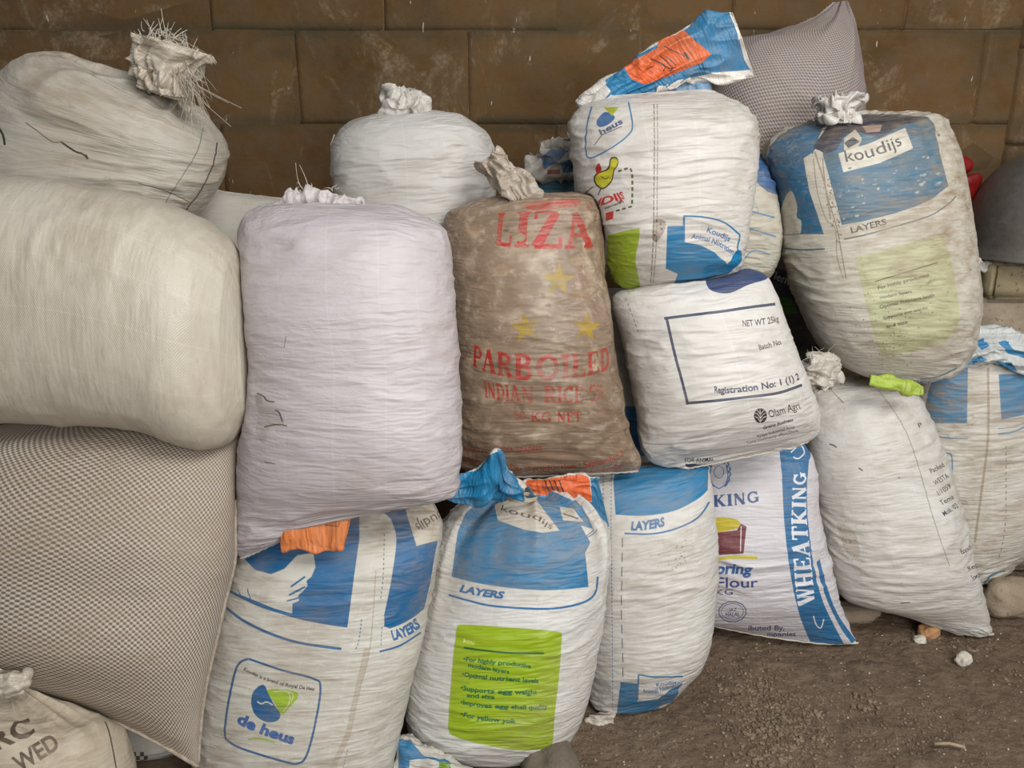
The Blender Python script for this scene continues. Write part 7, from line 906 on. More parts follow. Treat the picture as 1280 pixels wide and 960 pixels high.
def build_wall():
    w = empty('wall_back', (0, WALL_Y + .02, 0))
    tag(w, 'brown wall of plastered earth blocks', kind='structure')
    V = [(-4, WALL_Y + .0016, -.05), (5, WALL_Y + .0016, -.05), (5, WALL_Y + .0016, 2.6), (-4, WALL_Y + .0016, 2.6),
         (-4, WALL_Y + .2, -.05), (5, WALL_Y + .2, -.05), (5, WALL_Y + .2, 2.6), (-4, WALL_Y + .2, 2.6)]
    F = [(0, 1, 2, 3), (5, 4, 7, 6), (1, 5, 6, 2), (4, 0, 3, 7), (3, 2, 6, 7), (4, 5, 1, 0)]
    np_mesh('mortar', V, F, M_joint, w, smooth=False)
    # courses read off the photograph: joints at rows 38 and 155
    z1 = at_depth(500, 38, WALL_Y)[2]; z2 = at_depth(500, 155, WALL_Y)[2]
    ch = z1 - z2
    bw = at_depth(585, 100, WALL_Y)[0] - at_depth(372, 100, WALL_Y)[0]
    x0 = at_depth(372, 100, WALL_Y)[0]
    k0 = int(math.floor(z1 / ch)) + 1
    sd = 0
    for r in range(-k0 + 0, 3):
        zc = z1 + (r + .5) * ch
        if zc - ch / 2 < -.25: continue
        shift = 0 if r % 2 else bw * .52
        for c in range(-4, 6):
            xc = x0 + shift + (c + .5) * bw
            sd += 1
            if xc + bw / 2 > 1.80 and xc < 4: pass
            rough_block(xc, zc, bw - .0015, ch - .002, WALL_Y + (.0 if sd % 3 else .002), .06, sd, M_wall, 'earth_block', w)


build_wall()

# ---- pier that the wall turns into at the right
def build_pier():
    x = at_depth(1250, 120, WALL_Y)[0]
    p = empty('wall_right', (x, WALL_Y - .02, 0)); tag(p, 'end of the earth wall at the right, set off by a ragged vertical joint', kind='structure')
    z1 = at_depth(1262, 60, WALL_Y)[2]; ch = .30
    sd = 900
    for r in range(-7, 3):
        zc = z1 + (r + .5) * ch
        if zc < 0: continue
        for c in range(3):
            sd += 1
            rough_block(x + .03 + (c + .5) * .42, zc, .40, ch - .010, WALL_Y - .016, .05, sd, M_wall, 'earth_block', p)


build_pier()

# ================================================================ SACKS
M_cord = simple_mat('twine', (.35, .29, .20), (.5, .43, .33), 60, .9)
M_fray = simple_mat('frayed_tape', (.50, .45, .36), (.66, .61, .52), 60, .7)


def A(k):
    return make_art(k, ART[k]) if k in ART and ART[k] else None


WHITE = (.64, .615, .58)
SPEC = {}

# ---- cream sack lying on its side at the left
pl = Plane(150, 400, 1.62, 4)
t = sack('grain_sack', [(0, 528, 300, 545)], pl, 'plump cream unprinted sack lying on its side on the coarse checked sack')
body('B', t, [(-150, 500, -150, 250, .3), (-90, 524, -90, 222, .9), (0, 527, 0, 217, 1), (105, 527, 95, 226, 1),
              (185, 537, 190, 252, .98), (245, 553, 255, 280, .9), (290, 549, 292, 318, .6), (311, 515, 305, 380, .22)],
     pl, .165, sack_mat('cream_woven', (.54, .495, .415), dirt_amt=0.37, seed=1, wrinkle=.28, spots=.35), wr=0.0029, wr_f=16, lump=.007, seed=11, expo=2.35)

# ---- lilac white sack
pl = Plane(430, 450, 1.67, 8)
t = sack('grain_sack', [(300, 697, 560, 622)], pl, 'tall lilac-white unprinted sack with a small tear, standing above the orange flap')
body('A', t, [(345, 254, 500, 256, .10), (312, 264, 536, 272, .45), (296, 300, 560, 297, .8), (299, 380, 566, 370, 1), (311, 450, 571, 450, 1),
              (304, 520, 574, 530, 1), (299, 590, 574, 592, .85), (296, 640, 566, 617, .55), (295, 678, 500, 626, .3), (302, 697, 400, 650, .08)],
     pl, .150, sack_mat('lilac_woven', (.535, .495, .52), dirt_amt=0.27, seed=2, wrinkle=.75, art=A('A'), wear=.0, spots=.2), wr=0.0035, wr_f=34, lump=.006, seed=21, wr_s=3)
fl = body('A_top', t, [(345, 262, 360, 236, .3), (372, 266, 378, 239, 1), (395, 262, 398, 238, 1), (430, 262, 432, 246, 1), (462, 262, 455, 252, .3)], Plane(400, 250, 1.72, 7), .010,
          sack_mat('lilac_fold', (.55, .51, .52), seed=3, wrinkle=.8), name='folded_top', wr=0, crumple=.010, crumple_f=42, NU=64, NV=64, seed=22, solid=False, floor=False, yield_=False)
threads(t, [(375, 240), (412, 242), (418, 240), (385, 236)], Plane(400, 250, 1.72, 7), 14, .035, .35, M_fray, off=.0, seed=5)

# ---- parboiled rice sack
pl = Plane(660, 420, 1.98, 9)
t = sack('rice_sack', [(585, 598, 795, 592)], pl, 'dusty brown rice sack with red lettering and three yellow stars', cat='sack')
body('G', t, [(618, 246, 700, 241, .12), (575, 256, 742, 245, .42), (553, 272, 752, 258, .62), (556, 330, 758, 330, .9), (562, 400, 765, 400, 1),
              (566, 470, 774, 470, 1), (568, 535, 788, 535, .85), (571, 575, 801, 572, .45), (590, 597, 797, 588, .07)],
     pl, .135, sack_mat('brown_film', (.29, .21, .145), dirt=(.12, .08, .05), dirt_amt=0.85, seed=4, wrinkle=.8, rough=.26, art=A('G'), wear=.33, spots=.6, mottle=.75), wr=0.0032, wr_f=30, lump=.007, seed=31)
pk = Plane(640, 225, 1.99, 5)
m = sack_mat('film_neck', (.40, .34, .28), seed=5, wrinkle=.8, rough=.28)
body(None, t, [(603, 203, 618, 192, .5), (612, 225, 650, 212, .8), (630, 240, 664, 222, 1), (640, 252, 668, 240, .9), (636, 262, 676, 256, .6)], pk, .024, m,
     name='tied_neck', wr=0, crumple=.004, crumple_f=45, flute=(.010, 9), NU=96, NV=96, seed=32, solid=False, floor=False, yield_=False)
tie_ring(t, pk, 656, 248, .028, .020, M_cord, tilt=-15)

# ---- top koudijs sack with flap
pl = Plane(835, 240, 2.08, 6)
t = sack('feed_sack', [(768, 355, 915, 345)], pl, 'white feed sack with chicken emblem, its blue and orange mouth flapping up behind')
body('H', t, [(748, 122, 888, 112, .14), (716, 146, 933, 134, .6), (714, 190, 946, 170, .93), (722, 240, 944, 225, 1), (737, 285, 936, 280, 1),
              (756, 330, 927, 322, .75), (768, 354, 912, 343, .38), (795, 362, 878, 356, .06)],
     pl, .150, sack_mat('koudijs_top', WHITE, dirt_amt=0.42, seed=6, wrinkle=.8, art=A('H'), wear=.03), wr=0.0042, wr_f=36, lump=.006, seed=41)
pf = Plane(840, 80, 2.10, -6)
body('H_flap', t, [(748, 142, 722, 133, .8), (785, 126, 752, 106, 1), (825, 112, 790, 84, 1), (858, 101, 820, 56, 1), (880, 99, 852, 34, 1),
                   (902, 103, 882, 21, 1), (943, 96, 916, 16, .5)],
     pf, .012, sack_mat('koudijs_flap', WHITE, seed=7, wrinkle=1.0, art=A('H_flap'), wear=.02), name='open_mouth', wr=0.0029, wr_f=14, crumple=.006, crumple_f=13, flute=(.006, 7), NU=160, NV=120, seed=42, floor=False, solid=False, yield_=False, expo=2.0)
body('H_flap2', t, [(756, 132, 738, 124, .8), (800, 124, 795, 105, 1), (850, 118, 845, 98, 1), (890, 112, 885, 96, .5)],
     Plane(840, 110, 2.12, -6), .012, sack_mat('flap_under', (.10, .25, .42), seed=8, wrinkle=1.0), name='open_mouth', wr=0.0043, crumple=.006, NU=96, NV=72, seed=43, floor=False, solid=False, yield_=False)

# ---- small clean white sack with registration text
pl = Plane(895, 460, 2.02, 10)
t = sack('feed_sack', [(820, 580, 1020, 545)], pl, 'white sack with a navy outlined frame, registration text and round leaf emblem')
body('M', t, [(790, 356, 935, 336, .2), (764, 374, 961, 348, .62), (775, 415, 979, 395, .95), (788, 465, 993, 440, 1), (796, 515, 1009, 480, 1),
              (801, 555, 1022, 512, .75), (818, 578, 1022, 540, .32), (856, 585, 1000, 556, .06)],
     pl, .140, sack_mat('registration', (.68, .66, .63), dirt_amt=0.31, seed=9, wrinkle=.7, art=A('M'), wear=.0, spots=.3), wr=0.0035, wr_f=34, lump=.005, seed=51)

# ---- coarse checked sack lower left
pl = Plane(150, 720, 1.56, 18)
t = sack('grain_sack', [(-50, 845, 247, 957)], pl, 'big coarse grey-brown checked weave sack under the cream sack')
mC = sack_mat('checked_weave', (.52, .46, .39), kind='check', base2=(.17, .135, .105), dirt_amt=0.42, seed=10, wrinkle=.25, check=(.0108, .0108), rough=.6, spots=.9)
body('C', t, [(25, 526, 296, 536, .15), (-50, 556, 306, 580, .7), (-100, 640, 302, 665, 1), (-110, 720, 284, 730, 1), (-100, 782, 265, 810, .9),
              (-85, 825, 252, 890, .5, -8), (-60, 845, 247, 957, .05, -22)],
     pl, .150, mC, wr=0.0017, wr_f=12, lump=.009, seed=61)

# ---- blue collared koudijs sack at right
pl = Plane(1090, 310, 2.30, 8)
t = sack('feed_sack', [(1060, 462, 1195, 466)], pl, 'weathered white feed sack with scuffed blue band, white name label and faded green panel')
body('J', t, [(1015, 152, 1085, 143, .12), (972, 170, 1160, 143, .5), (957, 198, 1181, 163, .82), (971, 260, 1197, 235, 1), (984, 330, 1209, 310, 1),
              (1003, 385, 1217, 380, 1), (1027, 435, 1214, 438, .7), (1060, 462, 1194, 466, .35), (1095, 475, 1160, 478, .06)],
     pl, .170, sack_mat('blue_band', (.60, .57, .50), dirt=(.20, .15, .09), dirt_amt=0.85, seed=11, wrinkle=.75, art=A('J'), wear=.16, spots=.95), wr=0.0035, wr_f=30, lump=.007, seed=71, pleat=(.006, 0))
pk = Plane(1048, 135, 2.26, 2)
body(None, t, [(1020, 122, 1072, 120, .8), (1024, 128, 1070, 126, 1), (1030, 142, 1062, 140, .6), (1026, 156, 1066, 154, .8)], pk, .030, sack_mat('neck_white', (.62, .60, .57), seed=12, wrinkle=1),
     name='tied_neck', wr=0, crumple=.008, crumple_f=34, flute=(.012, 11), NU=110, NV=80, seed=72, floor=False, solid=False, yield_=False)
tie_ring(t, pk, 1046, 144, .037, .026, M_cord)

body(None, t, [(1086, 481, 1088, 469, .5), (1108, 487, 1112, 471, 1), (1132, 492, 1138, 476, 1), (1154, 493, 1154, 484, .4)], Plane(1115, 480, 2.17, 20), .008,
     sack_mat('lime_base', (.36, .50, .05), seed=61, wrinkle=1), name='folded_base', wr=0, crumple=.005, crumple_f=30, NU=72, NV=56, seed=73, floor=False, solid=False, yield_=False)

# ---- green panel sack, front
pl = Plane(635, 800, 1.80, 12)
t = sack('feed_sack', [(560, 962, 660, 962)], pl, 'white feed sack with a bright lime green text panel below its blue collar')
body('S', t, [(632, 614, 672, 612, .12), (592, 626, 722, 620, .40), (558, 655, 752, 645, .7), (544, 690, 762, 680, .9), (531, 745, 757, 735, 1), (517, 810, 749, 800, 1),
              (510, 870, 738, 868, 1), (513, 915, 718, 915, .85), (530, 948, 690, 950, .45), (560, 964, 655, 964, .06)],
     pl, .150, sack_mat('green_panel', (.64, .635, .61), dirt_amt=0.42, seed=13, wrinkle=.9, art=A('S'), wear=.02), wr=0.0035, wr_f=40, lump=.006, seed=81, pleat=(.026, 0), pleat_n=24)
pf = Plane(600, 610, 1.74, -10)
body('S_flap', t, [(560, 622, 556, 606, .6), (576, 626, 572, 599, 1), (594, 626, 592, 590, 1), (610, 625, 606, 578, 1), (624, 622, 622, 563, .8), (634, 622, 632, 590, .9), (648, 624, 646, 604, .6), (656, 626, 654, 612, .3)],
     pf, .016, sack_mat('blue_flap', WHITE, seed=14, wrinkle=1.0, art=A('S_flap'), wear=.02), name='open_mouth', wr=0, crumple=.006, crumple_f=18, flute=(.006, 6), NU=128, NV=110, seed=82, floor=False, solid=False, yield_=False)
body('S_flap2', t, [(655, 626, 655, 606, .6), (680, 634, 676, 600, 1), (705, 640, 704, 597, 1), (735, 644, 732, 596, 1), (762, 660, 748, 600, .5)],
     Plane(705, 625, 1.86, -8), .018, sack_mat('orange_flap', WHITE, seed=15, wrinkle=1.0, art=A('S_flap2'), wear=.02), name='open_mouth', wr=0, crumple=.006, crumple_f=18, flute=(.005, 6), NU=110, NV=110, seed=83, floor=False, solid=False, yield_=False)
tie_ring(t, Plane(652, 624, 1.80, 10), 652, 622, .034, .028, M_cord)

# ---- de heus sack
pl = Plane(400, 800, 1.69, 13)
t = sack('feed_sack', [(270, 1000, 470, 1000)], pl, 'white feed sack with a framed drop emblem, orange flap folded over its blue band')
body('R', t, [(340, 618, 535, 622, .25), (312, 640, 552, 650, .55), (292, 700, 548, 700, .95), (266, 780, 533, 780, 1), (250, 860, 514, 860, 1),
              (244, 930, 498, 930, .97), (250, 985, 484, 975, .6), (280, 1004, 460, 1000, .06)],
     pl, .150, sack_mat('drop_emblem', (.60, .585, .53), dirt_amt=0.51, seed=16, wrinkle=.7, art=A('R'), wear=.02), wr=0.0030, wr_f=34, lump=.006, seed=91)
body('R_flap', t, [(352, 690, 350, 664, .5), (372, 686, 372, 650, 1), (400, 690, 400, 636, 1), (425, 688, 436, 626, 1), (428, 690, 441, 630, .4)],
     Plane(400, 660, 1.575, 12), .008, sack_mat('orange_fold', (.72, .20, .05), seed=17, wrinkle=1.0, art=A('R_flap')), name='folded_mouth', wr=0.0014, crumple=.004, crumple_f=14, NU=110, NV=80, seed=92, floor=False, solid=False, yield_=False)

# ---- layers sack behind
pl = Plane(815, 740, 1.96, 9)
t = sack('feed_sack', [(740, 903, 790, 897)], pl, 'white feed sack with plain blue top band, right behind the green-panel sack')
body('T', t, [(735, 592, 868, 572, .15), (718, 615, 885, 586, .6), (722, 680, 892, 650, .95), (728, 750, 895, 720, 1), (732, 805, 888, 780, 1),
              (734, 850, 872, 826, .8), (735, 885, 842, 866, .42), (738, 906, 790, 896, .06)],
     pl, .150, sack_mat('layers_blue', (.64, .63, .60), dirt_amt=0.42, seed=18, wrinkle=.85, art=A('T'), wear=.02), wr=0.0037, wr_f=40, lump=.006, seed=101)
body(None, t, [(736, 893, 765, 893, .8), (734, 903, 768, 900, 1), (742, 912, 762, 912, .4)], Plane(752, 900, 1.83, 9), .008, sack_mat('ear', (.5, .46, .4), seed=19), name='sewn_corner', wr=0, crumple=.008, crumple_f=50, NU=48, NV=36, seed=102, solid=False, floor=False, yield_=False)

# ---- wheatking flour
pl = Plane(960, 690, 2.20, 9)
t = sack('flour_sack', [(880, 776, 1070, 807)], pl, 'lilac-white flour sack with a broad blue side stripe lettered in white')
body('O', t, [(868, 558, 1000, 546, .15), (852, 592, 1017, 585, .75), (852, 660, 1026, 655, 1), (858, 735, 1042, 730, .85),
              (866, 768, 1055, 768, .5), (878, 778, 1072, 807, .05, 6)],
     pl, .125, sack_mat('flour_print', (.63, .61, .645), dirt_amt=0.20, seed=20, wrinkle=.8, art=A('O'), wear=.02, spots=.3), wr=0.0032, wr_f=38, lump=.005, seed=111)

# ---- plain white leaning sack
pl = Plane(1120, 640, 2.28, 11)
t = sack('grain_sack', [(1190, 790, 1237, 808)], pl, 'nearly plain white sack with knotted neck and a pointed lower right corner')
body('P', t, [(1036, 472, 1078, 470, .12), (1011, 492, 1130, 478, .5), (1008, 560, 1160, 535, .92), (1016, 630, 1187, 615, 1), (1030, 695, 1208, 690, 1),
              (1052, 744, 1226, 742, .72), (1115, 766, 1233, 778, .36), (1192, 790, 1238, 808, .05)],
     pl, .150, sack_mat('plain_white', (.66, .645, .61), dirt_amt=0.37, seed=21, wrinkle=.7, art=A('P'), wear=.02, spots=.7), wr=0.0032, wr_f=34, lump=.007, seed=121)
pk = Plane(1022, 465, 2.16, 5)
mk = sack_mat('neck_grey', (.55, .51, .46), seed=22, wrinkle=1)
body(None, t, [(1000, 464, 1012, 452, .5), (1002, 476, 1028, 446, 1), (1014, 482, 1042, 452, 1), (1026, 480, 1044, 466, .7), (1030, 486, 1044, 476, .6)], pk, .026, mk,
     name='tied_neck', wr=0, crumple=.005, crumple_f=40, flute=(.011, 10), NU=96, NV=80, seed=122, floor=False, solid=False, yield_=False)
threads(t, [(1015, 445), (1028, 443), (1038, 455)], pk, 30, .035, .8, M_fray, off=.02, seed=9)
cord(t, [pk.hit(1030, 482), pk.hit(1016, 490) + pk.n * .02, pk.hit(1006, 500) + pk.n * .01], .0018, M_cord, 'tie_cord')
cord(t, [pk.hit(1034, 480), pk.hit(1040, 490) + pk.n * .02, pk.hit(1052, 502) + pk.n * .012], .0018, M_cord, 'tie_cord')

# ---- right rear sack
pl = Plane(1230, 580, 2.44, 5)
t = sack('feed_sack', [(1180, 730, 1270, 720)], pl, 'white feed sack with two faded blue blocks, behind the nearly plain pointed-corner sack')
body('Q', t, [(1180, 436, 1275, 430, .3), (1148, 455, 1312, 440, .8), (1142, 540, 1322, 520, 1), (1146, 620, 1318, 600, 1), (1160, 680, 1300, 660, .9),
              (1185, 722, 1262, 706, .5), (1205, 738, 1245, 730, .1)],
     pl, .120, sack_mat('faded_blocks', (.62, .60, .54), dirt_amt=0.68, seed=23, wrinkle=.85, art=A('Q'), wear=.10), wr=0.0037, wr_f=36, lump=.007, seed=131)
body('Q_neck', t, [(1150, 462, 1168, 452, .4), (1180, 456, 1190, 440, .8), (1210, 452, 1215, 424, 1), (1245, 452, 1250, 420, 1), (1280, 462, 1285, 430, .9), (1310, 470, 1315, 445, .4)], Plane(1230, 440, 2.38, -20), .035,
     sack_mat('blue_neck', (.55, .58, .58), seed=24, wrinkle=1, art=A('Q_neck'), wear=.05), name='gathered_mouth', wr=0, crumple=.010, crumple_f=24, flute=(.014, 13), NU=120, NV=110, seed=132, floor=False, solid=False, yield_=False)

# ---- round white sack, top left
pl = Plane(140, 190, 1.92, 0)
t = sack('grain_sack', [(20, 300, 215, 300)], pl, 'round white sack at the top left with a frayed upright neck and dark side stitching')
body('D', t, [(172, 104, 232, 128, .14), (110, 84, 252, 146, .5), (62, 68, 264, 162, .75), (15, 92, 276, 185, 1), (-8, 150, 278, 205, 1),
              (-20, 220, 262, 245, .95), (-5, 270, 240, 276, .7), (30, 300, 215, 300, .2)],
     pl, .165, sack_mat('dusty_white', (.46, .43, .37), dirt_amt=0.51, seed=25, wrinkle=.5, art=A('D'), wear=.02, spots=.5), wr=0.0043, wr_f=18, lump=.006, seed=141, pleat=(.014, 0), pleat_n=18, wr_s=9)
pk = Plane(205, 90, 1.84, 2)
mk = sack_mat('frayed_neck', (.50, .455, .38), seed=26, wrinkle=.9, dirt_amt=0.68)
body(None, t, [(170, 44, 266, 70, .9), (172, 64, 250, 84, .9), (178, 88, 236, 108, .7), (186, 102, 226, 118, .5), (180, 112, 240, 132, .8)], pk, .030, mk,
     name='tied_neck', wr=0, crumple=.004, crumple_f=28, flute=(.013, 11), NU=128, NV=100, seed=142, floor=False, solid=False, yield_=False)
tie_ring(t, pk, 206, 108, .045, .024, M_cord, tilt=-18, turns=3)
threads(t, [(175, 50), (190, 46), (205, 46), (215, 50), (230, 56), (240, 66), (200, 52)], pk, 110, .045, 1.1, M_fray, off=.02, seed=11)
threads(t, [(235, 80), (240, 95), (245, 110), (225, 90), (235, 100)], pk, 90, .065, .5, M_fray, off=.03, seed=12, up=(.3, -.2, -1))

# ---- round white sack, top centre
pl = Plane(515, 230, 2.22, 3)
t = sack('grain_sack', [(440, 480, 600, 480)], pl, 'white drum-shaped sack with small knot, behind the lilac sack and brown rice sack')
body('F', t, [(474, 143, 532, 140, .2), (440, 153, 572, 144, .62), (420, 175, 602, 163, .92), (415, 205, 615, 190, 1), (419, 260, 618, 250, 1),
              (424, 330, 616, 330, 1), (428, 430, 612, 430, .85), (440, 475, 600, 475, .15)],
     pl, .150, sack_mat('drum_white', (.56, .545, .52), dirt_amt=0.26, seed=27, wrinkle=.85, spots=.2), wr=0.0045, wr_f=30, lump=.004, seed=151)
pk = Plane(503, 128, 2.18, 0)
body(None, t, [(482, 112, 500, 110, .3), (480, 118, 518, 122, .8), (478, 128, 527, 128, 1), (476, 140, 528, 140, .8), (486, 150, 524, 148, .5)], pk, .026, sack_mat('knot_white', (.58, .56, .52), seed=28, wrinkle=1),
     name='tied_neck', wr=0, crumple=.007, crumple_f=30, flute=(.011, 9), NU=96, NV=80, seed=152, floor=False, solid=False, yield_=False)
cord(t, [pl.hit(418, 168) + pl.n * .0, pl.hit(414, 180), pl.hit(414, 200), pl.hit(418, 225), pl.hit(420, 240)], .0022, sack_mat('loop', (.6, .58, .55), seed=2), 'side_loop')

# ---- flat folded sack
pl = Plane(320, 300, 2.12, 8)
t = sack('grain_sack', [(235, 500, 430, 500)], pl, 'limp half-empty white sack showing between the round white and lilac sacks')
body('E', t, [(268, 237, 352, 250, .1), (250, 252, 420, 258, .5), (238, 300, 430, 300, 1), (235, 400, 432, 400, 1), (240, 495, 430, 495, .2)],
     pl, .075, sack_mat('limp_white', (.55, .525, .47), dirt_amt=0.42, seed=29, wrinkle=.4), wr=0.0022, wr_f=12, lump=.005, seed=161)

# ---- grey-violet woven sack, top right
pl = Plane(985, 130, 2.58, 4)
t = sack('grain_sack', [(900, 300, 1000, 340)], pl, 'grey-violet checked weave sack with a drawn-up corner, topmost against the wall')
body('I', t, [(1043, 4, 1058, 2, .12), (1012, 28, 1068, 34, .42), (960, 44, 1076, 86, .8), (915, 52, 1075, 150, 1), (885, 110, 1062, 235, 1),
              (880, 210, 1040, 310, .85), (900, 310, 1000, 345, .12)],
     pl, .150, sack_mat('violet_check', (.37, .325, .315), kind='check', base2=(.17, .135, .14), seed=30, wrinkle=.3, check=(.0115, .0115), rough=.6, dirt_amt=0.34), wr=0.0022, wr_f=12, lump=.010, seed=171, pleat=(.006, 0))

# ---- blue-white sack between
pl = Plane(935, 270, 2.36, 6)
t = sack('feed_sack', [(900, 352, 945, 355)], pl, 'shaded feed sack with blue lines, wedged between chicken-emblem sack and scuffed blue-band sack')
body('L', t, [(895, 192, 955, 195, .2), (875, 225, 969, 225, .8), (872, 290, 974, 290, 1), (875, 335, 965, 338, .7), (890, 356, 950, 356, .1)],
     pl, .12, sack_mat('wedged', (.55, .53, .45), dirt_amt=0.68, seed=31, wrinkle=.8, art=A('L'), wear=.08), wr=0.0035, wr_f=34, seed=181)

# ---- sack behind the rice sack
pl = Plane(700, 300, 2.42, 6)
t = sack('feed_sack', [(660, 440, 740, 440)], pl, 'blue-topped feed sack with crumpled blue neck, behind the brown rice sack')
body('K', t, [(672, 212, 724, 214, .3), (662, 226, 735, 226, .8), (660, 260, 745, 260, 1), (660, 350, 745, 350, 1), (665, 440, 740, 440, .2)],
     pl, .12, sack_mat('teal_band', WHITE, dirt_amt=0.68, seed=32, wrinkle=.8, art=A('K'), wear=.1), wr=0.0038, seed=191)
pk = Plane(695, 200, 2.34, 0)
body('K_neck', t, [(690, 176, 712, 176, .4), (676, 184, 720, 180, .9), (668, 200, 726, 198, 1), (662, 214, 724, 214, 1), (664, 224, 722, 224, .7)], pk, .040,
     sack_mat('teal_neck', (.45, .43, .39), seed=33, wrinkle=1, art=A('K_neck'), wear=.05, dirt_amt=0.68), name='tied_neck', wr=0, crumple=.006, crumple_f=30, flute=(.013, 9), NU=110, NV=90, seed=192, floor=False, solid=False, yield_=False)

# ---- sliver sack between the rice sack and the registration sack
pl = Plane(775, 480, 2.26, 6)
t = sack('feed_sack', [(735, 700, 820, 700)], pl, 'shaded white sack with blue lower band, in the gap right of the rice sack')
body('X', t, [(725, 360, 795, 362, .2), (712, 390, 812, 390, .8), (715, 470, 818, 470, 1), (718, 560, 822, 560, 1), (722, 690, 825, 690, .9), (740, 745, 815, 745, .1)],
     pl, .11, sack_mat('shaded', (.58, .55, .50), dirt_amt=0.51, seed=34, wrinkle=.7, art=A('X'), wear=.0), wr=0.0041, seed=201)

# ---- dark printed sack
pl = Plane(985, 380, 2.68, 2)
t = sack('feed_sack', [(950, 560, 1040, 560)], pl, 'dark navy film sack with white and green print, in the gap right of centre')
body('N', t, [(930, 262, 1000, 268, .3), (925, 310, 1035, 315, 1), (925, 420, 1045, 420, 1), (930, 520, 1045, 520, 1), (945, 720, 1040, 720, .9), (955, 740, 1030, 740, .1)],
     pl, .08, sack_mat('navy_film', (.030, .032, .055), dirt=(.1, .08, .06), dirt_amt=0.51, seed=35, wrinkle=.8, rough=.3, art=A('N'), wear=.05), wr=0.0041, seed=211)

# ---- beige sack bottom left
pl = Plane(60, 950, 1.40, 14)
t = sack('grain_sack', [(-80, 1090, 120, 1080)], pl, 'beige sack with black stencilled capitals at the bottom left corner')
body('U', t, [(-5, 858, 26, 862, .12), (-60, 880, 92, 884, .6), (-100, 920, 140, 912, .95), (-110, 960, 156, 955, 1), (-115, 1010, 158, 1010, 1), (-105, 1055, 145, 1050, .6), (-80, 1075, 120, 1072, .08)],
     pl, .140, sack_mat('beige_stencil', (.52, .46, .36), dirt_amt=0.51, seed=36, wrinkle=.5, art=A('U'), wear=.12), wr=0.0038, wr_f=16, lump=.006, seed=221, pleat=(.012, 0), pleat_n=20)
pk = Plane(10, 852, 1.36, 10)
body(None, t, [(-20, 844, 18, 840, .6), (-16, 854, 32, 846, 1), (-8, 864, 34, 854, .8), (-2, 870, 28, 866, .6)], pk, .020, sack_mat('beige_neck', (.48, .43, .36), seed=37, wrinkle=1), name='tied_neck', wr=0, crumple=.009, crumple_f=40, NU=90, NV=60, seed=222, floor=False, solid=False, yield_=False)

# ---- black striped sack between
pl = Plane(200, 930, 1.78, 10)
t = sack('grain_sack', [(140, 1010, 260, 1010)], pl, 'grey-white sack with black checked stripe, in the gap under the coarse checked sack')
body('V', t, [(125, 872, 235, 872, .3), (105, 900, 255, 900, .9), (100, 950, 262, 950, 1), (110, 1000, 255, 1000, .6), (130, 1015, 240, 1015, .08)],
     pl, .10, sack_mat('striped', (.46, .44, .40), dirt_amt=0.51, seed=38, wrinkle=.6, art=A('V'), wear=.05), wr=0.0038, seed=231)

# ---- crushed sack under the green panel sack
pl = Plane(530, 950, 1.62, 40)
t = sack('feed_sack', [(500, 975, 560, 975)], pl, 'flattened empty blue and white sack at the foot of the green-panel sack')
body('W', t, [(500, 918, 515, 922, .3), (498, 935, 550, 945, 1), (494, 955, 590, 965, 1), (492, 975, 600, 985, .3)],
     pl, .020, sack_mat('crushed', (.58, .57, .52), seed=39, wrinkle=1, art=A('W'), wear=.05), wr=0, crumple=.012, crumple_f=26, NU=96, NV=80, seed=241)

M_cord_c = simple_mat('brown_hem', (.26, .21, .16), (.42, .36, .29), 90, .9)
mk2 = simple_mat('pale_hem', (.38, .34, .30), (.50, .46, .42), 70, .8)
seam(BODIES['C'].parent, 'C', M_cord_c, None, rad=.0042)
seam(BODIES['C'].parent, 'C', M_cord_c, 'R', .28, 1.0, rad=.0034)
seam(BODIES['O'].parent, 'O', M_fray, None, rad=.0026)
seam(BODIES['P'].parent, 'P', M_fray, None, rad=.0030)
seam(BODIES['G'].parent, 'G', mk2, None, rad=.0030)
seam(BODIES['A'].parent, 'A', mk2, None, rad=.0030)
seam(BODIES['M'].parent, 'M', M_fray, None, rad=.0026)
seam(BODIES['H'].parent, 'H', M_fray, None, rad=.0028)
seam(BODIES['T'].parent, 'T', M_fray, None, rad=.0028)
seam(BODIES['I'].parent, 'I', M_cord_c, 'R', .05, .8, rad=.0030)


# ================================================================ LEDGE, BASIN AND STONES
def box_mesh(x0, x1, y0, y1, z0, z1, n=(6, 4, 4), rough=.004, seed=1, bevel=.012):
    """a block with worn edges: subdivided box surface, jittered by noise"""
    import bmesh
    bm = bmesh.new(); bmesh.ops.create_cube(bm, size=1.0)
    bmesh.ops.scale(bm, vec=(x1 - x0, y1 - y0, z1 - z0), verts=bm.verts)
    bmesh.ops.translate(bm, vec=((x0 + x1) / 2, (y0 + y1) / 2, (z0 + z1) / 2), verts=bm.verts)
    bmesh.ops.bevel(bm, geom=bm.edges[:], offset=bevel, segments=2, affect='EDGES')
    bmesh.ops.subdivide_edges(bm, edges=bm.edges[:], cuts=3, use_grid_fill=True)
    P = np.array([v.co[:] for v in bm.verts]); c = P.mean(0)
    d = P - c; d /= np.linalg.norm(d, axis=1, keepdims=True)
    k = (noise3(P, 30, seed) - .5) * 2 + (noise3(P, 80, seed + 1) - .5)
    P = P + d * (k * rough)[:, None]
    for v, p in zip(bm.verts, P): v.co = Vector(p)
    F = [tuple(v.index for v in f.verts) for f in bm.faces]
    bm.free()
    return P, F


M_conc = simple_mat('sand_concrete', (.27, .215, .155), (.37, .31, .23), 14, .95, .8, .006, c3=(.15, .11, .08))
M_brick = simple_mat('old_block', (.24, .19, .11), (.33, .27, .17), 10, .9, .6, .004, c3=(.13, .10, .06))

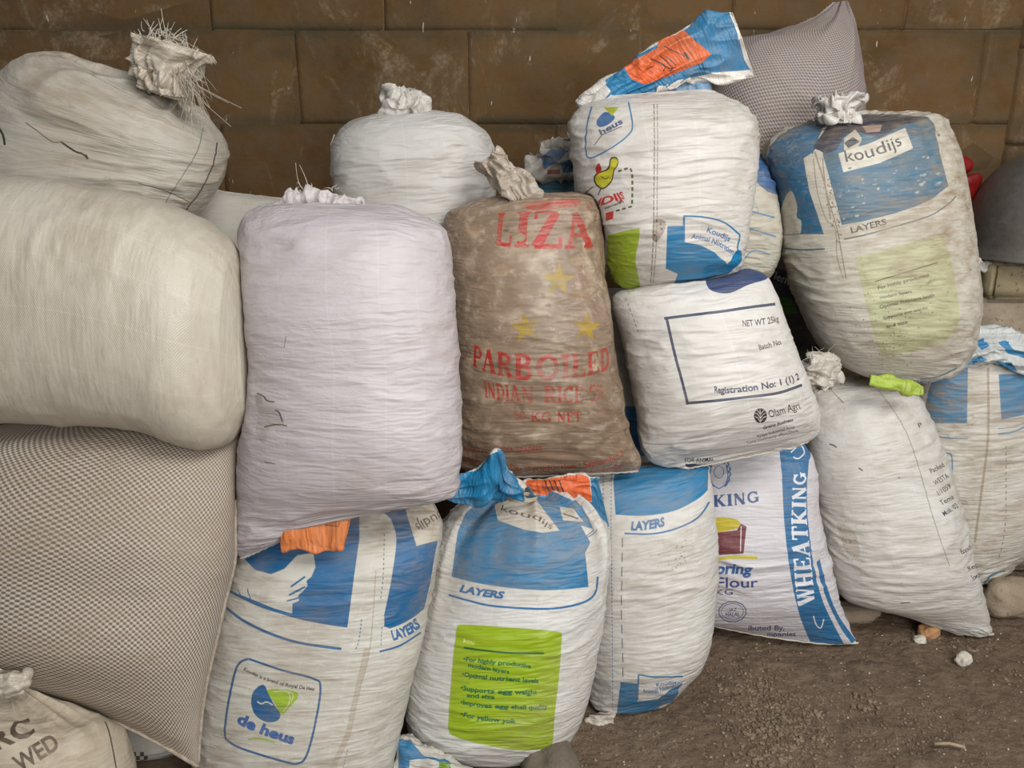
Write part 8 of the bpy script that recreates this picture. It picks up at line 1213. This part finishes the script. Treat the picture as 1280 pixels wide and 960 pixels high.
# stepped ledge of concrete blocks against the wall
p = at_depth(1250, 372, 2.60)
ztop = p[2]
x0 = at_depth(1212, 400, 2.60)[0]
ledge = empty('block_ledge', (x0 + .4, 2.78, 0)); tag(ledge, 'low rough sand-concrete ledge against the wall at the right', 'ledge')
nb = 4; bh = ztop / nb
for r in range(nb):
    for c in range(2):
        xa = x0 + c * .46 - (.12 if r % 2 else 0)
        P, F = box_mesh(max(xa, x0), xa + .45, 2.585, 2.895, r * bh + .003, (r + 1) * bh - .001, seed=300 + r * 3 + c)
        np_mesh('block', P, F, M_conc, ledge)

# brick the basin rests on
zb = ztop
a = at_depth(1232, 371, 2.58); b = at_depth(1232, 326, 2.58)
hb = max(.05, b[2] - zb)
brick = empty('brick', (a[0] + .12, 2.76, zb)); tag(brick, 'dusty yellow-brown block lying under the aluminium basin', 'brick')
P, F = box_mesh(a[0], a[0] + .34, 2.555, 2.80, zb + .0005, zb + hb, seed=340)
np_mesh('block', P, F, M_brick, brick)


def lathe(name, prof, mat, parent, center, n=64, tilt=0.0, dent=0.0, seed=1):
    V, F = [], []
    R = Matrix.Rotation(tilt, 3, 'X')
    for (r, z) in prof:
        for j in range(n):
            an = 2 * math.pi * j / n
            k = 1 + dent * (math.sin(3 * an + seed) * .5 + math.sin(7 * an + z * 20) * .3)
            V.append(R @ Vector((r * k * math.cos(an), r * k * math.sin(an), z)) + Vector([float(q) for q in center]))
    for i in range(len(prof) - 1):
        for j in range(n):
            j2 = (j + 1) % n
            F.append((i * n + j, i * n + j2, (i + 1) * n + j2, (i + 1) * n + j))
    return np_mesh(name, V, F, mat, parent)


N = NT('worn_aluminium')
co = N.new('ShaderNodeTexCoord').outputs['Object']
n1 = N.noise(co, 6, 6, .65); n2 = N.noise(co, 40, 5, .7)
N.l(N.mix(n1, (.15, .135, .118), (.27, .25, .23)), N.b.inputs['Base Color'])
N.b.inputs['Metallic'].default_value = .75
N.l(N.ramp(n2, [(.3, .42), (.7, .68)]), N.b.inputs['Roughness'])
N.l(N.bump(n2, .25, .002), N.b.inputs['Normal'])
M_alu = N.m
zr = zb + hb
e = at_depth(1206, 300, 2.68)
rad = .235
cx = e[0] + rad * 1.02; cy = 2.675
hh = at_depth(1285, 190, cy)[2] - zr
basin = empty('aluminium_basin', (cx, cy, zr)); tag(basin, 'big dull aluminium cooking basin turned upside down at the right edge', 'basin')
prof = [(rad + .012, .004), (rad + .014, .010), (rad + .004, .014)]
for i in range(1, 19):
    an = math.radians(90 * i / 18)
    prof.append((max(.002, rad * math.cos(an) ** .72), .014 + (hh - .014) * math.sin(an) ** 1.0))
inner = [(max(.001, r - .004), z - .004) for r, z in reversed(prof[3:])]
lathe('bowl', prof + inner + [(rad + .012, .004)], M_alu, basin, (cx, cy, zr), dent=.006)
# riveted lug handle near the wall side
pts = [(cx - rad * .86 - .0, cy - rad * .55, zr + .10), (cx - rad * .98, cy - rad * .60, zr + .115), (cx - rad * .98, cy - rad * .45, zr + .118), (cx - rad * .90, cy - rad * .38, zr + .10)]

# rag tucked beneath its rim
pr = Plane(1220, 326, 2.44 + .2, 0)
t = empty('crumpled_rag', at_depth(1222, 335, 2.66)); tag(t, 'grey and white crumpled rag tucked under the basin rim', 'rag')
body(None, t, [(1203, 330, 1206, 318, .4), (1212, 336, 1214, 320, 1), (1226, 338, 1226, 326, 1), (1240, 340, 1238, 331, .4)], Plane(1220, 330, 2.60, 0), .020,
     sack_mat('rag', (.42, .40, .37), seed=50, wrinkle=1), name='cloth', wr=0, crumple=.012, crumple_f=40, NU=72, NV=48, seed=301, floor=False, solid=False, yield_=False)

# red plastic behind
M_red = simple_mat('red_plastic', (.13, .003, .003), (.24, .006, .005), 8, .45, .2, .002)
t = empty('red_plastic_bag', at_depth(1200, 300, 2.76)); tag(t, 'crumpled bright red plastic bag behind the basin, against the wall', 'bag')
def red(rows, Y, s, name):
    return body(None, t, rows, Plane(1200, 230, Y, 0), .022, M_red, name=name, wr=0, crumple=.010, crumple_f=16, NU=48, NV=40, seed=s, floor=False, solid=False, yield_=False, expo=1.6)
red([(1180, 200, 1196, 192, .3), (1182, 212, 1212, 202, 1), (1184, 222, 1208, 216, .8), (1186, 240, 1196, 230, .3)], 2.80, 310, 'fold')
red([(1184, 225, 1222, 216, .3), (1186, 236, 1228, 224, 1), (1188, 250, 1222, 246, 1), (1190, 290, 1216, 285, 1), (1194, 330, 1212, 330, .5)], 2.76, 311, 'fold')

# ---- stones
M_st = simple_mat('pale_stone', (.28, .215, .15), (.36, .285, .205), 18, .92, .8, .005, c3=(.22, .17, .12))
M_st2 = simple_mat('orange_brick', (.42, .21, .09), (.52, .30, .16), 30, .9, .7, .004)
M_st3 = simple_mat('white_stone', (.55, .50, .42), (.66, .62, .54), 40, .9, .6, .003)
M_st4 = simple_mat('grey_stone', (.13, .105, .08), (.19, .155, .12), 22, .95, .8, .006)


def stone(px, py, w, d, h, mat, label, seed, name='stone', rot=0.0):
    import bmesh
    bm = bmesh.new(); bmesh.ops.create_icosphere(bm, subdivisions=4, radius=1.0)
    P = np.array([v.co[:] for v in bm.verts]); F = [tuple(v.index for v in f.verts) for f in bm.faces]; bm.free()
    P = np.sign(P) * np.abs(P) ** .72
    k = 1 + (noise3(P, 1.1, seed) - .5) * .5 + (noise3(P, 3, seed + 1) - .5) * .20 + (noise3(P, 9, seed + 2) - .5) * .06
    P = P * k[:, None] * np.array([w / 2, d / 2, h / 2])
    c, s = math.cos(rot), math.sin(rot)
    P = P @ np.array([[c, s, 0], [-s, c, 0], [0, 0, 1]])
    base = on_floor(px, py)
    base = base + np.array([0, d * .4, 0])
    P = P - np.array([0, 0, P[:, 2].min()])
    P[:, 2] = np.maximum(P[:, 2] - h * .10, -.012)
    zf = float(soil_height(np.array([[base[0]]]), np.array([[base[1]]]))[0, 0])
    me = bpy.data.meshes.new(name); me.from_pydata([tuple(map(float, p)) for p in P], [], F); me.update()
    me.polygons.foreach_set('use_smooth', [True] * len(F)); me.materials.append(mat)
    o = bpy.data.objects.new(name, me); o.location = (base[0], base[1], zf)
    scene.collection.objects.link(o)
    return tag(o, label, 'stone', 'loose stones on the soil floor')


stone(1270, 776, .155, .13, .11, M_st, 'big pale sandy stone at the right edge in front of the rear feed sack', 401)
stone(1068, 777, .19, .09, .048, M_st, 'flat buff stone in the shadow between the flour sack and the leaning plain sack', 405)
stone(1164, 797, .058, .05, .045, M_st2, 'orange-brown brick fragment under the leaning plain sack', 410, 'brick_fragment', .3)
stone(1152, 803, .036, .03, .022, M_st3, 'small pale stone just in front of the brick fragment', 415)
stone(1208, 831, .046, .035, .032, M_st3, 'small whitish angular stone below the pointed corner of the leaning sack', 420, rot=.5)
stone(690, 985, .12, .12, .075, M_st4, 'grey-brown stone at the bottom edge by the green-panel sack', 425)

# twig lying in a scuffed hollow
a = on_floor(1168, 930, .006); b = on_floor(1206, 934, .006)
o = cord(None, [a, a * .5 + b * .5 + np.array([0, .003, .004]), b], .004, simple_mat('twig', (.30, .23, .15), (.40, .32, .22), 50), 'twig')
tag(o, 'short pale brown twig lying on the bare soil', 'twig')

# ---- loose crumbs of earth
M_crumb = simple_mat('earth_crumb', (.10, .068, .042), (.30, .22, .15), 30, .95, .6, .003)
M_chip = simple_mat('pale_chip', (.42, .36, .28), (.60, .55, .47), 60, .9, .4, .002)


def crumbs(name, label, pts, sizes, mat, seed):
    r = np.random.RandomState(seed)
    t0 = (1 + 5 ** .5) / 2
    ico = np.array([(-1, t0, 0), (1, t0, 0), (-1, -t0, 0), (1, -t0, 0), (0, -1, t0), (0, 1, t0), (0, -1, -t0), (0, 1, -t0), (t0, 0, -1), (t0, 0, 1), (-t0, 0, -1), (-t0, 0, 1)]) / 1.9
    fc = [(0, 11, 5), (0, 5, 1), (0, 1, 7), (0, 7, 10), (0, 10, 11), (1, 5, 9), (5, 11, 4), (11, 10, 2), (10, 7, 6), (7, 1, 8), (3, 9, 4), (3, 4, 2), (3, 2, 6), (3, 6, 8), (3, 8, 9), (4, 9, 5), (2, 4, 11), (6, 2, 10), (8, 6, 7), (9, 8, 1)]
    V, F = [], []
    pts = np.array(pts); Z = soil_height(pts[:, 0][None], pts[:, 1][None])[0]
    for i, (x, y) in enumerate(pts):
        s = sizes[i]; sc = s * r.uniform(.6, 1.2, 3) * np.array([1, 1, .7])
        q = ico * r.uniform(.75, 1.2, (12, 1)) * sc
        b = len(V); V += list(q + np.array([x, y, Z[i] + s * .25])); F += [(b + c[0], b + c[1], b + c[2]) for c in fc]
    o = np_mesh(name, V, F, mat, None, smooth=False)
    return tag(o, label, 'soil', kind='stuff')


r = np.random.RandomState(5)
P1, S1 = [], []
for (cx_, cy_, sx, sy, n, sm) in ((940, 860, 22, 22, 520, .0045), (985, 905, 32, 22, 800, .0045), (960, 930, 26, 20, 200, .006), (1085, 875, 10, 9, 40, .007), (1110, 920, 34, 26, 160, .004),
                                  (1180, 905, 26, 14, 90, .004), (1230, 860, 60, 50, 160, .0035), (800, 930, 60, 30, 200, .004), (1205, 805, 16, 8, 60, .005), (1090, 790, 40, 10, 60, .004), (1020, 880, 170, 60, 1800, .0026), (1264, 845, 12, 14, 40, .005)):
    for _ in range(n):
        px = r.normal(cx_, sx); py = r.normal(cy_, sy)
        if py < 745: continue
        p = on_floor(px, py); P1.append(p[:2]); S1.append(sm * r.uniform(.35, 1.25) ** 1.3)
crumbs('loose_earth', 'loose crumbs of dry brown earth scattered over the floor', P1, S1, M_crumb, 6)
P2, S2 = [], []
for _ in range(95):
    p = on_floor(r.uniform(770, 1300), r.uniform(790, 970)); P2.append(p[:2]); S2.append(r.uniform(.0012, .0036))
crumbs('pale_grit', 'scattered pale grit and tiny white chips on the soil', P2, S2, M_chip, 7)
